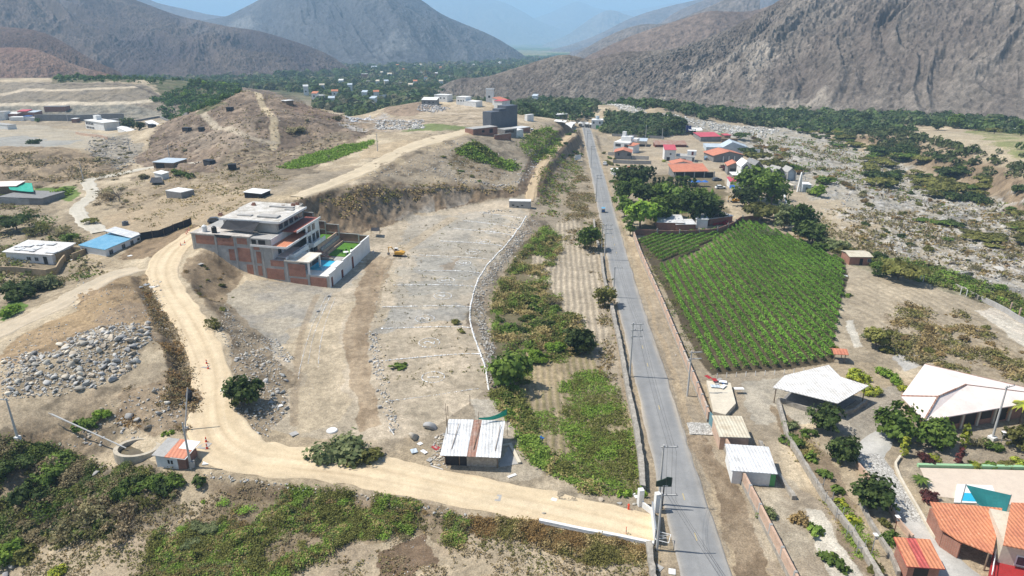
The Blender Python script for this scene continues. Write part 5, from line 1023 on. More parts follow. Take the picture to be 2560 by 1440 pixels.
# ---------------- houses near the villa and at the left
def blue():
    f = Fr((205,640), (262,640)); A = G(205,638)[0]; B = G(266,642)[0]; Cc = G(352,600)[0]; u = (B - A)[:2]; L = np.hypot(*u); u /= L; v = (Cc - B)[:2]; D = np.hypot(*v); v /= D
    f = Fr(None, O=(A[0], A[1], min(A[2], B[2]) - .1), u=u, vdir=v); f.L = L
    def ex(t, f, L, D):
        t.part('roof', prismf(f, [(-.4, 3.75), (L + .3, 3.0), (L + .3, 3.12), (-.4, 3.87)], D * .72, D + .5), M_metalw, label='white rear part of the roof'); t.part('post', joinm([boxf(f, -.35, -.2, D * .75, D * .75 + .15, 0, 3.8), boxf(f, -.35, -.2, D + .2, D + .35, 0, 3.8)]), M_wood)
    house(None, None, D, 2.75, 'monox', M_white, M_bluesheet, 'blue_roof_house', 'long white house with blue sheet roof beside the pale road', rise=.01, oh=.3, f=f, sink=1.5, extra=ex,
          opn=[('f', .7, 1.0, 1.7, 1.1), ('r', 1.3, 1.0, 1.2, 1.1), ('r', D * .45, 1.0, 1.1, 1.2), ('r', D * .7, 1.0, 1.0, 1.2), ('r', D * .9, 1.6, 1.0, .6, 'opening')])
blue()
def ruin():
    f = Fr((20,655), (135,662)); t, f = house(None, None, 7, 2.7, 'mono', M_white, M_metalold, 'farmhouse', 'old farmhouse with patched white sheet roof behind an adobe wall', rise=.8, oh=.5, f=f, opn=[('f', f.L * .45, .9, 1, .8), ('f', f.L * .62, .9, .9, .8), ('f', f.L * .8, .2, 1.1, 1.9, 'opening')])
    for k in range(9): x = random.uniform(0, f.L - 2); y = random.uniform(0, 5); t.part('roof_sheet', boxf(Fr(None, O=f.P(x, y, 2.9 + y * .11 + .1 + k * .015), u=f.u), 0, random.uniform(1.5, 3), 0, random.uniform(1, 2.4), 0, .05), M_metalw)
    t.part('rear_room', joinm([boxf(f, f.L, f.L + 5, 6, 6.3, -1, 3), boxf(f, f.L + 4.7, f.L + 5, 1, 6, -1, 3), boxf(f, f.L, f.L + .3, 1, 6, -1, 2.6)]), M_adobe)
    wallrun('adobe_wall', [(5,685),(95,690),(140,692),(165,655)], 1.9, .35, M_adobe, 'stained adobe wall in front of the old farmhouse')
ruin()
t, f = house((0,510), (108,512), 10, 2.2, 'flat', M_gconc, M_gconc, 'walled_yard', 'grey block walled yard at the left edge with green tarp', 'yard', opn=[], sink=.5)
house((-20,490), (45,488), 6, 3.2, 'mono', M_wood, M_pinkroof, 'shed', 'brown shed with pale sheet roof at the left edge', 'shed', rise=.5)
def cloth(name, P4, z, m, label, cat, sag=.5, n=9, posts=True, seed=0, hz=None):
    """a sagging cloth between four corners given as ground pixels; z heights above ground"""
    g = GP(P4); zz = [g[i][2] + (z[i] if hasattr(z, '__len__') else z) for i in range(4)]; C4 = [np.array([g[i][0], g[i][1], zz[i]]) for i in range(4)]; t = Thing(name, label, cat, (g[0][0], g[0][1], g[0][2])); V = []; r = np.random.default_rng(seed)
    for i in range(n):
        for j in range(n):
            a, b = i / (n - 1), j / (n - 1); p = (C4[0] * (1 - a) + C4[1] * a) * (1 - b) + (C4[3] * (1 - a) + C4[2] * a) * b; p = p + np.array([0, 0, -sag * 4 * a * (1 - a) * (.4 + 2.4 * b * (1 - b)) + r.normal() * sag * .12]); V.append(p)
    t.part('cloth', (V, [tuple(q) for q in gridfaces(n, n).tolist()]), m)
    if posts:
        for i in range(4): t.part('pole', tube([(g[i][0], g[i][1], g[i][2] - .2), (C4[i][0], C4[i][1], C4[i][2] + .1)], [.05, .05], 5), M_wood)
    return t
cloth('tarp', [(30,497),(90,503),(85,480),(22,476)], 3.2, M_tarp, 'bright green tarp over the yard at the left edge', 'tarp', .35)
house((385,420), (435,420), 8, 2.3, 'mono', M_wood, M_palesheet, 'shelter', 'open shelter with pale and teal roof in the upper left field', 'shelter', rise=.3, opn=[('f', 1, .1, 4, 1.9, 'opening')])
house((388,448), (407,450), 2.5, 2.4, 'mono', M_white, M_white, 'hut', 'small leaning white hut beside the black tarp heap', 'hut', rise=.4)
house((417,495), (455,497), 5, 2.3, 'flat', M_gconc, M_white, 'block_hut', 'low grey block hut with white slab roof on the bare field', 'hut', oh=.02)
house((1273,519), (1326,522), 3.0, 2.5, 'flat', M_conc, M_white, 'water_intake', 'white walled water intake box at the end of the channel', 'water box', oh=.1, opn=[('f', 1, .9, .8, .5, 'opening'), ('f', 2.6, .4, .8, .5, 'opening'), ('f', 4.2, .9, .8, .4, 'opening')])
# ---------------- the tin roof shack near the middle
def shack():
    A = G(1112,1162)[0]; B = G(1244,1168)[0]; f = Fr(A, B); L = f.L; D = 7.2; t = Thing('shack', 'stone shack with white tin roof and one rusty strip by the pale road', 'shack', f.P(0, 0, 0))
    t.part('wall', joinm([boxf(f, L * .42, L, 0, D, -.5, 2.3), boxf(f, 0, L * .42, D - .4, D, -.5, 2.5)]), M_stonewall)
    t.part('tarp_wall', boxf(f, 0, L * .42, .0, .12, 0, 1.9), M_blktarp)
    for i, (x0, x1, m) in enumerate(((-.5, 1.5, M_metalw), (1.52, 3.4, M_metalw), (3.42, 4.7, M_rustsheet), (4.72, 6.6, M_metalw), (6.62, L + .5, M_metalw))): t.part('roof_sheet', prismf(f, [(-.9, 2.2 + .03 * (i % 2)), (D + .4, 3.1 + .03 * (i % 2)), (D + .4, 3.16 + .03 * (i % 2)), (-.9, 2.26 + .03 * (i % 2))], x0, min(x1, L + .5), 'x'), m, label='rusty strip of sheet' if m is M_rustsheet else None)
    for x, y in ((.1, -.1), (2.2, -.1), (-.1, 4), (L, -.1)): p = f.P(x, y, 0); t.part('pole', tube([(p[0], p[1], p[2] - .2), (p[0], p[1], p[2] + (5.4 if x < .05 else 2.3))], [.07, .05], 6), M_wood)
    for x in (1, 4.2, 7.4): p = f.P(x, .5, 2.5); q = f.P(x + .3, D - 1, 3.25); t.part('roof_batten', tube([p, q], [.05, .05], 5), M_wood)
    p = f.P(-.6, 6.3, 0); q = Thing('pole', 'tall thin wooden pole at the left side of the tin roof shack', 'pole', p); q.part('shaft', tube([(p[0], p[1], p[2] - .3), (p[0] - .1, p[1] + .3, p[2] + 6.5)], [.07, .04], 6), M_wood)
    a = f.P(4.3, D - .6, 3.2); b = f.P(8.6, D + .8, 3.3); q = Thing('green_cloth', 'green cloth hung between two poles behind the tin roof shack', 'cloth', a); V = []
    for i in range(9):
        for j in range(4): s = i / 8; V.append((a[0] + (b[0] - a[0]) * s, a[1] + (b[1] - a[1]) * s + .5 * j / 3 * (s - .2), a[2] + 1.0 + .9 * s - .5 * math.sin(math.pi * s) - j / 3 * (.2 + 1.1 * s)))
    q.part('cloth', (V, [tuple(z) for z in gridfaces(9, 4).tolist()]), M_tarp)
    for w in (a, b): q.part('pole', tube([(w[0], w[1], w[2] - 3), (w[0], w[1], w[2] + 2)], [.05, .04], 5), M_wood)
    g = Fr((1250,1168), (1300,1160)); q = Thing('concrete_slab', 'pale concrete pad beside the tin roof shack', 'slab', g.P(0, 0, 0)); q.part('slab', boxf(g, 0, g.L, 0, 5.2, -.2, .12), M_conc); q.part('kerb', joinm([boxf(g, g.L - .3, g.L + .2, 0, 5.2, .12, .35), boxf(g, 1.6, g.L - .3, 4.9, 5.2, .12, .35)]), M_cream)
shack()
# small pump hut with red strip, well, tank
def pumphut():
    f = Fr((394,1168), (468,1173)); L = f.L; t = Thing('pump_hut', 'small white hut with half orange half white roof left of the road bend', 'hut', f.P(0, 0, 0))
    t.part('wall', boxf(f, 0, L * .72, 0, 2.6, -.4, 2.0), M_white); t.part('side_wall', boxf(f, L * .722, L, 0, 2.6, -.4, 2.1), M_brick); t.part('opening', boxf(f, 1.9, 2.2, -.04, .05, .9, 1.5), M_dark); t.part('opening', boxf(f, 2.4, 2.7, -.04, .05, .9, 1.5), M_dark)
    for i, (x0, x1, m) in enumerate(((-.3, L * .36, M_conc), (L * .36 + .01, L * .56, M_orange), (L * .56 + .01, L + .25, M_white))): t.part('roof_sheet', prismf(f, [(-.35, 2.15), (3.4, 2.75), (3.4, 2.83), (-.35, 2.23)], x0, x1, 'x'), m)
    t.part('roof_sheet', prismf(f, [(-.3, 2.25), (1.5, 2.54), (1.5, 2.6), (-.3, 2.31)], L * .56, L + .1, 'x'), M_orange)
    p = G(482,1168)[0]; q = Thing('barrel', 'blue grey barrel beside the small orange roofed hut', 'barrel', p); q.part('drum', cyl(p[0], p[1], p[2], p[2] + 1.0, .36, k=16), M_steel); q.part('lid', cyl(p[0], p[1], p[2] + 1.0, p[2] + 1.04, .37, k=16), M_gconc)
    c = G(345,1128)[0]; t = Thing('stone_basin', 'round stone walled water basin left of the small hut', 'basin', c); R0, R1, k = 2.35, 2.95, 28; V = []
    for z, r in ((-.8, R1), (.75, R1 - .05), (.75, R0), (.1, R0)): V += [(c[0] + r * math.cos(6.2832 * i / k) * 1.15, c[1] + r * math.sin(6.2832 * i / k) * .9, c[2] + z) for i in range(k)]
    F = [(a * k + i, a * k + (i + 1) % k, (a + 1) * k + (i + 1) % k, (a + 1) * k + i) for a in range(3) for i in range(k)]; t.part('stone_rim', (V, F), mat('pale_stone_rim', (.50, .44, .34), (.36, .31, .24), 1.4, .2, .9)); t.part('water', ([v for v in V[3 * k:]], [tuple(range(k))]), mat('murky_water', (.16, .13, .075), (.12, .095, .06), .5, .15, .25))
pumphut()
# ---------------- estate in the lower right
def estate():
    def hiproof():
        # pink roofed pavilion: roof corners seen in the photo, eaves about 3 m above ground
        c = [np.array(PZ(x, y, 3.0)) for x, y in ((2250,992), (2310,1058), (2430,1050), (2560,1010), (2660,950), (2480,935), (2310,912), (2255,950))]
        c = [np.array(PZ(*q, 3.0)) for q in ((2253,990),(2310,1052),(2545,1012),(2640,990),(2560,968),(2312,910))]
        ap = [np.array(PZ(2345,992,4.6)), np.array(PZ(2415,962,4.7))]; o = np.mean(c, 0); t = Thing('pavilion', 'large pavilion with pale pink hipped roof and red ridge lines', 'pavilion', (o[0], o[1], 0)); n = len(c)
        V = [tuple(p) for p in c] + [tuple(p - (0, 0, .15)) for p in c] + [tuple(p) for p in ap]; a, b = 2 * n, 2 * n + 1
        F = [(0, 1, a), (1, 2, b, a), (2, 3, b), (3, 4, b), (4, 5, b), (5, 0, a, b)] + [(i, (i + 1) % n, n + (i + 1) % n, n + i) for i in range(n)] + [tuple(range(2 * n - 1, n - 1, -1))]
        r = t.part('roof', (V, F), M_pinkroof); lift = np.array([0, 0, .06]); t.part('ridge_line', joinm([tube([p + lift, q + lift], [.15, .15], 5) for p, q in ((c[0], ap[0]), (c[1], ap[0]), (ap[0], ap[1]), (ap[1], c[2]) , (ap[1], c[4]), (ap[1], c[5]))][:3] + [tube([ap[1] + lift, c[3] + lift], [.07, .07], 5), tube([c[5] + lift, c[4] + lift], [.06, .06], 5)]), M_rustsheet, r)
        P = [o + (p - o) * .86 for p in c]; t.part('wall', polyslab([(p[0], p[1]) for p in P], -.4, 2.9), M_brickr)
        for i in range(n):
            p, q = P[i], P[(i + 1) % n]; Lx = np.hypot(*(q - p)[:2]); k = max(2, int(Lx / 3))
            for j in range(k):
                w = p + (q - p) * j / k; dd = (o - w)[:2]; dd /= np.hypot(*dd); ff = Fr(None, O=(w[0] - dd[0] * .1, w[1] - dd[1] * .1, 0), u=(q - p)[:2] / Lx); t.part('pillar', boxf(ff, -.18, .18, -.18, .18, -.3, 2.92), M_cream)
                if i in (1, 0): ff2 = Fr(None, O=(w[0], w[1], 0), u=(q - p)[:2] / Lx); t.part('opening', boxf(ff2, .6, Lx / k - .5, -.06, .1, .9 if j % 2 else .1, 2.3), M_dark)
    hiproof()
    # big tin canopy
    c = [np.array(PZ(*q, 3.1)) for q in ((1932,968),(2095,1008),(2172,964),(2102,942),(2072,912),(1962,938))]; o = np.mean(c, 0); t = Thing('canopy', 'wide old white sheet canopy with dark shade under it', 'canopy', (o[0], o[1], 0)); n = len(c)
    t.part('roof', ([tuple(p) for p in c] + [tuple(p - (0, 0, .12)) for p in c], [tuple(range(n)), tuple(range(2 * n - 1, n - 1, -1))] + [(i, (i + 1) % n, n + (i + 1) % n, n + i) for i in range(n)]), M_metalold)
    for p in c: w = o + (p - o) * .93; t.part('post', tube([(w[0], w[1], -.3), (w[0], w[1], 3.0)], [.09, .09], 6), M_wood)
    P = [o + (p - o) * .8 for p in c]; t.part('wall', polyslab([(p[0], p[1]) for p in (P[3], P[4], P[5], o)], -.3, 2.6), M_gconc); t.part('floor_slab', polyslab([(p[0], p[1]) for p in P], -.2, .1), M_gconc)
    wallrun('low_wall', [(1945,1005),(2050,1040),(2110,1050),(2165,1010)], .9, .35, M_stonewall, 'low curved stone wall around the sheet canopy')
    # tiled car shelter and red house in the corner
    c = [np.array(PZ(*q, 3.0)) for q in ((2325,1254),(2506,1270),(2498,1385),(2395,1345),(2352,1318))]; zz = [3.6, 3.6, 2.6, 2.6, 2.8]; c = [np.array(PZ(q[0], q[1], z)) for q, z in zip(((2325,1254),(2506,1270),(2482,1385),(2398,1352),(2352,1322)), zz)]; o = np.mean(c, 0); t = Thing('tiled_shelter', 'orange clay tiled shelter open towards the bottom of the photo', 'shelter', (o[0], o[1], 0)); n = 5
    t.part('roof', ([tuple(p) for p in c] + [tuple(p - (0, 0, .14)) for p in c], [tuple(range(n)), tuple(range(2 * n - 1, n - 1, -1))] + [(i, (i + 1) % n, n + (i + 1) % n, n + i) for i in range(n)]), M_tile)
    a, b = c[0] * 1, c[4] * 1; f = Fr(np.array([b[0] + .5, b[1], 0]), np.array([a[0] + .3, a[1], 0])); t.part('side_wall', boxf(f, 0, f.L, -.12, .12, -.3, 2.6), M_brickr); f2 = Fr(np.array([c[4][0] + .5, c[4][1], 0]), np.array([c[3][0] + .2, c[3][1], 0])); t.part('side_wall', boxf(f2, 0, 2.2, -.12, .12, -.3, 2.2), M_brickr); t.part('post', cyl(c[2][0] - .3, c[2][1] + .2, -.3, 2.5, .1), M_wood); t.part('post', cyl(c[3][0] + .3, c[3][1] + .2, -.3, 2.5, .1), M_wood)
    c = [np.array(PZ(q[0], q[1], z)) for q, z in (((2528,1256), 5.2), ((2700,1262), 5.2), ((2700,1400), 4.2), ((2508,1362), 4.2))]; o = np.mean(c, 0); t = Thing('red_house', 'red walled house with clay tile roof in the lower right corner', 'house', (o[0], o[1], 0)); n = 4
    t.part('roof', ([tuple(p) for p in c] + [tuple(p - (0, 0, .14)) for p in c], [(0, 1, 2, 3), (7, 6, 5, 4)] + [(i, (i + 1) % n, n + (i + 1) % n, n + i) for i in range(n)]), M_tile)
    f = Fr(np.array([c[3][0] + .6, c[3][1] + .7, 0]), np.array([c[2][0], c[2][1] + .7, 0])); t.part('wall', boxf(f, 0, f.L, 0, 6.5, -.3, 4.0), M_cream); w = t.part('window', boxf(f, 1.6, 4.2, -.05, .05, 1.2, 2.6), M_white); t.part('pane', boxf(f, 1.75, 4.05, -.08, -.05, 1.35, 2.45), M_glass, w)
    t.part('terrace', polyslab([PZ(q[0], q[1], 1.0)[:2] for q in ((2500,1295),(2535,1290),(2700,1330),(2700,1470),(2470,1450))], -.3, 1.0), M_redpaint); g = [PZ(q[0], q[1], 1.2) for q in ((2502,1290),(2478,1442))]; t.part('railing', joinm([tube([(g[0][0], g[0][1], z), (g[1][0], g[1][1], z)], [.05, .05], 5) for z in (1.5, 2.0)]), M_white)
    # small tiled kiosk at the bottom
    f = Fr((2262,1452), (2340,1458)); t, f = house(None, None, 3.4, 2.3, 'mono', M_brickr, M_tiler, 'kiosk', 'small kiosk with striped red and orange tile roof at the bottom edge', 'kiosk', rise=.7, oh=.35, f=f, opn=[('f', .7, 0, 1.6, 2.0, 'opening')]); t.part('roof_strip', prismf(f, [(-.34, 2.42), (3.7, 3.19), (3.7, 3.2), (-.34, 2.43)], f.L * .62, f.L + .34, 'x'), M_tile); t.part('roof_strip', prismf(f, [(-.34, 2.42), (3.7, 3.19), (3.7, 3.2), (-.34, 2.43)], -.34, f.L * .3, 'x'), M_tile)
    f = Fr((2083,906), (2112,908)); t = Thing('tile_roof_stand', 'tiny stand with orange tile roof at the vineyard corner', 'stand', f.P(0, 0, 0)); t.part('roof', prismf(f, [(-.4, 1.9), (1.0, 2.5), (2.4, 1.9), (2.4, 2.0), (1.0, 2.6), (-.4, 2.0)], -.3, f.L + .3, 'x'), M_orange)
    for x in (.1, f.L - .1):
        for y in (.1, 1.9): p = f.P(x, y, 0); t.part('post', cyl(p[0], p[1], p[2] - .2, p[2] + 2.0, .07), M_wood)
    house((2122,662), (2176,664), 5.5, 2.5, 'gable', M_brickr, M_tinbeige, 'brick_hut', 'brick hut with pale sheet roof beside the vineyard edge', 'hut', rise=.5, oh=.3, opn=[('f', 2.8, 0, .9, 2.0, 'opening'), ('f', 5, 1.1, .8, .8)])
    # roofs by the brick wall
    house((1797,1124), (1868,1126), 5.2, 2.3, 'mono', M_brickp, M_tinbeige, 'lean_to', 'lean-to with patched beige translucent sheet roof by the brick wall', 'shed', rise=.4, oh=.2)
    house((1828,1208), (1932,1216), 5.4, 2.2, 'mono', M_white, M_metalw, 'shed', 'shed with clean white sheet roof behind the brick wall', 'shed', rise=.5, oh=.3, opn=[('f', 5.2, 0, .7, 2, 'door', M_green)])
    f = Fr((1782,1040), (1830,1046)); t = Thing('loading_platform', 'raised concrete pad heaped with junk behind the brick wall', 'platform', f.P(0, 0, 0)); c = [G(*q)[0] for q in ((1782,1040),(1812,1048),(1838,1020),(1825,968),(1765,962))]; t.part('pad', polyslab([(p[0], p[1]) for p in c], -.4, .9), M_cream)
    r = np.random.default_rng(3)
    for k in range(9): p = c[3] * .5 + c[4] * .5 + np.array([r.normal() * 1.0, -1.2 + r.normal() * .7, 0]); g = Fr(None, O=(p[0], p[1], .9 + p[2]), u=(math.cos(k), math.sin(k))); q = Thing('scrap_sheet', 'scrap sheet in the heap on the raised concrete pad', 'scrap', g.P(0, 0, 0), 'scrap on the concrete pad'); q.part('sheet', boxf(g, 0, .9 + r.random(), 0, .5 + r.random() * .5, .02 + k * .05, .06 + k * .05), (M_white, M_conc, M_redpaint, M_palesheet, M_white, M_blue)[k % 6])
    # patio with pool, kerb, shade sail
    c = [PZ(q[0], q[1], .05) for q in ((2300,1170),(2700,1180),(2700,1262),(2520,1262),(2330,1240))]; t = Thing('patio', 'pale paved patio with small pool beside the clay tile roofs', 'patio', (c[0][0], c[0][1], 0)); t.part('paving', polyslab([(p[0], p[1]) for p in c], -.2, .1), mat('patio_paving', (.60, .50, .40), (.54, .45, .36), .5, .06, .8)); k = [PZ(q[0], q[1], .1) for q in ((2296,1168),(2700,1176))]; f = Fr(np.array([k[0][0], k[0][1], 0]), np.array([k[1][0], k[1][1], 0])); t.part('green_kerb', boxf(f, 0, f.L, 0, .5, -.2, .5), mat('mint_paint', (.30, .50, .28), None, .6, .1, .7))
    c = [PZ(q[0], q[1], .15) for q in ((2392,1212),(2480,1216),(2500,1262),(2384,1258))]; t.part('pool_surround', polyslab([(p[0], p[1]) for p in c], .1, .3), M_white); c = [PZ(q[0], q[1], .3) for q in ((2408,1232),(2470,1236),(2470,1256),(2402,1252))]; t.part('pool_water', polyslab([(p[0], p[1]) for p in c], .25, .33), M_poolw)
    A4 = [PZ(2415,1212,3.4), PZ(2528,1238,3.4), PZ(2514,1285,2.6), PZ(2445,1262,2.6)]; t = Thing('shade_sail', 'dark teal shade sail stretched over the patio pool', 'shade sail', (A4[0][0], A4[0][1], 0)); V = []
    for i in range(8):
        for j in range(8): a, b = i / 7, j / 7; p = (np.array(A4[0]) * (1 - a) + np.array(A4[1]) * a) * (1 - b) + (np.array(A4[3]) * (1 - a) + np.array(A4[2]) * a) * b; V.append(p - np.array([0, 0, .5 * math.sin(math.pi * a) * math.sin(math.pi * b)]))
    t.part('cloth', (V, [tuple(q) for q in gridfaces(8, 8).tolist()]), M_shade)
    for p in A4: t.part('pole', cyl(p[0], p[1], -.2, p[2] + .1, .06), M_steel)
estate()
# ---------------- boulders and loose stone
pile = [(5,1000),(0,900),(60,880),(130,880),(200,830),(290,808),(375,812),(380,850),(350,880),(345,915),(290,950),(240,970),(150,990),(60,995)]
boulders(randin(pile, 235, 41), .3, 1.0, 'grey and cream boulder in the big dumped pile at the left', 'boulders in the dumped pile', 41, .3, 1.4)
tag(boulders(randin([(200,850),(330,830),(340,900),(200,960)], 14, 42), .8, 1.1, 'extra large grey boulder standing out of the dumped pile', 'largest boulders in the dumped pile', 42, .4) or g_o)
stones('loose_stones', randin(pile, 2200, 43), .12, .42, 'small stones between the boulders of the dumped pile', 'stones', 43)
bank2 = [(600,860),(640,870),(700,930),(722,960),(718,1030),(668,1100),(630,1080),(600,1010),(585,930)]
boulders(randin(bank2, 95, 44), .25, .8, 'cream boulder on the rubble bank right of the climbing road', 'boulders on the rubble bank', 44, .25)
stones('loose_stones', randin([(560,760),(640,860),(700,900),(722,1000),(700,1060),(640,1110),(590,1030),(580,900),(545,820)], 1500, 45), .06, .32, 'loose rubble on the bank right of the climbing road', 'stones', 45)
stones('loose_stones', randin([(630,830),(690,850),(740,900),(720,910),(640,850)], 160, 46), .15, .5, 'small rubble below the concrete villa', 'stones', 46)
stones('loose_stones', along([(930,830),(945,900),(948,960),(975,1020),(985,1080)], .12, .55, 47), .1, .42, 'row of rubble along the left side of the marked lots', 'stones', 47)
stones('loose_stones', along([(1100,545),(1020,600),(985,640),(960,700),(945,760),(935,830)], .5, .7, 48), .06, .25, 'scattered rubble at the upper left edge of the lots', 'stones', 48)
stones('loose_stones', along([(1235,960),(1228,900),(1215,840),(1196,780),(1200,730),(1230,680),(1275,630),(1310,580)], .06, .8, 49), .1, .45, 'rubble berm along the right edge of the marked lots', 'stones', 49, [(.36,.34,.30),(.44,.41,.36),(.28,.26,.23)])
stones('loose_stones', randin([(1270,560),(1330,540),(1350,570),(1300,610),(1260,600)], 220, 50), .15, .5, 'heap of rubble near the white water box', 'stones', 50)
stones('loose_stones', along([(1210,535),(1240,526),(1275,528)], .12, .7, 51), .15, .6, 'heap of pale rocks left of the white water box', 'stones', 51)
boulders(G(np.array([325, 345, 395, 420, 385, 370, 240, 255, 405, 160, 175, 150, 30, 15, 60, 140]), np.array([1042, 1050, 1035, 1010, 980, 1070, 1185, 1170, 1120, 1190, 1210, 1330, 1420, 1440, 1340, 1300])), .5, 1.3, 'large rounded boulder in the scrub of the lower left gully', 'boulders in the gully', 52, .2, 1.0)
boulders(G(np.array([883, 905, 925, 948, 958, 870]), np.array([1150, 1153, 1148, 1150, 1155, 1140])), .4, .75, 'pale boulder between the round bush and the pale road', 'boulders beside the round bush', 53, .2, 1)
boulders(G(np.array([1035, 1075]), np.array([1095, 1070])), 1.2, 1.7, 'big grey boulder left of the tin roof shack', 'boulders beside the shack', 54, .25, 1)
boulders(G(np.array([1502, 1548, 1585, 1360, 1690]), np.array([1250, 1260, 1262, 1285, 890])), .35, .6, 'single pale rock beside the road', 'single rocks beside the roads', 55, .2, 1)
stones('loose_stones', randin([(1090,1090),(1120,1080),(1120,1170),(1070,1160)], 160, 56), .1, .4, 'rubble at the left of the tin roof shack', 'stones', 56)
stones('loose_stones', randin([(200,690),(380,760),(400,860),(300,840),(180,770)], 420, 57), .06, .3, 'stones on the brown earth mound', 'stones', 57)
stones('loose_stones', randin([(0,860),(180,790),(200,860),(60,930)], 220, 58), .06, .3, 'stones on the brown earth above the pile', 'stones', 58)
stones('loose_stones', randin([(0,1120),(430,1080),(480,990),(420,960),(280,1000),(160,1100)], 420, 59), .07, .4, 'stones strewn on the slope left of the pale road', 'stones', 59)
stones('loose_stones', randin([(600,750),(870,740),(860,1000),(740,1060),(700,900)], 260, 60), .05, .14, 'small stones on the bare terrace', 'stones', 60)
stones('loose_stones', randin([(700,1200),(1640,1370),(1640,1480),(500,1480)], 420, 61), .05, .18, 'small stones over the foreground field', 'stones', 61)
stones('loose_stones', randin([(960,570),(1300,510),(1210,900),(960,1050)], 240, 62), .04, .11, 'small stones on the marked lots', 'stones', 62)
stones('river_stones', randin([(1860,330),(2120,350),(2230,400),(2330,460),(2480,520),(2400,560),(2130,560),(2010,470),(1900,400)], 3200, 63), .15, .7, 'pale cobbles filling the dry riverbed', 'stones', 63, [(.40,.39,.36),(.33,.32,.30),(.48,.46,.42),(.27,.26,.25)], pw=3)
stones('river_stones', randin([(1480,262),(1620,285),(1800,310),(1960,325),(1900,345),(1700,312),(1560,285)], 2200, 64), .3, 1.3, 'pale cobbles in the far bend of the dry riverbed', 'stones', 64, [(.56,.54,.50),(.46,.45,.42),(.62,.60,.55)], pw=3)
stones('river_stones', randin([(2150,580),(2300,560),(2700,650),(2700,760),(2560,745),(2400,690),(2200,640)], 1900, 65), .12, .6, 'pale stones in the near part of the riverbed', 'stones', 65, [(.42,.41,.38),(.34,.33,.31),(.48,.46,.42)], pw=3)
boulders(G(np.array([2410, 2500, 2380, 2425]), np.array([690, 675, 660, 478])), 1.5, 3.0, 'very large pale boulder lying in the riverbed', 'large boulders in the riverbed', 66, .2, 1)
stones('rubble_heap', randin([(862,292),(925,287),(935,300),(880,306)], 500, 67), .3, 1.2, 'white rubble heap behind the scrub hill', 'rubble', 67, [(.66,.65,.63),(.52,.51,.5),(.60,.6,.6)])
stones('rubble_heap', randin([(940,300),(1060,300),(1060,322),(940,326)], 700, 68), .3, 1.3, 'grey rubble spread beyond the scrub hill', 'rubble', 68, [(.44,.42,.39),(.36,.34,.31),(.52,.5,.46)])
stones('rubble_heap', randin([(1050,262),(1085,258),(1130,272),(1090,282),(1040,276)], 420, 69), .3, 1.2, 'dark rubble in front of the white hilltop houses', 'rubble', 69, [(.34,.33,.32),(.22,.21,.2),(.52,.5,.48)])
stones('loose_stones', along([(1080,420),(1130,450),(1200,458),(1290,462),(1325,430),(1340,385)], .3, 1.0, 70), .15, .7, 'grey stones along the top of the cut', 'stones', 70, [(.36,.34,.31),(.44,.41,.37)])
stones('loose_stones', along([(500,1192),(600,1200),(700,1218),(820,1228),(950,1250),(1100,1278),(1170,1300)], .2, .4, 71), .1, .35, 'low edge of stones below the pale road', 'stones', 71)
stones('loose_stones', along([(385,700),(400,760),(395,790),(410,830)], .2, .7, 72), .1, .5, 'stones along the left edge of the climbing road', 'stones', 72)
# white stone lines of the lots and the number rings
M_limed = mat('whitewashed_stone', (.80, .79, .76), (.70, .69, .66), 3, .1, .9); WH = [(.80,.79,.77),(.74,.73,.70)]
def limeline(pl, label, step=.16, s=(.05, .12), wid=.03, seed=0, sm=0):
    r = np.random.default_rng(seed); P = along(pl, step, wid, seed, sm); P = P[r.random(len(P)) > .12]
    stones('stone_line', P, s[0], s[1], label, 'stone line', seed, WH, None, .3, group='whitewashed stone lines marking the lots')
ends = [((928,905),(1202,886)),((955,822),(1178,820)),((955,768),(1176,769)),((985,713),(1188,718)),((1045,677),(1203,684)),((1050,638),(1228,651)),((1100,603),(1262,618)),((1135,572),(1284,590)),((1160,552),(1300,574)),((1200,532),(1312,548))]
ords = ['nearest','second','third','fourth','fifth','sixth','seventh','eighth','ninth','farthest']
for i, (a, b) in enumerate(ends): limeline([a, b], '%s of the ten whitewashed stone lines crossing the lots' % ords[i], .2, seed=200 + i, s=(.17, .3))
limeline([(965,1004),(1090,988),(1196,972)], 'broken dotted white stone line at the near end of the lots', .26, seed=220, s=(.1, .2))
limeline([(1222,975),(1214,920),(1202,886),(1188,850),(1178,820),(1174,790),(1178,755),(1188,718),(1203,684),(1228,651),(1262,618),(1284,590),(1305,560),(1316,540)], 'long curved whitewashed stone line along the right edge of the lots', .13, (.18, .32), .04, 221, 2)
for k, pl in enumerate(([(815,742),(790,790),(768,850),(752,910),(745,950)], [(828,735),(800,795),(780,850),(770,910)], [(838,745),(815,800),(800,860),(795,920)])): limeline(pl, ['left','middle','right'][k] + ' of the three chalk lines on the bare terrace below the villa', .22, (.08, .16), .02, 230 + k, 1)
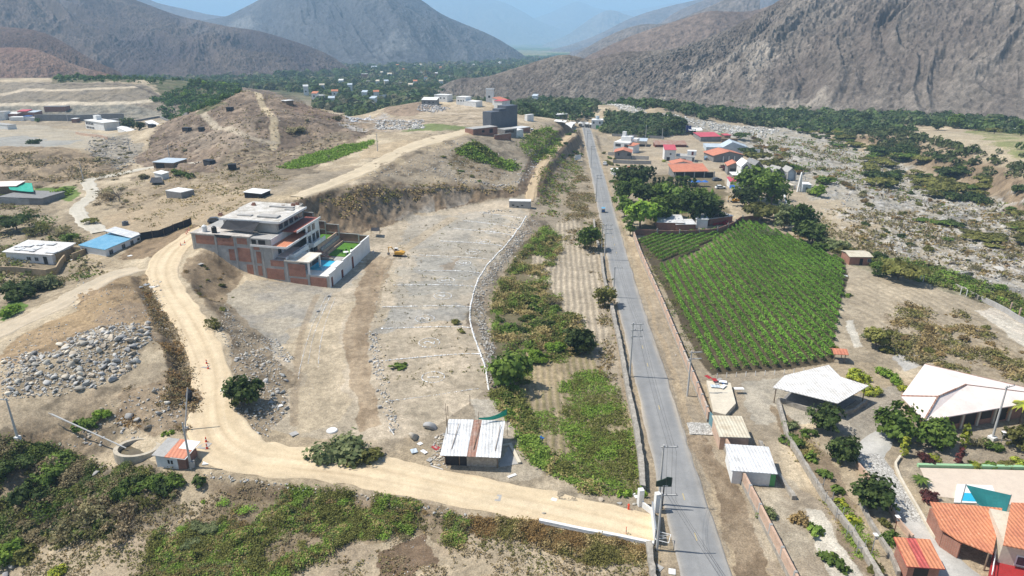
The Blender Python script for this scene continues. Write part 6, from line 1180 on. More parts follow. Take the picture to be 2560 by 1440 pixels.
DIG = {'1': [[(0,-1),(0,1)],[(0,1),(-.35,.6)]], '2': [[(-.5,.7),(0,1),(.5,.7),(.4,.1),(-.5,-1),(.5,-1)]], '3': [[(-.5,.9),(.3,1),(.5,.5),(0,.05),(.5,-.5),(.2,-1),(-.5,-.85)]], '4': [[(.3,-1),(.3,1),(-.6,-.3),(.6,-.3)]], '5': [[(.5,1),(-.4,1),(-.45,.2),(.2,.25),(.5,-.3),(.2,-.95),(-.5,-.9)]], '6': [[(.4,1),(-.3,.5),(-.5,-.3),(-.2,-1),(.4,-.8),(.4,-.1),(-.4,0)]], '7': [[(-.5,1),(.5,1),(0,-1)]], '8': [[(0,.05),(-.4,.5),(0,1),(.4,.5),(0,.05),(-.5,-.5),(0,-1),(.5,-.5),(0,.05)]], '9': [[(.4,.1),(-.4,.2),(-.3,.9),(.3,1),(.4,.4),(.3,-1)]]}
for i, (px, py, dg) in enumerate(((1083,943,'1'),(1073,857,'2'),(1062,797,'3'),(1107,740,'4'),(1115,701,'5'),(1158,658,'6'),(1182,630,'7'),(1208,604,'8'),(1230,580,'9'))):
    c = G(px, py)[0]; R0 = 2.05; P = [(c[0] + R0 * math.cos(a), c[1] + R0 * math.sin(a)) for a in np.arange(0, 6.28, .13)]; P = [p for p in P if random.random() > .12]; n0 = len(P)
    for pl in DIG[dg]:
        for a, b in zip(pl[:-1], pl[1:]):
            L = math.hypot(b[0] - a[0], b[1] - a[1]) * 1.0
            for q in np.arange(0, L, .16): u = a[0] + (b[0] - a[0]) * q / L; w = a[1] + (b[1] - a[1]) * q / L; P.append((c[0] - w * 1.0, c[1] + u * 1.0))
    P = np.array(P); stones('stone_ring', np.c_[P, Hs(P[:, 0], P[:, 1])], .14, .23, 'ring of white stones round the number %s on a lot' % dg, 'stone ring', 300 + i, WH, None, .3, group='numbered stone rings on the lots')
# ---------------- walls
wallrun('stone_wall', [(1528,770),(1548,860),(1560,930),(1573,1000),(1590,1080),(1600,1150),(1607,1230)], 1.15, .75, M_stonewall, 'long dry stone wall along the left side of the asphalt road', jag=.12, step=1.0)
wallrun('stone_wall', [(1620,1370),(1640,1500)], 1.15, .75, M_stonewall, 'short dry stone wall at the bottom beside the road', jag=.12, step=1.0)
wallrun('stone_wall', [(1503,640),(1508,690),(1520,740)], 1.0, .6, M_stonewall, 'dry stone wall piece beside the furrowed strip', jag=.12, step=1.2)
wallrun('stone_wall', [(1484,555),(1490,600),(1497,620)], 1.0, .6, M_stonewall, 'far end of the dry stone wall beside the road', jag=.12, step=1.2)
wallrun('brick_wall', [(1582,588),(1600,640),(1630,710),(1664,790),(1700,880),(1738,970),(1770,1055)], 1.9, .3, M_brickp, 'long pale brick wall between the road verge and the vineyard', posts=(4.2, 2.05, .36, M_conc), lower=(.5, M_stonewall), step=3)
wallrun('brick_wall', [(1792,1085),(1830,1160),(1880,1260),(1930,1360),(2000,1500)], 2.1, .3, M_brickp, 'near pale brick wall on a stone base right of the road', posts=(4.0, 2.2, .34, M_conc), lower=(.7, M_stonewall), step=3)
wallrun('metal_gate', [(1772,1060),(1790,1083)], 2.3, .12, M_teal, 'faded teal metal gate in the brick wall', 'gate')
wallrun('brown_wall', [(1586,588),(1700,592),(1790,586),(1832,570),(1850,555),(1900,552)], 1.9, .25, M_brick, 'dark brown wall at the far side of the vineyard', posts=(7, 2.4, .3, M_conc))
wallrun('low_wall', [(1348,1308),(1450,1330),(1560,1350),(1634,1366)], .65, .45, M_white, 'low white topped wall below the end of the pale road', lower=(.25, M_stonewall), step=2)
wallrun('mesh_fence', [(352,600),(400,592),(440,576),(480,562)], 1.9, .06, M_blktarp, 'black mesh fence beside the blue roofed house', 'fence', posts=(3, 2.1, .1, M_wood), step=1.5, jag=.1)
wallrun('stone_wall', [(1944,1010),(1968,1100),(2010,1170),(2060,1250),(2130,1340),(2190,1440),(2230,1500)], 1.0, .5, M_stonewall, 'long stone retaining wall stepping down beside the orchard strip', jag=.08, step=1.5)
wallrun('stone_wall', [(1900,1110),(1918,1150),(1960,1210),(1985,1250)], .6, .6, M_stonewall, 'short rough stone wall behind the white roofed shed', jag=.12, step=1.0)
wallrun('stone_wall', [(2150,1260),(2180,1320),(2230,1400),(2245,1440)], .7, .4, M_stonewall, 'inner stone wall beside the cobbled drive', jag=.08, step=1.2)
wallrun('drive_wall', [(2140,1165),(2170,1200),(2215,1260),(2250,1320),(2280,1352)], .9, .25, M_brickp, 'pinkish wall along the left edge of the cobbled drive', step=1.5)
wallrun('drive_kerb', [(2250,1145),(2236,1165),(2250,1200),(2290,1270),(2330,1340),(2365,1375)], .5, .3, M_cream, 'curved cream kerb wall along the right edge of the cobbled drive', 'kerb', step=1.2)
wallrun('retaining_wall', [(2340,700),(2400,724),(2446,750)], 1.0, .4, M_stonewall, 'grey stone wall beside the riverbed', jag=.1, step=1.5)
wallrun('retaining_wall', [(2452,752),(2500,775),(2560,812),(2700,880)], 1.3, .3, M_conc, 'pale concrete wall along the slabs at the right edge')
wallrun('compound_wall', [(1532,408),(1580,410),(1628,411)], 1.8, .2, M_conc, 'grey block wall round the empty lot', posts=None)
wallrun('compound_wall', [(1520,388),(1536,389)], 1.8, .2, M_conc, 'short grey block wall left of the orange roofed grey house'); wallrun('compound_wall', [(1580,398),(1622,400)], 1.9, .2, M_conc, 'grey block wall right of the orange roofed grey house')
wallrun('yard_wall', [(0,512),(60,512),(110,510)], 2.0, .2, M_conc, 'pale grey yard wall at the left edge')
wallrun('compound_wall', [(1660,348),(1560,342),(1530,340)], 1.6, .3, M_gconc, 'dark wall at the far side of the housing plots'); wallrun('compound_wall', [(1900,470),(1950,475),(1988,470)], 1.3, .3, M_white, 'low white wall below the small pointed cabins')
wallrun('drive_wall', [(1958,480),(1965,510),(1985,530)], .8, .5, M_white, 'white low wall running down from the pointed cabins')
wallrun('slope_wall', [(90,302),(200,303),(312,299)], 4.0, 1.0, M_gconc, 'long dark retaining wall at the foot of the stepped bank'); wallrun('slope_wall', [(340,304),(400,294),(470,286)], 1.2, .6, M_gconc, 'low dark wall at the right foot of the stepped bank')
wallrun('yard_wall', [(190,335),(240,342),(270,348)], 1.3, .3, M_brickp, 'pinkish yard wall in front of the two storey house at the left')
# entrance portal and its gate leaf
def portal():
    f = Fr((1612,1292), (1634,1292)); t = Thing('entrance_gate', 'white entrance pillars and wall at the mouth of the pale road', 'gate', f.P(0, 0, 0)); p = G(1645,1275)[0]
    for (x, y), h in (((1600,1263), 2.6), ((1641,1278), 2.9)): q = G(x, y)[0]; g = Fr(None, O=q, u=(.97, .2)); t.part('pillar', boxf(g, -.35, .35, -.35, .35, -.3, h), M_white)
    a = G(1604,1266)[0]; b = G(1634,1290)[0]; g = Fr(a, b); t.part('low_wall', boxf(g, 0, g.L, -.12, .12, -.3, .9), M_white)
    a = G(1628,1290)[0]; b = G(1636,1362)[0]; g = Fr(a, b); t.part('sliding_gate', boxf(g, 0, g.L, -.06, .06, .05, 2.3), M_white); t.part('rail', boxf(g, 0, g.L, -.1, .1, 2.3, 2.38), M_steel)
    q = G(1655,1272)[0]; t = Thing('billboard', 'dark green signboard on a single post at the road mouth', 'sign', q); t.part('post', cyl(q[0], q[1], q[2] - .2, q[2] + 3.8, .09), M_black); g = Fr(None, O=q, u=(1, 0)); t.part('board', prismf(g, [(-1.1, 3.6), (1.0, 3.6), (1.0, 5.0), (.3, 5.1), (.1, 4.9), (-.3, 4.7), (-1.1, 4.4)], -.06, .06), mat('dark_green_board', (.02, .045, .03), None, 1, .1, .5)); t.part('lettering', boxf(g, -.2, .5, -.075, -.062, 3.68, 3.8), M_white)
portal()
# ---------------- poles
M_pole = mat('concrete_pole', (.50, .49, .46), (.42, .41, .39), 1, .1, .85)
def pole(px, py, h, label, arms=1, xd=0.0, frame=False, base=None, lamp=0, mt=None, tops=None):
    p = G(px, py)[0]; t = Thing('power_pole' if not lamp else 'street_lamp', label, 'pole' if not lamp else 'lamp post', p, 'power poles along the road' if not lamp else None); t.part('shaft', cyl(p[0], p[1], p[2] - .3, p[2] + h, .19, .11, 10), mt or M_pole)
    c, s = math.cos(xd), math.sin(xd); f = Fr(None, O=p, u=(c, s)); a = []
    for k in range(arms): z = h - .3 - 1.25 * k; w = 1.9; t.part('crossarm', boxf(f, -.35, w, -.06, .06, z - .07, z + .07), M_pole); a.append(f.P(w - .1, 0, z + .1)); [t.part('insulator', cyl(*f.P(x, 0, 0)[:2], p[2] + z + .07, p[2] + z + .28, .05, .03, 6), M_gconc) for x in (.5, w - .15)]
    if frame: t.part('frame_upright', boxf(f, 1.35, 1.43, -.05, .05, h - .3 - 1.25 * (arms - 1), h - .2), M_pole)
    if lamp: g = Fr(None, O=p, u=(c, s)); t.part('lamp_arm', tube([f.P(0, 0, h - .1), f.P(lamp * .6, 0, h + .3), f.P(lamp, 0, h + .35)], [.05, .045, .04], 6), M_steel); t.part('lamp_head', boxf(g, lamp - .1, lamp + .6, -.14, .14, h + .28, h + .42), M_steel)
    if base: t.part('footing', boxf(f, -base, base, -base, base, -.2, .5), M_white)
    return (p, h)
PL = [pole(1574,942,11.0,'power pole left of the road in the middle of the photo',3,0,True), pole(1511,650,10.5,'power pole left of the road near the mototaxi',3,0,True), pole(1490,505,10.5,'power pole left of the road behind the mototaxi',2,0,True), pole(1477,420,10.5,'fourth power pole up the left side of the road',2), pole(1467,375,10.5,'fifth power pole up the left side of the road',2), pole(1460,335,10,'farthest power pole left of the road',2)]
pole(1533,745,8,'plain thin pole at the left kerb beside the stone wall',1); near = pole(1646,1262,9.5,'power pole beside the white entrance pillars',1); pole(1718,990,8.8,'power pole standing against the brick wall',2,.1); pole(2480,1098,9.5,'leaning grey pole with white footing beside the pink roofed pavilion',1,.4,False,.5)
near2 = pole(1642,1375,8.5,'power pole at the stone wall end in the foreground',1); pole(1504,620,7,'short pole on the left verge below the mototaxi',0); pole(1655,350,7,'slender pole behind the housing plots',0); pole(1614,345,8,'slender lamp post at the far housing wall',0)
pole(45,1098,7.0,'pale street pole with white footing at the left edge',1,2.9,False,.35); pole(478,1170,7.5,'pale pole beside the small orange roofed hut',0)
pole(208,448,6.5,'slender pole at the bend of the gravel lane',0); pole(325,378,6,'slender pole in the rocky gully left of the hill',0); pole(424,396,5.5,'slender pole below the scrub hill',0); pole(170,305,7,'slender pole near the distant two storey house',0); pole(640,222,5.5,'thin pole on top of the scrub hill',1); pole(944,378,7,'slender pole beside the upper track',0)
p = G(462,1078)[0]; q = Thing('leaning_pole', 'leaning pale pole at the left edge of the road bend', 'pole', p); q.part('shaft', tube([(p[0], p[1], p[2] - .2), (p[0] + .7, p[1] + 1.8, p[2] + 6.6)], [.13, .09], 8), M_pole)
q.part('box', boxf(Fr(None, O=(p[0] - .4, p[1], p[2]), u=(1, 0)), 0, .8, 0, .6, 0, .5), M_conc); p = G(472,1000)[0]; q = Thing('black_net', 'black net bundle hanging beside the road bend', 'net', p); q.part('net', tube([(p[0], p[1], p[2]), (p[0] + .1, p[1], p[2] + .7), (p[0] + .2, p[1] + .2, p[2] + 1.4), (p[0] + .1, p[1] + .3, p[2] + 1.9)], [.35, .6, .5, .15], 7), M_blktarp)
a, b = G(135,1058)[0], G(318,1133)[0]; q = Thing('fallen_pole', 'long pale pole lying across the scrub above the stone basin', 'pole', a); q.part('shaft', tube([tuple(a + (0, 0, 1.6)), tuple(b + (0, 0, .9))], [.13, .09], 8), M_pole); q.part('hook', tube([tuple(a + (0, 0, 1.6)), tuple(a + (-.6, .2, 1.7))], [.06, .04], 6), M_pole)
# wires
M_wire = mat('wire', (.03, .03, .03), None, 1, .1, .6)
def wire(a, b, sag, rad, label):
    n = 14; P = [tuple(np.array(a) * (1 - i / n) + np.array(b) * (i / n) - np.array([0, 0, sag * 4 * (i / n) * (1 - i / n)])) for i in range(n + 1)]
    V, F = tube(P, [rad] * (n + 1), 3); o = linkmesh('power_line', V, F, M_wire); tag(o, label, 'wire', 'power lines strung along the road')
chain = [((np.array([26.2, 30, 0])), 9), (near2[0], near2[1]), (near[0], near[1]), PL[0], (G(1533,745)[0], 8.5), PL[1], PL[2], PL[3], PL[4], PL[5]]
spn = ['below the bottom edge', 'past the white gate', 'up to the tall pole', 'along the stone wall', 'beside the furrows', 'past the mototaxi', 'behind the mototaxi', 'near the far settlement', 'at the far end']
for i in range(len(chain) - 1):
    for k, off in enumerate((.5, 1.2, 1.75)):
        a = chain[i]; b = chain[i + 1]; wire(a[0] + np.array([off, 0, a[1] - .1 - .5 * k]), b[0] + np.array([off, 0, b[1] - .1 - .5 * k]), .7, .016 + .0001 * i * 0, 'thin black power line %s, %s of three strands' % (spn[i], ('left', 'middle', 'right')[k]))
# ---------------- cones, manholes, little things
def cone(px, py, label, s=1.0, grp='orange cones on the pale road'):
    p = G(px, py)[0]; z = p[2] + .06; t = Thing('traffic_cone', label, 'traffic cone', (p[0], p[1], z), grp); g = Fr(None, O=(p[0], p[1], z), u=(1, 0)); t.part('base', boxf(g, -.22 * s, .22 * s, -.22 * s, .22 * s, 0, .05), M_orangep); t.part('body', cyl(p[0], p[1], z + .05, z + .85 * s, .17 * s, .04 * s), M_orangep); t.part('reflective_band', cyl(p[0], p[1], z + .42 * s, z + .56 * s, .118 * s, .093 * s), M_white)
cone(516,1107,'orange cone behind the open manhole at the road bend',1.15); cone(518,1124,'orange cone in front of the open manhole at the road bend',1.15); cone(517,911,'orange cone behind the manhole on the climbing road',1.1); cone(521,924,'orange cone in front of the manhole on the climbing road',1.1); cone(452,615,'left orange cone near the top of the climbing road'); cone(462,609,'right orange cone near the top of the climbing road')
for i, (x, y) in enumerate(((466,587),(469,583),(473,578))): cone(x, y, 'orange cone in the cluster beside the black mesh fence')
def manhole(px, py, label, w=1.3):
    p = G(px, py)[0]; g = Fr(None, O=(p[0], p[1], p[2] + .05), u=(.98, -.15)); t = Thing('manhole', label, 'manhole', g.P(0, 0, 0), 'concrete manholes on the pale road'); t.part('concrete_frame', joinm([boxf(g, -w, w, -w, -w * .45, 0, .16), boxf(g, -w, w, w * .45, w, 0, .16), boxf(g, -w, -w * .5, -w * .45, w * .45, 0, .16), boxf(g, w * .5, w, -w * .45, w * .45, 0, .16)]), M_conc); t.part('cover', boxf(g, -w * .5, w * .5, -w * .45, w * .45, -.02, .03), M_gconc)
manhole(511,1117,'open manhole between two cones at the road bend',.8); manhole(515,918,'manhole between two cones on the climbing road',.6); manhole(460,613,'small manhole near the top of the climbing road',.45); manhole(1240,1247,'manhole on the pale road below the tin roof shack',.7)
p = G(515,1158)[0]; g = Fr(None, O=p, u=(.95, .2)); tag_ = Thing('white_slab', 'white square slab lying beside the road bend', 'slab', p); tag_.part('slab', boxf(g, -.45, .45, -.45, .45, 0, .12), M_white)
p = G(830,1077)[0]; t = Thing('white_disc', 'round white tank lid lying on the ground left of the tracks', 'lid', p); t.part('lid', cyl(p[0], p[1], p[2], p[2] + .18, .85, .78, 20), M_white); t.part('rim', cyl(p[0], p[1], p[2] - .05, p[2] + .06, .92, .92, 20), M_conc)
for i, (x, y) in enumerate(((933,838),(930,868),(926,905),(950,1020),(795,780),(822,742))): p = G(x, y)[0]; g = Fr(None, O=p, u=(.9, .4)); t = Thing('block_stack', 'small stack of pale concrete blocks marking the lot corners', 'block stack', p, 'stacks of concrete blocks by the lots'); t.part('blocks', joinm([boxf(g, -.35, .35, -.2, .2, 0, .2), boxf(g, -.3, .3, -.15, .2, .203, .4)]), M_conc)
p = G(1571,1276)[0]; t = Thing('orange_hydrant', 'orange red hydrant standing by the road mouth', 'hydrant', p); t.part('body', cyl(p[0], p[1], p[2], p[2] + .9, .13), M_orangep); t.part('cap', cyl(p[0], p[1], p[2] + .9, p[2] + 1.05, .18, .08), M_orangep); t.part('base', cyl(p[0], p[1], p[2], p[2] + .08, .32), M_orangep)
p = G(1565,1336)[0]; t = Thing('marker_post', 'thin red and black marker post on the end of the pale road', 'post', p); t.part('shaft', cyl(p[0], p[1], p[2], p[2] + 1.2, .04), M_orangep); t.part('black_band', cyl(p[0], p[1], p[2] + .4, p[2] + .7, .045), M_black)
f = Fr((1636,1366), (1660,1372)); t = Thing('sign_frame', 'white square metal frame lying at the end of the stone wall', 'frame', f.P(0, 0, 0)); t.part('frame', joinm([boxf(f, 0, 1.7, 0, .07, 1.0, 1.07), boxf(f, 0, 1.7, 1.6, 1.67, 1.0, 1.07), boxf(f, 0, .07, .07, 1.6, 1.0, 1.07), boxf(f, 1.63, 1.7, .07, 1.6, 1.0, 1.07)]), M_white); t.part('zigzag', joinm([tube([f.P(.3, .3, 1.05), f.P(1.3, .8, 1.05), f.P(.4, 1.0, 1.05), f.P(1.4, 1.4, 1.05)], [.04] * 4, 5)]), M_white); t.part('post', boxf(f, .8, .9, .75, .85, -.1, 1.0), M_steel)
f = Fr((1437,402), (1452,402)); t = Thing('billboard', 'blank white billboard beside the far part of the road', 'billboard', f.P(0, 0, 0)); t.part('panel', boxf(f, 0, f.L, 0, .12, .8, 3.2), M_white); t.part('post', boxf(f, .3, .45, .12, .25, 0, 3.0), M_steel); t.part('post', boxf(f, f.L - .45, f.L - .3, .12, .25, 0, 3.0), M_steel)
f = Fr((1714,335), (1727,335)); t = Thing('blue_screen', 'dark blue board on posts behind the green court', 'board', f.P(0, 0, 0)); t.part('panel', boxf(f, 0, f.L, 0, .15, 1.2, 5.2), mat('blue_board', (.015, .035, .16), None, 1, .1, .5)); t.part('post', boxf(f, -.2, 0, 0, .2, 0, 5.4), M_steel); t.part('emblem', boxf(f, f.L * .42, f.L * .58, -.02, -.002, 2.9, 3.5), M_palesheet)
# ---------------- vehicles, excavator, person
def car(px, py, ang, m, label, L=4.3, name='car'):
    p = G(px, py)[0]; f = Fr(None, O=(p[0], p[1], p[2] + .03), u=(math.cos(ang), math.sin(ang))); t = Thing(name, label, 'car', f.P(0, 0, 0)); h = L / 2; b = lambda *a: boxf(f, *a)
    t.part('body', prismf(f, [(-h, .3), (h, .3), (h, .75), (h * .9, .88), (h * .45, .95), (-h * .85, 1.0), (-h, .8)], -.85, .85), m); c = t.part('cabin', prismf(f, [(h * .45, .95), (h * .15, 1.42), (-h * .6, 1.45), (-h * .88, 1.0)], -.76, .76), M_glass); t.part('roof', prismf(f, [(h * .14, 1.42), (h * .12, 1.48), (-h * .58, 1.5), (-h * .6, 1.45)], -.74, .74), m)
    for x in (-h * .6, h * .62):
        for y in (-.86, .68): q = t.part('wheel', prismf(f, [(x + .33 * math.cos(k * .5236), .33 + .33 * math.sin(k * .5236)) for k in range(12)], y, y + .18), M_tyre)
    for y in (-.75, .45): t.part('headlight', b(h - .02, h + .02, y, y + .3, .6, .75), M_white)
car(540,556,.35,M_slate,'dark blue grey car parked beside the villa roof'); car(1792,452,.3,M_slate,'dark car parked on the lane beside the red roofed booth'); car(1801,472,.1,M_white,'small white car parked beside the red roofed booth'); car(1512,412,1.4,M_white,'white car standing by the green verge at the far road side',4.0)
def mototaxi(px, py, label, ang=1.45, m=None):
    p = G(px, py)[0]; f = Fr(None, O=(p[0], p[1], p[2] + .06), u=(math.cos(ang), math.sin(ang))); t = Thing('mototaxi', label, 'mototaxi', f.P(0, 0, 0))
    t.part('cabin', prismf(f, [(-1.2, .35), (.35, .35), (.5, .95), (-1.2, 1.0)], -.6, .6), M_black); t.part('roof', prismf(f, [(-1.3, 1.68), (.5, 1.68), (.35, 1.82), (-1.1, 1.84)], -.65, .65), m or mat('sky_blue_vinyl', (.12, .36, .55), None, 1, .1, .5))
    for x in (-1.15, .3):
        for y in (-.6, .55): t.part('roof_post', boxf(f, x, x + .05, y, y + .05, .9, 1.7), M_black)
    t.part('rear_panel', boxf(f, -1.24, -1.2, -.55, .55, .5, 1.0), mat('blue_panel', (.05, .13, .3), None, 1, .1, .5)); t.part('front_fork', tube([f.P(.5, 0, .9), f.P(1.25, 0, .3)], [.06, .05], 6), M_black)
    for x, y in ((-.8, -.62), (-.8, .52), (1.25, -.05)): t.part('wheel', prismf(f, [(x + .27 * math.cos(k * .6283), .28 + .27 * math.sin(k * .6283)) for k in range(10)], y, y + .1), M_tyre)
mototaxi(1508,531,'blue roofed mototaxi driving on the asphalt road'); mototaxi(1766,401,'blue mototaxi parked on the lane between the orange roofs',.5)
def excavator(px, py, label, sc=1.0, ang=-.1, flip=1):
    p = G(px, py)[0]; f = Fr(None, O=p, u=(math.cos(ang), math.sin(ang))); k = sc; t = Thing('excavator', label, 'excavator', p); b = lambda *a: boxf(f, *[v * k for v in a])
    for y in (-1.1, .65): t.part('track', prismf(f, [(-1.3 * k, .1 * k), (1.3 * k, .1 * k), (1.55 * k, .35 * k), (1.3 * k, .65 * k), (-1.3 * k, .65 * k), (-1.55 * k, .35 * k)], y * k, (y + .45) * k), M_tyre)
    t.part('undercarriage', b(-.8, .8, -.65, .65, .3, .75), M_gconc); t.part('upper_body', prismf(f, [(-.9 * k, .8 * k), (1.9 * k, .8 * k), (1.9 * k, 1.55 * k), (1.3 * k, 1.75 * k), (-.1 * k, 1.7 * k), (-.9 * k, 1.5 * k)], -1.1 * k, 1.1 * k), M_yellow); t.part('counterweight', b(1.9, 2.3, -1.05, 1.05, .85, 1.5), M_yellow)
    c = t.part('cab', b(-1.2, -.1, .1, 1.05, 1.5, 2.6), M_white); t.part('pane', b(-1.24, -1.2, .2, .95, 1.8, 2.5), M_glass, c); t.part('pane', b(-1.0, -.2, .06, .1, 1.9, 2.5), M_glass, c)
    t.part('boom', tube([f.P(-.8 * k, -.4 * k, 1.5 * k), f.P(-2.0 * k, -.4 * k, 3.2 * k), f.P(-3.0 * k, -.4 * k, 3.0 * k)], [.22 * k, .25 * k, .18 * k], 6), M_yellow); t.part('stick', tube([f.P(-3.0 * k, -.4 * k, 3.1 * k), f.P(-3.1 * k, -.4 * k, 1.2 * k)], [.16 * k, .12 * k], 6), M_yellow); t.part('bucket', prismf(f, [(-3.4 * k, 1.3 * k), (-2.9 * k, 1.2 * k), (-2.7 * k, .5 * k), (-3.2 * k, .35 * k), (-3.5 * k, .7 * k)], -.75 * k, -.05 * k), M_gconc)
excavator(995,640,'yellow excavator with white cab working beside the marked lots',.82,-.15); excavator(1835,506,'pale yellow excavator parked under the trees behind the fields',.8,.1)
def person(px, py, label, top, legs, h=1.7):
    """continuous body grown from a skeleton of rings"""
    p = G(px, py)[0]; t = Thing('person', label, 'person', p); x, y, z = p; s = h / 1.7
    me = bpy.data.meshes.new('body'); J = [(0,0,.92),(0,0,1.15),(0,0,1.38),(0,0,1.48),(0,.02,1.6),(-.1,0,.88),(-.13,-.05,.48),(-.14,.03,.06),(.1,0,.88),(.13,.1,.48),(.14,.18,.06),(-.19,0,1.4),(-.25,-.05,1.13),(-.22,-.2,.92),(.19,0,1.4),(.26,.03,1.13),(.25,-.1,.9),(-.14,-.1,.03),(.14,.06,.03)]
    E = [(0,1),(1,2),(2,3),(3,4),(0,5),(5,6),(6,7),(0,8),(8,9),(9,10),(2,11),(11,12),(12,13),(2,14),(14,15),(15,16),(7,17),(10,18)]; Rr = [.15,.15,.17,.06,.1,.1,.07,.05,.1,.07,.05,.07,.05,.035,.07,.05,.035,.035,.035]
    me.from_pydata([(a * s, b * s, c * s) for a, b, c in J], E, []); o = bpy.data.objects.new('body', me); COL.objects.link(o); o.parent = t.o; m = o.modifiers.new('skin', 'SKIN')
    for v, r_ in zip(me.skin_vertices[0].data, Rr): v.radius = (r_ * s, r_ * s)
    me.skin_vertices[0].data[0].use_root = True; o.modifiers.new('sub', 'SUBSURF').levels = 1; o.modifiers['sub'].render_levels = 1; me.materials.append(mat('clothes', top, legs, 1.2, .1, .9)); return t
t = person(934,640,'person in pale shirt and dark trousers walking beside the white villa wall', (.5,.5,.5), (.35,.35,.37)); t.part('hair', cyl(t.org[0], t.org[1] + .02, t.org[2] + 1.62, t.org[2] + 1.74, .1, .06, 10), M_black); person(910,632,'person in white bending over materials at the corner of the villa wall', (.75,.74,.72), (.5,.5,.52), 1.6)
for i, (x, y, m) in enumerate(((897,628,M_white),(905,634,M_palesheet),(890,636,M_gconc))): p = G(x, y)[0]; g = Fr(None, O=p, u=(.9, .3)); t = Thing('material_bag', ['white','bluish','dark'][i] + ' bag of building material by the villa wall corner', 'bag', p); t.part('bag', boxf(g, -.5, .5, -.35, .35, 0, .55), m)
cloth('black_shelter', [(928,592),(950,594),(950,586),(930,584)], [1.9, 2.1, 2.3, 2.0], M_blktarp, 'small black mesh shelter at the foot of the cut cliff', 'shelter', .3)
a, b = G(882,653)[0], G(908,656)[0]; t = Thing('plank', 'white plank lying outside the villa door', 'plank', a); t.part('board', tube([tuple(a + (0, 0, .12)), tuple(b + (0, 0, .12))], [.15, .15], 4), M_white)
# ---------------- the housing plots right of the road
W2 = [('f', 1.2, 1.0, 1.1, 1.1)]
def hs(A, B, D, h, roof, wm, rm, name, label, cat='house', **k): return house(A, B, D, h, roof, wm, rm, name, label, cat, detail=False, **k)
t, f = hs((1533,382), (1572,383), 12, 5.6, 'flat', M_white, M_white, 'modern_house', 'white modern house with stepped roof towers nearest the far road', oh=.02, opn=[('f', 1, 3.6, 3, 1.5), ('f', 6, 3.4, 4, 1.6), ('f', 1.5, .6, 5, 1.8, 'opening')])
t.part('roof_tower', boxf(f, 2.4, 8, 5, 10, 5.85, 8.3), M_white); t.part('roof_tower', boxf(f, 2.4, 4.2, 7, 9, 8.3, 10.6), M_white); t.part('roof_tower', boxf(f, 8, 11, 6, 11, 5.85, 7.2), M_white)
hs((1573,366), (1615,367), 9, 3.2, 'mono', M_cream, M_palesheet, 'annex', 'pale blue sheet roofed annex beside the white modern house', rise=.5, opn=[('f', 1, .1, 8, 1.4, 'opening')])
hs((1536,398), (1577,399), 9, 3.6, 'gabley', M_gconc, M_orange, 'grey_house', 'grey house with orange gable roof behind the empty lot', rise=1.3, oh=.5, opn=[('f', 1.6, 1.9, .8, 1.4), ('f', 6.4, 1.9, 2, 1.3)])
hs((1556,382), (1582,384), 5, 4.4, 'mono', M_white, M_orange, 'orange_roof_room', 'small upper room with orange roof behind the grey house', rise=.8)
hs((1568,431), (1588,431), 2, 2.4, 'flat', M_white, M_orange, 'white_kiosk', 'small white block standing in the empty lot', 'kiosk', oh=.02)
hs((1533,438), (1548,438), 4, 2.2, 'mono', M_white, M_white, 'white_box', 'white box shed at the road corner of the empty lot', 'shed', rise=.2)
hs((1638,368), (1716,368), 5.5, 1.4, 'mono', M_rustwood, M_rustsheet, 'rust_roof_shed', 'long low shed with rusty brown sheet roof', 'shed', rise=1.6)
hs((1751,354), (1802,354), 12, 3.0, 'mono', M_gconc, M_pinkred, 'pink_roof_hall', 'hall with flat pinkish red roof beside the green court', 'hall', rise=1.0)
hs((1803,356), (1843,357), 2, 2.2, 'flat', M_wood, M_wood, 'dark_fence_building', 'long dark timber building right of the pinkish red roof', 'building'); hs((1811,349), (1826,349), 5, 2.6, 'mono', M_wood, M_pinkred, 'small_red_roof', 'small red roofed hut behind the dark timber building', 'hut', rise=.4)
t, f = hs((1765,378), (1862,384), 14, 3.0, 'flat', M_palesheet, M_palesheet, 'grey_warehouse', 'long pale grey blue warehouse behind the orange roofed hall', 'warehouse', oh=.05); t.part('raised_gable', prismf(f, [(f.L * .42, 3.2), (f.L * .66, 6.2), (f.L + 2, 3.2)], 0, 12), M_palesheet); t.part('side_wall', boxf(f, f.L, f.L + 8, 0, .3, -.5, 2.5), M_white)
t, f = hs((1783,405), (1856,407), 12, 4.0, 'gabley', M_gconc, M_orange, 'orange_roof_hall', 'wide hall with low orange gable roof and white front columns', 'hall', rise=2.0, oh=.6)
for x in (5, 8, 11): t.part('column', boxf(f, x, x + .4, -.5, -.1, 0, 3.6), M_white)
t, f = hs((1660,402), (1688,403), 8, 5.6, 'mono', M_white, M_pinkred, 'pink_roof_house', 'tall white house with bright pink red roof', rise=1.4, oh=.25, opn=[('f', 2.6, 3.2, .8, .8), ('f', 1.2, 0, 1.6, 2.0, 'opening')])
t, f = hs((1689,403), (1736,406), 9, 2.6, 'flat', M_white, M_conc, 'low_white_house', 'low white house with open terraces right of the pink roof', oh=.02, opn=[('f', 1, .3, 4, 1.4, 'opening'), ('f', 8, .3, 1, 2)]); t.part('upper_room', boxf(f, 5.5, 10, 4, 8, 2.9, 5.0), M_white); t.part('door', boxf(f, 7.6, 8.6, 3.9, 4, 2.9, 4.7), M_rustwood)
hs((1679,430), (1732,431), 7, 3.8, 'gabley', M_white, M_orange, 'porch_house', 'orange gable roofed house behind the long orange roof', rise=1.2, oh=.5, opn=[('f', 1, 2.0, 9, 1.5, 'opening')])
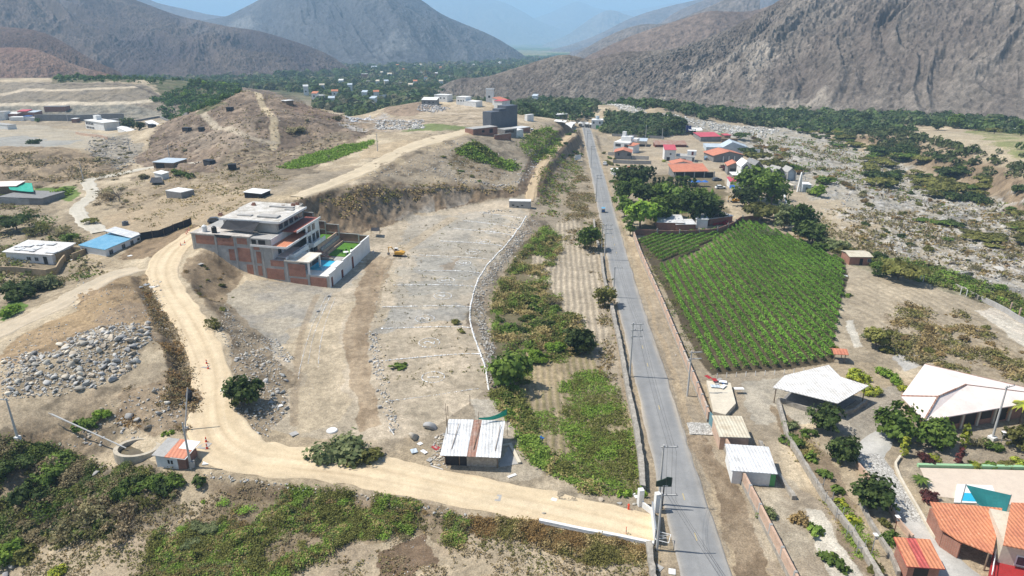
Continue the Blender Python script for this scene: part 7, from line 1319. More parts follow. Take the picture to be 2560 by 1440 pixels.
t, f = hs((1684,444), (1767,444), 8, 2.8, 'mono', M_gconc, M_orange, 'long_orange_roof', 'long house with plain orange roof over a dark porch', rise=2.0, oh=.6, opn=[('f', 1, .1, 17, 2.3, 'opening')])
for x in (.3, 4.5, 9, 13.5, 18): t.part('porch_post', boxf(f, x, x + .4, -.5, -.15, 0, 2.8), M_conc)
def aframe(A, B, D, h, label, wm, rm, dark=True, rise=None, low=None):
    f = Fr(A, B); L = f.L; t = Thing('pointed_cabin', label, 'cabin', f.P(0, 0, 0), 'pointed cabins beside the riverbed'); r = rise or L * .5; t.part('wall', prismf(f, [(.15, -.5), (L - .15, -.5), (L - .15, h), (L / 2, h + r), (.15, h)], .3, D), wm); t.part('roof', prismf(f, [(-.1, h - .1), (L / 2, h + r - .05), (L + .1, h - .1), (L + .1, h + .15), (L / 2, h + r + .25), (-.1, h + .15)], -.5, D + .2), rm)
    if dark: q = t.part('front_window', prismf(f, [(L * .2, .5), (L * .8, .5), (L * .8, h - .2), (L / 2, h + r * .5), (L * .2, h - .2)], .22, .3), M_glass); t.part('floor_band', boxf(f, L * .15, L * .85, .12, .22, h * .45, h * .55), wm, q)
    t.part('side_fin', boxf(f, -.1, .15, -1.2, .3, -.4, h), rm); t.part('side_fin', boxf(f, L - .15, L + .1, -1.2, .3, -.4, h), rm)
aframe((1849,446), (1877,447), 9, 5.2, 'large white pointed cabin at the left of the cabin row', M_white, M_white); aframe((1880,449), (1902,449), 9, 6.0, 'large grey pointed cabin beside the white one', M_gconc, M_gconc)
aframe((1907,450), (1927,450), 6, 3.8, 'left of the three small grey pointed cabins', M_gconc, M_conc); aframe((1937,450), (1957,450), 6, 3.6, 'middle of the three small grey pointed cabins', M_gconc, M_conc); aframe((1965,451), (1986,451), 6, 3.6, 'right small pointed cabin with pale front', M_palesheet, M_conc, False)
hs((1900,471), (1985,474), 5, 1.6, 'flat', M_cream, M_cream, 'cabin_terrace', 'cream terrace platform below the small pointed cabins', 'terrace', oh=.02); hs((1818,437), (1850,438), 8, 4.0, 'gabley', M_gconc, M_orange, 'orange_gable_house', 'orange roofed house left of the large white pointed cabin', rise=1.6, oh=.5, opn=[('f', 1, 1, 5, 2, 'opening')])
hs((1831,452), (1864,453), 5, 2.6, 'mono', M_gconc, M_white, 'white_canopy', 'white flat canopy in front of the large white cabin', 'canopy', rise=.4, opn=[('f', .5, 0, 6, 2.3, 'opening')]); hs((1824,470), (1859,471), 5, 2.8, 'mono', M_white, M_pinkred, 'red_roof_booth', 'booth with coral red roof at the foot of the lane', 'booth', rise=.9)
cloth('blue_canopy', [(1822,482),(1837,482),(1835,474),(1823,474)], 1.9, M_blue, 'blue tarp canopy in front of the red roofed booth', 'canopy', .2)
f = Fr((1993,480), (2004,480)); t = Thing('white_spire', 'tall white pointed monument beside the small pale shed', 'monument', f.P(0, 0, 0)); L = f.L; t.part('body', prismf(f, [(0, -.3), (L * .3, -.3), (L * .42, 3), (L * .58, 3), (L * .7, -.3), (L, -.3), (L * .62, 7.5), (L * .5, 8.2), (L * .38, 7.5)], 0, .8), M_white)
hs((2006,480), (2026,481), 5, 3.0, 'flat', M_palesheet, M_white, 'pale_shed', 'small pale shed beside the white monument', 'shed', oh=.1, opn=[('f', 1, 1, 1, 1)])
cloth('sail_canopy', [(1721,338),(1756,338),(1752,331),(1718,330)], 3, M_white, 'white sail canopy beside the green court', 'canopy', .4)
c = [G(*q)[0] for q in ((1766,338),(1822,341),(1815,327),(1764,326))]; t = Thing('sports_court', 'green artificial turf court behind the pinkish red roof', 'court', c[0]); t.part('turf', polyslab([(p[0], p[1]) for p in c], c[0][2] - .3, c[0][2] + .15), mat('turf', (.06, .26, .08), (.05, .21, .06), .3, .1, .9))
for i, x in enumerate((1729, 1746, 1761)):
    p = G(x, 466)[0]; t = Thing('umbrella', 'blue parasol on the lawn behind the hedge, %s of three' % ('left', 'middle', 'right')[i], 'parasol', p, 'blue parasols on the lawn'); t.part('canopy', cyl(p[0], p[1], p[2] + 2.0, p[2] + 2.7, 1.6, .1, 8), M_blue); t.part('pole', cyl(p[0], p[1], p[2], p[2] + 2.0, .05), M_steel)
# compound behind the vineyard wall
hs((1643,574), (1708,577), 9, 2.6, 'mono', M_brickr, M_metalw, 'farm_sheds', 'largest white roofed farm shed behind the brown wall', 'shed', rise=.3, oh=.3); hs((1690,577), (1738,578), 5, 2.3, 'mono', M_brickr, M_metalw, 'farm_sheds', 'front white roofed farm shed behind the brown wall', 'shed', rise=.3); hs((1740,570), (1768,571), 5, 3.0, 'mono', M_white, M_metalw, 'farm_sheds', 'taller white farm shed in the middle behind the brown wall', 'shed', rise=.3); hs((1774,562), (1830,556), 6, 2.2, 'flat', M_brickr, M_metalold, 'farm_sheds', 'grey roofed farm shed at the right behind the brown wall', 'shed')
# far end of the road: market stalls and white building
t, f = hs((1478,322), (1506,323), 8, 5.6, 'flat', M_white, M_white, 'white_building', 'white two storey building with water tank at the far end of the road', 'building', oh=.05, opn=[('f', 1, 3.4, 1, 1.4), ('f', 5, 3.4, 1, 1.4), ('f', 3, .2, 2, 2.2, 'door', M_green)]); p = f.P(3.6, 4, 5.8); t.part('roof_tank', cyl(p[0], p[1], p[2], p[2] + 2.2, 1.2), M_palesheet)
for i in range(7):
    x = 1399 + i * 11.5; y = 313 + i * 1.2; f = Fr((x, y), (x + 10.5, y + 1)); t = Thing('market_stall', '%s white roofed stall counted from the left at the far road bend' % ('first','second','third','fourth','fifth','sixth','seventh')[i], 'stall', f.P(0, 0, 0), 'white roofed stalls at the far road bend'); t.part('roof', prismf(f, [(0, 2.4), (f.L / 2, 3.2), (f.L, 2.4), (f.L, 2.5), (f.L / 2, 3.3), (0, 2.5)], -.5, 4.5), M_white); t.part('counter', boxf(f, .3, f.L - .3, 2.2, 4, -.3, 1.9), M_white if i in (2, 3) else M_gconc)
hs((1391,296), (1418,297), 6, 3.2, 'mono', M_gconc, M_white, 'tree_house', 'white roofed building among the trees left of the road end', 'building', rise=.5)
# the dark building and the brick houses before it
A, B = (1228,318), (1268,318); t, f = hs(A, B, 6, 8.0, 'flat', M_slate, M_slate, 'dark_building', 'tall windowless dark grey building on the plateau edge', 'building', oh=.02); t.part('tall_wing', boxf(f, f.L, f.L + 8.5, 1, 7, -1, 10.3), M_slate); t.part('parapet_step', boxf(f, f.L * .55, f.L - .01, .6, 5.4, 8.2, 9.2), M_slate)
hs((1250,268), (1268,268), 6, 5, 'mono', M_white, M_orange, 'orange_roof_house', 'house with brown orange roof behind the dark building', rise=1.4); hs((1255,276), (1275,276), 6, 6.4, 'flat', M_white, M_pinkred, 'red_cornice_house', 'white upper storey with red cornice behind the dark building', oh=.3)
hs((1183,338), (1244,340), 6, 4.2, 'flat', M_brick, M_conc, 'brick_house', 'unfinished brick house with bare slab at the plateau edge', oh=.02, opn=[('f', 9.5, 1.8, 2.0, 1.8, 'opening'), ('f', 5, 2.4, 1.6, 1.0, 'opening')]); hs((1236,348), (1278,351), .3, 3.2, 'flat', M_brickr, M_conc, 'brick_wall', 'free standing brick wall below the brick house', 'wall', oh=.02)
hs((1262,341), (1292,343), 5, 4.0, 'flat', M_gconc, M_conc, 'grey_house', 'grey house with a long dark window on the plateau edge', oh=.05, opn=[('f', .4, 2.4, 5.6, 1.2)]); hs((1291,343), (1308,343), 5, 3.6, 'flat', M_white, M_white, 'white_room', 'small white room at the right of the grey house', 'room', oh=.05); hs((1276,330), (1325,331), 6, 2.6, 'flat', M_brickr, M_metalw, 'brick_row', 'low brick row with white roof below the dark building', 'building', oh=.1)
hs((1318,303), (1334,303), 2, 3.6, 'flat', M_white, M_white, 'white_panel_house', 'white panel fronted room right of the dark building', 'room', oh=.02); car(1322,326,.1,M_white,'white van parked at the right end of the brick row',4.6,'van'); hs((1335,290),(1364,291),6,2.2,'flat',M_wood,M_conc,'low_shed','low brown shed behind the dark building','shed')
# hilltop white houses and others
for a, b, d, h, rf, wm, rm, lb, op in (((1012,246),(1052,247),6,3.6,'flat',M_white,M_white,'left white house with curved roofline on the far hilltop',1), ((1030,240),(1046,240),5,4.4,'mono',M_white,M_white,'white house with tall shed roof on the far hilltop',0), ((1054,262),(1092,264),6,3.4,'mono',M_gconc,M_white,'dark walled house with white roof beside the dark rubble',1), ((1086,254),(1118,256),7,4.4,'flat',M_white,M_white,'rounded white house in the middle of the far hilltop',1), ((1141,262),(1164,264),8,5.0,'flat',M_white,M_white,'left cube of the largest white hilltop house',1), ((1160,264),(1190,268),7,3.2,'flat',M_white,M_white,'right wing of the largest white hilltop house',0), ((948,256),(962,257),5,6.0,'monox',M_white,M_white,'tall narrow white house left of the far hilltop',1)):
    L = Fr(a, b).L; hs(a, b, d, h, rf, wm, rm, 'hilltop_house', lb, rise=1.2, oh=.1, opn=[('f', L * q, h * .5, 1.0, .8) for q in (.15, .45, .72)] if op else [])
t, f = hs((216,322), (262,327), 9, 5.2, 'flat', M_white, M_white, 'two_storey_house', 'white two storey house with dark openings before the stepped bank', oh=.4, opn=[('f', 1 + 2.1 * i, 2.9, 1.5, 1.5, 'opening') for i in range(5)] + [('f', 1 + 2.1 * i, .6, 1.5, 1.2, 'opening') for i in range(5)]); t.part('roof_room', boxf(f, 3, 7, 4, 7, 5.45, 8), M_white); t.part('rear_wing', boxf(f, 9, 13, 9, 15, -.5, 5.5), M_gconc)
for a, b, d, h, rf, wm, rm, lb in (((-20,300),(14,300),8,5,'flat',M_white,M_conc,'white framed house at the far left edge'), ((16,296),(44,296),6,3,'mono',M_brickr,M_metalold,'grey roofed brick house in the far left row'), ((46,292),(70,292),6,3.6,'mono',M_brickr,M_pinkred,'red roofed house in the far left row'), ((70,292),(90,292),6,3,'mono',M_brickr,M_palesheet,'pale blue roofed house in the far left row'), ((24,302),(60,302),5,2.2,'flat',M_white,M_white,'white walled yard house in the far left row'), ((60,301),(74,301),4,2.6,'flat',M_white,M_blue,'bright blue roofed room in the far left row'), ((74,302),(92,302),4,2.0,'flat',M_white,M_metalold,'low white room at the right of the far left row'), ((112,280),(165,279),6,3.5,'flat',M_brickr,M_gconc,'dark brick rooms on the slope above the far left row'), ((180,307),(192,307),4,2.5,'flat',M_brick,M_white,'small white roofed room near the distant pole'), ((295,330),(322,328),5,2.6,'gable',M_white,M_white,'white gabled house beside the dark trees'), ((364,313),(412,308),4,2.2,'mono',M_gconc,M_white,'long white roofed shed below the scrub hill'), ((-20,322),(20,324),5,3.0,'flat',M_white,M_conc,'low white house below the far left row')):
    hs(a, b, d, h, rf, wm, rm, 'distant_house', lb, rise=.6, oh=.15)
# black water boxes on the hill
for i, (x, y, w) in enumerate(((375,320,9),(463,330,14),(500,330,7),(572,279,12),(517,413,16),(581,425,20),(612,488,0))):
    if not w: continue
    f = Fr((x - w / 2, y), (x + w / 2, y)); t = Thing('black_hut', ('tiny black hut low on the left of the scrub hill','bluish black hut on the left flank of the scrub hill','tiny black hut beside the bluish one','black hut high on the scrub hill','black net hut left of the pair below the hill','wider black net hut right of the pair below the hill')[i], 'hut', f.P(0, 0, 0)); t.part('wall', boxf(f, 0, f.L, 0, 2.5, -.4, 2.0), M_blktarp); t.part('roof', boxf(f, -.1, f.L + .1, -.1, 2.6, 2.0, 2.15), M_black)
cloth('black_heap', [(375,463),(409,463),(405,452),(380,452)], [.9, 1.0, 1.4, 1.3], M_blktarp, 'black tarp heap below the leaning white hut', 'tarp', .2, posts=False, seed=4)
hs((612,495), (655,496), 4, 1.8, 'mono', M_blktarp, M_white, 'tarp_hut', 'black tarp hut with pale roof behind the villa', 'hut', rise=.3); hs((716,262),(734,262),4,2.2,'flat',M_wood,M_white,'ridge_hut','small hut with white roof on the right shoulder of the scrub hill','hut'); p = G(314,563)[0]; t = Thing('water_tank', 'small dark tank lying behind the blue roofed house', 'water tank', p); t.part('tank_body', cyl(p[0], p[1], p[2], p[2] + 1.1, .9, .8), M_slate); t.part('lid', cyl(p[0], p[1], p[2] + 1.1, p[2] + 1.25, .3), M_black)
hs((2210,308),(2240,308),5,2.6,'flat',M_white,M_white,'white_hut','white hut at the foot of the rock mountain across the river','hut'); hs((1998,310),(2022,311),5,2.4,'flat',M_cream,M_conc,'ruined_hut','ruined pale hut beside the far riverbed','hut'); hs((2455,326),(2510,330),7,2.6,'flat',M_brickp,M_brickp,'brick_farm','long brick farm building across the river','building'); hs((2510,330),(2600,336),8,2.2,'flat',M_dark,M_metalold,'dark_barn','dark open barn beside the brick farm across the river','barn')
# far houses in the wood
rr = np.random.default_rng(12); FH = [(830,244,26),(795,262,18),(822,262,14),(760,238,20),(935,252,16),(905,250,20),(925,268,18),(847,216,20),(903,196,26),(915,190,14),(950,191,12),(970,198,16),(930,176,22),(912,181,10),(915,214,14),(940,218,16),(962,219,12),(1000,218,14),(1022,223,16),(1034,216,14),(990,170,12),(1030,168,22),(1045,170,18),(1070,172,20),(1090,172,14),(1100,178,10),(1115,168,12),(1130,180,12),(1050,190,14),(1075,194,16),(1088,192,10),(1098,218,16),(1120,200,10),(800,228,16),(870,228,12),(880,170,10),(1150,165,10),(1180,170,10),(1200,162,12),(1220,168,8),(1245,163,10),(1005,180,10),(1060,205,12),(1140,190,8),(780,250,12),(1330,262,14),(1215,255,16)]
for i, (x, y, w) in enumerate(FH):
    k = rr.integers(6); wm = (M_white, M_white, M_cream, M_white, M_brickr, M_white)[k]; rm = (M_white, M_tile, M_white, M_metalold, M_cream, M_palesheet)[rr.integers(6)]; p = G(x, y)[0]; s = scale_at(*p); f = Fr(None, O=(p[0], p[1], p[2] + 1.5), u=(math.cos(rr.normal() * .3), math.sin(rr.normal() * .3))); f.L = max(5, w / s * .62)
    house(None, None, f.L * .7, 3.6 + 3 * rr.random(), ('flat', 'gable', 'mono')[rr.integers(3)], wm, rm, 'valley_house', 'distant small house among the trees of the valley floor', rise=1.5, f=f, group='distant houses among the trees', detail=False, sink=4, opn=[('f', f.L * .3, 1.2, 1.4, 1.4)] if s > 1.6 else [])
_pl = plants
def plants(rows): _pl([(r[0], r[1], r[2] * (1.12 if 1540 < r[0] < 2060 and 450 < r[1] < 640 else 1.1), *r[3:]) for r in rows])
# ---------------- single trees and shrubs: (px, py base, crown width px, kind, palette, label)
plants([
 (1275,972,108,'tree','green','big round thorn tree at the right edge of the marked lots'), (1448,880,72,'tree','dark','dark green tree at the top of the crop field'), (612,1012,84,'tree','dark','dark green tree in the rubble bank right of the climbing road'),
 (850,1142,130,'bush','sage','wide round green bush beside the pale road', None, .8), (905,1145,95,'bush','olive','right part of the round bush beside the pale road', None, .7), (1475,625,64,'airy','green','loose green tree on the road wall opposite the vineyard'), (1512,765,58,'airy','olive','loose olive tree standing on the roadside stone wall'),
 (1338,900,70,'bush','bright','bright green bush at the head of the crop field'), (1385,880,60,'bush','bright','second bright bush at the head of the crop field'), (1372,830,60,'bush','dark','dark bush inside the olive scrub'), (1340,780,56,'bush','green','green bush inside the olive scrub'), (1420,800,44,'bush','green','green bush at the right of the olive scrub'), (1300,760,52,'bush','olive','olive bush in the middle of the scrub'), (1270,830,50,'bush','green','green bush by the rubble berm'),
 (990,918,46,'smallbush','green','flat green bush inside the nearest marked lot', None, .6), (1138,806,26,'smallbush','olive','small bush on the third lot'), (1155,832,22,'smallbush','olive','small bush just past the third stone line'), (545,818,60,'scrub','olive','loose bush on the bank right of the climbing road'), (262,1040,44,'bush','bright','bright green bush above the fallen pole'), (215,1070,60,'bush','green','green bush on the slope below the fallen pole'), (420,1085,24,'smallbush','bright','small bright bush by the road bend'),
 (440,1208,60,'bush','green','green bush in front of the orange roofed hut'), (380,1215,70,'bush','green','wide green bush left of the orange roofed hut'), (320,1235,80,'bush','green','green bush in the middle of the lower left thicket'), (505,1205,44,'smallbush','dark','dark bush right of the orange roofed hut'), (150,1435,52,'bush','yellow','yellow green bush at the bottom left'), (30,1400,90,'bush','bright','bright green bush at the left bottom edge'), (40,1180,90,'bush','dark','dark bush at the left edge above the gully'), (90,1250,110,'bush','dark','large dark bush in the lower left gully'), (150,1170,80,'bush','green','green bush in the upper part of the gully'),
 (250,1290,110,'scrub','grey','grey leafless scrub in the middle of the thicket'), (180,1330,100,'scrub','grey','grey leafless scrub at the left of the thicket'), (310,1330,90,'scrub','twig','dry twig heap at the right of the thicket'), (120,1290,90,'scrub','green','half green scrub at the left of the thicket'), (360,1270,80,'scrub','olive','olive scrub at the right of the thicket'),
 (60,1395,70,'bush','olive','olive bush at the bottom left corner'), (1600,1235,34,'smallbush','bright','bright tuft at the end of the crop field', None, 1.2), (1560,1238,30,'smallbush','bright','bright grass clump beside the stone wall end', None, 1.3), (510,1255,16,'smallbush','bright','tiny bright shrub on the foreground sand'),
 (45,575,84,'acacia','dark','dark flat topped tree at the left edge behind the farmhouse'), (228,560,34,'acacia','olive','small flat topped tree behind the blue roofed house'), (300,505,50,'bare','twig','bare branching tree on the upper field'), (60,740,96,'bush','dark','dark rounded bush before the adobe wall'), (120,720,80,'bush','sage','grey green bush before the adobe wall'), (30,790,60,'bush','bright','bright green bush at the left edge of the side track'), (20,720,50,'bush','dark','dark bush at the left edge below the farmhouse'), (150,590,60,'scrub','grey','grey scrub behind the farmhouse'), (90,590,70,'scrub','olive','olive scrub behind the farmhouse'), (175,600,46,'bush','green','green bush between the farmhouse and the blue roof'), (265,490,50,'scrub','grey','grey scrub beside the gravel lane'), (275,500,60,'scrub','twig','dry scrub beside the gravel lane'), (150,490,46,'bush','bright','bright bush by the bend of the gravel lane'), (170,480,30,'bush','green','green bush by the bend of the gravel lane'), (358,447,30,'bush','grey','grey bush left of the leaning hut'), (450,440,40,'bush','green','green bush right of the shelter'), (480,443,24,'smallbush','green','small green bush right of the shelter'), (245,400,20,'smallbush','grey','small grey bush on the brown mound'), (742,330,48,'bush','grey','lone dark grey bush on the face of the scrub hill', None, .6), (840,300,26,'bush','grey','grey bush on the right end of the scrub hill'), (86,360,34,'bush','dark','dark bush on the pale flats at the left'), (823,398,22,'bare','twig','small bare tree on the green strip'),
 (325,325,36,'tree','dark','dark tree cluster before the white gabled house'), (350,325,24,'tree','dark','dark tree right of the white gabled house'), (95,305,12,'tree','green','small tree at the end of the far left houses'), (418,298,14,'tree','dark','small dark tree below the stepped bank'), (464,286,12,'tree','dark','small dark tree at the right foot of the stepped bank'),
 # along the road right side, dense trees
 (1560,470,60,'tree','dark','dark tree at the corner behind the empty lot'), (1590,470,70,'tree','dark','dark tree in the grove beside the road'), (1570,510,70,'airy','green','loose tree in the grove beside the road'), (1610,510,60,'tree','dark','dense dark tree in the middle of the grove'), (1560,545,56,'airy','green','loose tree at the road edge of the grove'), (1600,570,78,'tree','bright','bright green tree in front of the grove'), (1640,560,70,'tree','green','green tree beside the white farm sheds'), (1650,515,60,'airy','green','loose tree at the back of the grove'), (1575,590,36,'tall','green','narrow tree at the start of the brick wall'), (1680,520,70,'tree','green','green tree in the orchard rows'), (1665,545,60,'airy','green','loose green tree behind the farm sheds'),
 (1730,560,84,'airy','dark','dark drooping tree left of the lane clearing'), (1785,558,66,'tall','dark','tall dark drooping tree beside the lane clearing', None, .5), (1755,530,60,'airy','green','drooping tree behind the pair by the clearing'), (1880,500,110,'airy','green','largest drooping tree below the red roofed booth', None, .75), (1925,520,90,'airy','green','drooping tree right of the largest one'), (1860,520,60,'tree','dark','dark tree under the drooping trees'), (1905,552,90,'acacia','olive','olive flat crowned tree at the vineyard top'), (1960,548,70,'acacia','olive','small olive tree right of the vineyard top'), (1920,590,50,'scrub','sage','pale reed clump at the vineyard top corner'), (2000,585,80,'airy','dark','dark drooping tree at the upper right of the vineyard'), (1960,575,70,'airy','sage','grey green tree at the upper right of the vineyard'), (2030,610,66,'tree','dark','dark tree at the right corner of the vineyard'), (2050,625,50,'bush','green','green bush at the right corner of the vineyard'), (2090,625,70,'bush','sage','sage bush between the vineyard and the river stones'), (2120,640,60,'bush','olive','olive bush behind the brick hut'),
 (2195,650,56,'bush','dark','dark bush behind the brick hut'), (2245,700,100,'acacia','olive','broad flat thorn tree right of the brick hut'), (2200,690,40,'bush','dark','dark bush touching the brick hut'), (2118,740,22,'smallbush','green','small green tree at the vineyard edge'), (2190,870,66,'tree','olive','loose olive tree in the unused plot'), (2175,850,50,'scrub','sage','silvery shrub in the unused plot'), (2215,880,40,'bush','olive','olive bush below the silvery shrub'), (2090,870,18,'smallbush','olive','small shrub beside the vineyard corner'),
 (1800,395,30,'bush','purple','dark red bougainvillea mass beside the orange hall'), (1818,425,40,'bush','purple','dark purple bush left of the orange gable house'), (1660,405,14,'smallbush','yellow','small yellow green palm by the pink roofed house'), (1650,340,30,'tree','dark','dark tree at the wall of the housing plots'), (1690,330,44,'tree','dark','round dark tree behind the housing plots'), (1850,350,40,'acacia','dark','dark flat tree beside the green court'), (1890,405,56,'acacia','olive','olive flat tree behind the cabins'), (1930,425,60,'acacia','olive','olive flat tree at the river edge behind the cabins'), (1870,390,44,'acacia','dark','dark flat tree behind the warehouse'), (1985,430,50,'bush','green','green bush right of the cabins'), (2060,460,50,'bush','green','green bush on the river edge beyond the monument'), (2030,485,36,'bush','sage','sage bush beside the small pale shed'), (2042,492,34,'tree','bright','bright green tree beside the pale shed'),
 # estate
 (2062,1075,74,'tree','dark','dark leafy tree in front of the sheet canopy'), (2100,1150,76,'tree','dark','dark tree at the head of the cobbled drive'), (2180,1268,92,'tree','dark','open dark tree leaning over the cobbled drive'), (1975,1068,44,'bush','sage','grey green bush at the top of the orchard strip'), (1980,1110,56,'bush','green','green orchard bush beside the long stone wall'), (2028,1090,36,'smallbush','green','small orchard bush below the sheet canopy'), (2032,1145,40,'smallbush','green','orchard bush in the middle of the strip'), (2060,1190,40,'smallbush','green','orchard bush below the middle of the strip'), (2085,1230,42,'smallbush','green','lowest round orchard bush on the strip'), (2110,1262,36,'smallbush','yellow','yellow spiky plant on the orchard strip'), (2130,1300,36,'smallbush','yellow','lower yellow spiky plant on the orchard strip'), (2235,1090,100,'tree','green','large green tree at the left corner of the pink roof'), (2330,1120,84,'tree','green','green tree before the pink roofed pavilion'), (2295,1085,50,'bush','green','bush against the wall of the pink roofed pavilion'),
 (2258,1140,34,'column','yellow','yellow green croton at the end of the drive'), (2370,1120,30,'column','yellow','yellow croton before the pavilion wall'), (2408,1115,38,'column','yellow','tall yellow croton near the pavilion wall'), (2335,1150,34,'bush','yellow','yellow croton bush above the mint kerb'), (2315,1150,44,'bush','purple','dark purple shrub above the mint kerb'), (2395,1160,30,'column','purple','purple shrub in the row above the mint kerb'), (2433,1165,38,'bush','yellow','round yellow green clipped bush above the mint kerb'), (2468,1165,34,'smallbush','green','green spiky bush above the mint kerb'), (2515,1165,40,'bush','olive','olive bush above the mint kerb'), (2550,1160,40,'bush','yellow','yellow bush at the right edge above the kerb'), (2480,1120,60,'bush','green','green bush below the leaning pole'), (2540,1120,70,'airy','olive','loose olive tree at the right edge'), (2440,1110,56,'scrub','grey','grey leafless shrub before the pavilion'),
 (2300,1210,50,'palm','green','small spreading palm at the patio corner', None, .35), (2550,1060,70,'palm','yellow','yellowing palm at the right edge beside the pavilion', None, .8), (2317,1250,54,'bush','purple','round dark purple bush by the patio corner'), (2150,950,60,'bush','yellow','yellow croton hedge right of the sheet canopy'), (2175,985,50,'bush','yellow','second croton hedge beside the sheet canopy'), (2130,945,40,'bush','yellow','croton bush behind the sheet canopy'), (2215,940,50,'bush','bright','bright green hedge between canopy and pavilion', None, .9), (2235,960,40,'bush','bright','lower end of the bright green hedge'), (2260,975,34,'bush','yellow','croton at the left corner of the pink roof'),
 (1915,1290,50,'bush','sage','feathery shrub behind the near brick wall'), (2000,1300,56,'bush','brown','dry brown bush on the strip by the pale slab'), (2030,1335,50,'smallbush','green','low green shrub by the pale slab'), (2075,1405,56,'smallbush','green','long green shrub on the lower pale slab'), (2110,1425,36,'smallbush','green','small green shrub near the bottom edge'), (2230,1355,60,'bush','green','green bush in the walled bed beside the drive'), (2215,1310,40,'bush','olive','olive bush in the walled bed beside the drive'), (2190,1420,44,'smallbush','olive','spiky plant beside the small tiled kiosk'), (2155,1370,30,'smallbush','yellow','yellow spiky plant near the bottom'),
])
for i, x in enumerate(range(1635, 1735, 11)): plants([(x, 470 + (i % 2), 17, 'column', 'dark', 'dark column tree in the trimmed hedge row behind the fields', 'hedge row of column trees')])
patch([(1640,452),(1750,455),(1790,460),(1770,470),(1640,470)], 6, 1.2, 2.0, [('tree','green')], 'small tree beside the hedge row and parasols', 'small trees by the hedge row', 500)
rowfield(GP([(1640,480),(1740,478),(1800,482),(1790,510),(1660,520)])[:, :2], (1700, 515), (1715, 482), 3.0, '%s leafy crop row from the left between the grove and the hedge', 1500, 'vineb', 1.6)
patch([(1590,430),(1500,372),(1515,400),(1535,470),(1560,480)], 16, 1.0, 2.4, [('bush','dark'),('bush','green'),('bush','olive')], 'bush in the green verge right of the far road', 'bushes on the far road verge', 501)
patch([(1780,558),(1815,553),(1818,560),(1785,568)], 5, .9, 1.6, [('bush','pink')], 'pink flowering bougainvillea over the farm sheds', 'bougainvillea by the farm sheds', 502)
flat = [('acacia','olive'),('acacia','dark'),('acacia','green'),('bush','dark'),('acacia','olive')]
patch([(2150,395),(2240,370),(2420,430),(2560,470),(2700,560),(2700,620),(2480,510),(2330,500),(2200,470)], 85, 2.2, 6.5, flat, 'flat topped thorn tree in the belt between riverbed and eroded bank', 'thorn trees below the eroded bank', 503, .8)
patch([(2000,330),(2110,330),(2200,345),(2280,372),(2200,385),(2060,362)], 44, 2.0, 5.0, flat, 'dark thorn tree at the upper edge of the riverbed', 'thorn trees on the upper river edge', 504, .8)
patch([(2270,560),(2330,545),(2420,580),(2560,570),(2700,600),(2700,640),(2480,620),(2350,610)], 20, 2.0, 5.5, flat, 'broad dark thorn bush in the middle of the lower riverbed', 'thorn trees in the lower riverbed', 505, .5)
patch([(2100,480),(2400,500),(2600,560),(2500,700),(2250,640),(2150,570)], 60, .6, 2.2, [('scrub','grey'),('bush','olive'),('bush','dark'),('scrub','rust')], 'small bush among the pale river stones', 'small bushes in the riverbed', 506)
patch([(1880,340),(2010,400),(2150,470),(2200,520),(2130,500),(2000,440),(1890,400)], 55, 1.0, 3.2, [('bush','rust'),('bush','olive'),('scrub','grey'),('bush','brown')], 'rusty brown bush along the left edge of the riverbed', 'rusty bushes on the left river edge', 507)
patch([(2140,660),(2300,665),(2450,710),(2560,750),(2560,775),(2400,735),(2250,690)], 22, .9, 2.6, [('bush','green'),('bush','sage'),('bush','olive'),('bush','bright')], 'green bush in the belt beside the riverbed wall', 'green bushes beside the riverbed wall', 508)
patch([(2230,790),(2400,780),(2600,900),(2640,960),(2440,940),(2270,920)], 36, .5, 1.5, [('scrub','brown'),('scrub','grey'),('bush','olive'),('bush','brown')], 'low dry bush in the unused furrowed plot', 'dry bushes in the unused plot', 509)
patch([(1300,740),(1400,760),(1460,840),(1430,870),(1240,880),(1240,780)], 34, .9, 2.2, [('bush','olive'),('bush','green'),('scrub','grey'),('bush','dark')], 'bush in the dense olive scrub beside the lots', 'bushes in the olive scrub', 510)
patch([(0,1180),(130,1140),(420,1200),(430,1235),(300,1320),(60,1350)], 30, .9, 2.4, [('bush','green'),('scrub','grey'),('bush','dark'),('scrub','olive'),('scrub','twig')], 'bush in the tangled thicket of the lower left gully', 'bushes in the gully thicket', 511)
patch([(430,1290),(620,1215),(900,1245),(1100,1275),(1140,1340),(880,1340),(700,1420),(400,1430)], 44, .6, 1.5, [('scrub','olive'),('scrub','brown'),('scrub','grass'),('scrub','grey'),('bush','sage')], 'low bush in the olive and rust scrub below the pale road', 'low bushes below the pale road', 512, .6)
patch([(1310,340),(1370,320),(1400,345),(1390,380),(1340,410)], 14, 1.2, 2.6, [('bush','bright'),('bush','green')], 'lush bush on the slope below the dark building', 'lush bushes below the dark building', 513)
patch([(1400,340),(1450,335),(1455,400),(1400,420),(1380,400)], 12, 1.2, 2.6, [('bush','dark'),('bush','sage'),('bush','green')], 'dark bush between the channel and the far road', 'bushes between channel and road', 514)
patch([(330,400),(460,300),(620,235),(720,260),(860,310),(850,390),(700,410),(480,445)], 26, .6, 1.6, [('scrub','grey'),('bush','grey'),('scrub','twig')], 'small grey scrub bush on the rocky hill', 'scrub bushes on the rocky hill', 515, .7)
patch([(20,430),(300,400),(330,440),(260,470),(0,480)], 16, .7, 1.8, [('scrub','grey'),('scrub','twig')], 'grey scrub bush on the brown mound at the left', 'scrub bushes on the brown mound', 516, .7)
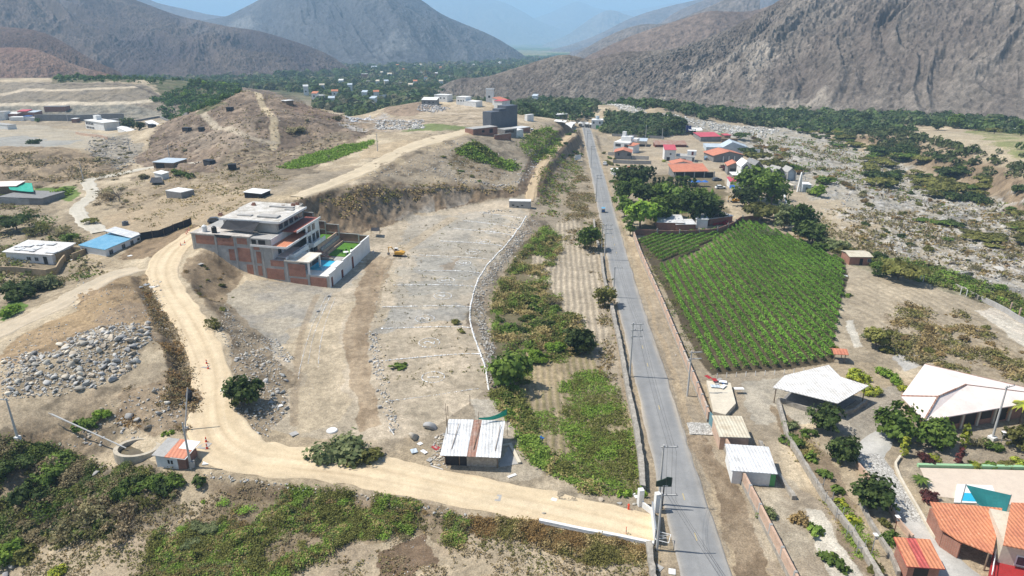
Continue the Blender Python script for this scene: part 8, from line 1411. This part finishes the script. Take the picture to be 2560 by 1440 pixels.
patch([(1900,300),(2200,315),(2500,345),(2700,360),(2700,330),(2400,300),(2100,272),(1760,255)], 60, 2.4, 5.5, [('tree','dark'),('acacia','dark'),('tree','green'),('acacia','olive')], 'dark tree at the foot of the grey rock mountain', 'trees at the foot of the rock mountain', 517)
patch([(460,225),(600,212),(590,240),(520,265),(470,280),(410,245)], 90, 1.3, 2.8, [('tree','green'),('tree','bright'),('airy','green')], 'young green tree in the plantation behind the stepped bank', 'plantation trees behind the stepped bank', 518)
patch([(130,205),(300,196),(460,200),(600,208),(460,214),(300,206)], 90, 1.3, 2.6, [('tree','green'),('airy','green')], 'small green tree in the row on top of the stepped bank', 'trees on top of the stepped bank', 519)
patch([(1440,500),(1470,440),(1500,560),(1530,800),(1540,960),(1500,900)], 12, .5, 1.3, [('scrub','grey'),('scrub','twig'),('bush','olive')], 'dry scrub beside the roadside stone wall', 'scrub beside the stone wall', 520)
# orchard wood right of the far road
def grove(poly, n, label, seed, hmin=2.5, hmax=5, pal=None):
    r = np.random.default_rng(seed); P = randin(poly, n, seed); n = len(P); h = hmin + (hmax - hmin) * r.random(n) ** 1.5; k = 34; q = np.repeat(P, k, 0); d = r.normal(size=(n * k, 3)); d /= np.linalg.norm(d, axis=1)[:, None]; d[:, 2] = np.abs(d[:, 2]); hh = np.repeat(h, k)
    q = q + d * hh[:, None] * np.array([.75, .75, .8]) * (.7 + .4 * r.random((n * k, 1))) + np.stack([0 * hh, 0 * hh, hh * .2], 1); V, F = quads(q, hh * .2, d + r.normal(size=d.shape) * .4, r); p = np.array(pal or [(.05, .085, .03), (.085, .13, .04), (.12, .17, .055), (.04, .065, .025), (.13, .14, .07)]); p = np.repeat(p[r.integers(0, len(p), n)], k, 0) * .6 + p[r.integers(0, len(p), n * k)] * .4; c = p * (.65 + .7 * r.random((n * k, 1)))
    tag(linkmesh('wood', V, F, M_tuft, col=np.repeat(c, 4, 0)), label, 'woodland', kind='stuff')
grove([(1500,330),(1520,285),(1600,290),(1700,300),(1730,335),(1620,345),(1540,338)], 520, 'dense green orchard right of the far road', 31, 2, 4.2)
grove([(1300,290),(1290,262),(1400,240),(1500,248),(1620,258),(1760,282),(1950,300),(1900,312),(1750,300),(1600,275),(1500,262),(1480,300),(1400,300)], 1500, 'dark green belt of trees along the far riverbed', 32, 2.4, 6)
grove([(1700,262),(1860,262),(2000,285),(2200,300),(2300,330),(2150,335),(1960,322),(1820,305)], 900, 'green riverside wood below the rock mountain', 33, 2.4, 5.5)
grove([(830,262),(940,258),(900,290),(860,285),(800,272)], 160, 'dark green wood behind the scrub hill', 34, 2.5, 5)
grove([(1990,268),(2160,285),(2400,298),(2700,318),(2700,350),(2400,322),(2200,308),(2000,292)], 700, 'dark belt of trees at the foot of the right mountain', 36, 2.2, 6)
grove([(2120,320),(2300,345),(2480,400),(2700,480),(2700,520),(2420,440),(2240,375),(2100,345)], 260, 'thick thorn wood along the eroded river bank', 37, 1.8, 4.2, [(.07, .09, .03), (.10, .12, .04), (.05, .07, .025), (.13, .13, .06)])
grove([(380,250),(460,222),(600,210),(600,240),(520,272),(470,285)], 1100, 'young plantation wood behind the stepped bank', 38, 1.6, 3.4, [(.07, .13, .03), (.10, .17, .04), (.05, .09, .02)])
grove([(120,200),(330,193),(600,200),(600,212),(400,214),(150,207)], 1300, 'green tree line over the stepped bank', 39, 1.6, 3.6, [(.07, .13, .03), (.10, .17, .04), (.05, .09, .02)])
grove([(2280,372),(2700,430),(2700,400),(2500,360)], 10, 'thin trees on the far field edge', 35, 2, 3.5)
# ---------------- cobbled drive and details of the estate
m, t, b = nodes('cobbles'); g = N(t, 'ShaderNodeNewGeometry'); v = N(t, 'ShaderNodeTexVoronoi', feature='DISTANCE_TO_EDGE'); v.inputs['Scale'].default_value = 2.3; t.links.new(g.outputs['Position'], v.inputs['Vector']); v2 = N(t, 'ShaderNodeTexVoronoi'); v2.inputs['Scale'].default_value = 2.3; t.links.new(g.outputs['Position'], v2.inputs['Vector'])
sp = N(t, 'ShaderNodeSeparateXYZ'); t.links.new(v2.outputs['Color'], sp.inputs[0]); c = vmulc(t, mixc(t, maprange(t, v.outputs['Distance'], .03, .10, 0, 1), (.20, .18, .15), (.47, .45, .41)), maprange(t, sp.outputs[0], 0, 1, .75, 1.15)); t.links.new(c, b.inputs['Base Color']); b.inputs['Roughness'].default_value = .9; bump(t, b, v.outputs['Distance'], .8, .1); M_cob = m
def drive(pl, name, mt, label):
    a = strip_path(pl, 1.2); a[:, 2] = Hs(a[:, 0], a[:, 1]); k = np.ones(7) / 7; a[:, 2] = np.convolve(np.pad(a[:, 2], 3, 'edge'), k, 'valid') + .07
    strip(name, a, (.45, .43, .39), (.38, .365, .33), 9, .06, .05, (), mt, label, 7)
drive([(2165,1135,4.6),(2195,1175,4.8),(2240,1240,4.6),(2285,1310,4.4)], 'cobbled_drive', M_cob, 'cobbled drive curving down between the garden walls'); drive([(2283,1306,4.4),(2330,1370,4.6),(2390,1440,6),(2440,1500,8)], 'concrete_drive', M_strip, 'stained concrete drive at the bottom right')
drive([(2215,1085,3.0),(2190,1110,4.5),(2170,1140,4.5)], 'concrete_drive', M_strip, 'pale concrete patch above the cobbled drive')
drive([(1752,1058,4.5),(1762,1092,4.5)], 'cobbled_ramp', M_cob, 'small cobbled ramp before the teal gate')
def lamp(px, py, h, label, rod=M_steel):
    p = G(px, py)[0]; q = Thing('solar_lamp', label, 'lamp', p); q.part('pole', cyl(p[0], p[1], p[2] - .1, p[2] + h, .05), rod); f = Fr(None, O=p, u=(1, 0)); q.part('solar_panel', prismf(f, [(-.25, h + .1), (.25, h + .1), (.25, h + .14), (-.25, h + .14)], -.3, .3), M_white); q.part('lamp_head', boxf(f, -.15, .15, -.35, -.1, h - .35, h - .2), M_gconc)
lamp(2178,1388,3.0,'solar garden lamp beside the lower retaining wall'); lamp(2500,1115,2.4,'solar garden lamp right of the leaning pole'); lamp(2232,1345,3.2,'thin red lamp pole beside the cobbled drive', M_rustwood)
def rod(px, py, h, label, m=M_wood, r=.05, name='stake', grp=None, cat='stake'):
    p = G(px, py)[0]; q = Thing(name, label, cat, p, grp); q.part('shaft', cyl(p[0], p[1], p[2] - .1, p[2] + h, r), m); q.part('tip', cyl(p[0], p[1], p[2] + h, p[2] + h + .04, r * .7), m)
for i, (x, y) in enumerate(((2040,1225),(2062,1260),(2088,1300),(2115,1345),(2140,1385))):
    f = Fr((x, y), (x + 12, y)); q = Thing('wall_frame', '%s open steel frame from the top along the stone retaining wall' % OR1[i], 'frame', f.P(0, 0, 0), 'steel frames on the retaining wall'); q.part('upright', boxf(f, 0, .07, 0, .07, -.2, 2.0), M_steel); q.part('upright', boxf(f, .9, .97, 0, .07, -.2, 2.0), M_steel); q.part('crossbar', boxf(f, .07, .9, 0, .07, .9, .97), M_steel)
for i, x in enumerate(range(1792, 2080, 24)): rod(x, 945 - (x - 1792) * .06, .95, 'short white post in the row at the near end of the vineyard', M_white, .06, 'fence_post', 'white posts below the vineyard', 'post')
for i in range(15): u = i / 14; rod(1590 + 140 * u, 600 + 350 * u, 1.2, 'short concrete post between brick wall and vineyard', M_conc, .07, 'fence_post', 'concrete posts beside the vineyard', 'post')
for i, (x, y) in enumerate(((2307,705),(2300,702),(2400,738),(2415,742))): rod(x, y, 1.9, ('left','farthest left','third','right')[i] + ' of the four white posts on the dry plot by the riverbed wall', M_white, .09, 'white_post', None, 'post')
for i, (x, y) in enumerate(((2525,778),(2547,792))): rod(x, y, 2.2, ('left','right')[i] + ' brick pillar behind the pale slab at the right edge', M_brickp, .2, 'brick_pillar', None, 'pillar')
for i, (x, y) in enumerate(((1240,1145),(1385,1165),(1175,1012),(1245,1090),(1120,1040),(1130,1160))): rod(x, y, 1.8, ('stake at the right corner of the tin roof shack','stake at the bottom left of the crop field','bent stake behind the green cloth','stake right of the tin roof shack','stake left of the tin roof','stake at the dark tarp wall of the shack')[i])
# junk and scraps
r = np.random.default_rng(77)
for i, (x, y, m) in enumerate(((1060,1130,M_white),(1075,1150,M_conc),(1050,1110,M_white),(1090,1120,M_redpaint),(1035,1128,M_palesheet),(1100,1140,M_wood),(1320,1075,M_white),(1330,1110,M_conc),(1280,1190,M_white),(1385,1250,M_white),(1590,1240,M_white),(1612,1300,M_white),(1645,1420,M_conc),(1680,1430,M_white),(620,1150,M_white),(700,1015,M_white),(560,975,M_white),(735,1085,M_conc),(180,650,M_white),(130,690,M_palesheet),(325,640,M_white),(235,705,M_white),(365,712,M_steel),(380,718,M_white),(350,718,M_steel),(2090,985,M_conc),(1350,1095,M_blue),(1900,620,M_white),(2115,690,M_white),(500,660,M_conc))):
    p = G(x, y)[0]; a = r.random() * 3; f = Fr(None, O=(p[0], p[1], p[2] + .02), u=(math.cos(a), math.sin(a))); w, d = .3 + .5 * r.random(), .2 + .4 * r.random(); q = Thing('scrap', 'discarded sheet or board lying on the bare ground', 'scrap', f.P(0, 0, 0), 'scraps lying about'); q.part('sheet', boxf(f, -w, w, -d, d, 0, .08), m)
for i, (a, c, lb) in enumerate((((1010,1163),(1085,1175),'long pale pipe lying below the shack rubble'),((972,1068),(985,1088),'white pipe at the lower end of the rubble row'),((1077,1165),(1108,1175),'second pale pipe lying beside the shack'),((2000,1140),(2068,1262),'curved cream hose across the orchard strip'))):
    A, B = G(*a)[0], G(*c)[0]; q = Thing('pipe', lb, 'pipe', A); n = 8; q.part('tube', tube([tuple(A + (B - A) * k / n * np.array([1, 1, 0]) + np.array([0, 0, float(Hs(*(A + (B - A) * k / n)[:2])) - A[2] + .08])) for k in range(n + 1)], [.07] * (n + 1), 6), M_white); q.part('coupling', tube([tuple(A + (0, 0, .08)), tuple(A + (B - A) * .03 + (0, 0, .08))], [.1, .1], 6), M_conc)
# more scrub on the bare upper slopes
patch([(225,470),(340,470),(320,520),(240,520)], 12, .8, 2.0, [('scrub','grey'),('scrub','twig')], 'grey scrub beside the gravel lane on the upper field', 'scrub on the upper field', 600, .8)
patch([(560,390),(880,340),(900,370),(720,430),(560,440)], 26, .5, 1.5, [('scrub','grey'),('scrub','brown'),('bush','olive')], 'low scrub on the furrowed ground below the hill', 'scrub below the hill', 601, .6)
patch([(240,340),(330,380),(340,430),(260,430),(210,380)], 22, .8, 2.0, [('scrub','grey'),('bush','grey')], 'dark grey scrub in the rocky gully', 'scrub in the rocky gully', 602, .7)
patch([(1080,400),(1160,360),(1240,380),(1310,430),(1200,455),(1090,440)], 30, .6, 1.6, [('bush','olive'),('scrub','brown'),('bush','green'),('scrub','grey')], 'olive scrub on the mound above the cut cliff', 'scrub on the mound', 603, .7)
patch([(450,640),(500,640),(560,670),(590,760),(560,800),(480,720)], 22, .4, 1.1, [('scrub','brown'),('scrub','twig'),('bush','olive')], 'dry scrub on the spur beside the villa', 'scrub on the spur', 604, .7)
patch([(1330,440),(1440,400),(1470,470),(1480,620),(1420,560),(1370,560)], 12, .6, 1.3, [('bush','green'),('bush','olive'),('scrub','grey'),('bush','bright')], 'bush on the slope left of the far road', 'bushes left of the far road', 605, .8)
stones('loose_stones', randin([(900,440),(1130,350),(1300,400),(1300,460),(1100,455)], 700, 606), .15, .5, 'grey stones over the mound above the cliff', 'stones', 606)
stones('loose_stones', randin([(330,400),(480,300),(620,235),(860,310),(850,400),(600,440)], 800, 607), .15, .7, 'rocks scattered over the scrub hill', 'stones', 607, [(.24,.20,.17),(.32,.27,.22),(.17,.145,.12)])
stones('loose_stones', randin([(230,340),(330,350),(350,400),(300,430),(210,380)], 500, 608), .2, .8, 'rocks in the gully left of the scrub hill', 'stones', 608, [(.36,.34,.31),(.28,.26,.24)])
tufts('dry_weeds', [(260,470),(480,430),(660,420),(720,450),(640,500),(500,580),(330,560)], 2600, .2, .3, ['straw','grey','brown','olive'], 'sparse dry weeds over the upper bare field', 'weeds', 609, 4, .05)
tufts('dry_weeds', [(0,380),(300,400),(320,440),(100,470),(0,470)], 1700, .3, .5, ['grey','brown','twig'], 'sparse dry brush over the brown mound', 'weeds', 610, 4, .05)
tufts('dry_weeds', [(1660,620),(1600,610),(1680,830),(1740,950),(1790,950),(1740,880)], 1500, .12, .35, ['olive','grey','green'], 'weeds in the strip between brick wall and vines', 'weeds', 611, 4, 0)
tufts('dry_weeds', [(1980,1060),(2060,1150),(2190,1390),(2150,1400),(2030,1200),(1950,1060)], 2600, .1, .2, ['straw','brown','olive','grass'], 'dry grass between the orchard bushes', 'grass', 612, 4, -.1)
tufts('weeds', [(1640,482),(1740,482),(1800,490),(1790,515),(1650,545)], 2400, .2, .6, ['green','bright','grass'], 'green kitchen garden between the grove and the hedge', 'weeds', 613, 5, -.4)
# ---------------- haze
def haze():
    lo = (-26000, -400, -320); hi = (26000, 30000, 820)
    V = [(x, y, z) for x in (lo[0], hi[0]) for y in (lo[1], hi[1]) for z in (lo[2], hi[2])]
    F = [(0, 1, 3, 2), (4, 6, 7, 5), (0, 4, 5, 1), (2, 3, 7, 6), (0, 2, 6, 4), (1, 5, 7, 3)]
    m = bpy.data.materials.new('haze_air'); m.use_nodes = True; t = m.node_tree
    t.nodes.remove(t.nodes['Principled BSDF']); p = t.nodes.new('ShaderNodeVolumePrincipled')
    p.inputs['Color'].default_value = (.48, .74, 1.0, 1); p.inputs['Density'].default_value = HAZE; p.inputs['Anisotropy'].default_value = .0
    t.links.new(p.outputs[0], t.nodes['Material Output'].inputs['Volume'])
    o = linkmesh('haze', V, F, m); tag(o, 'thin blue valley haze', 'haze', kind='stuff')
HAZE = 1.95e-4
haze()
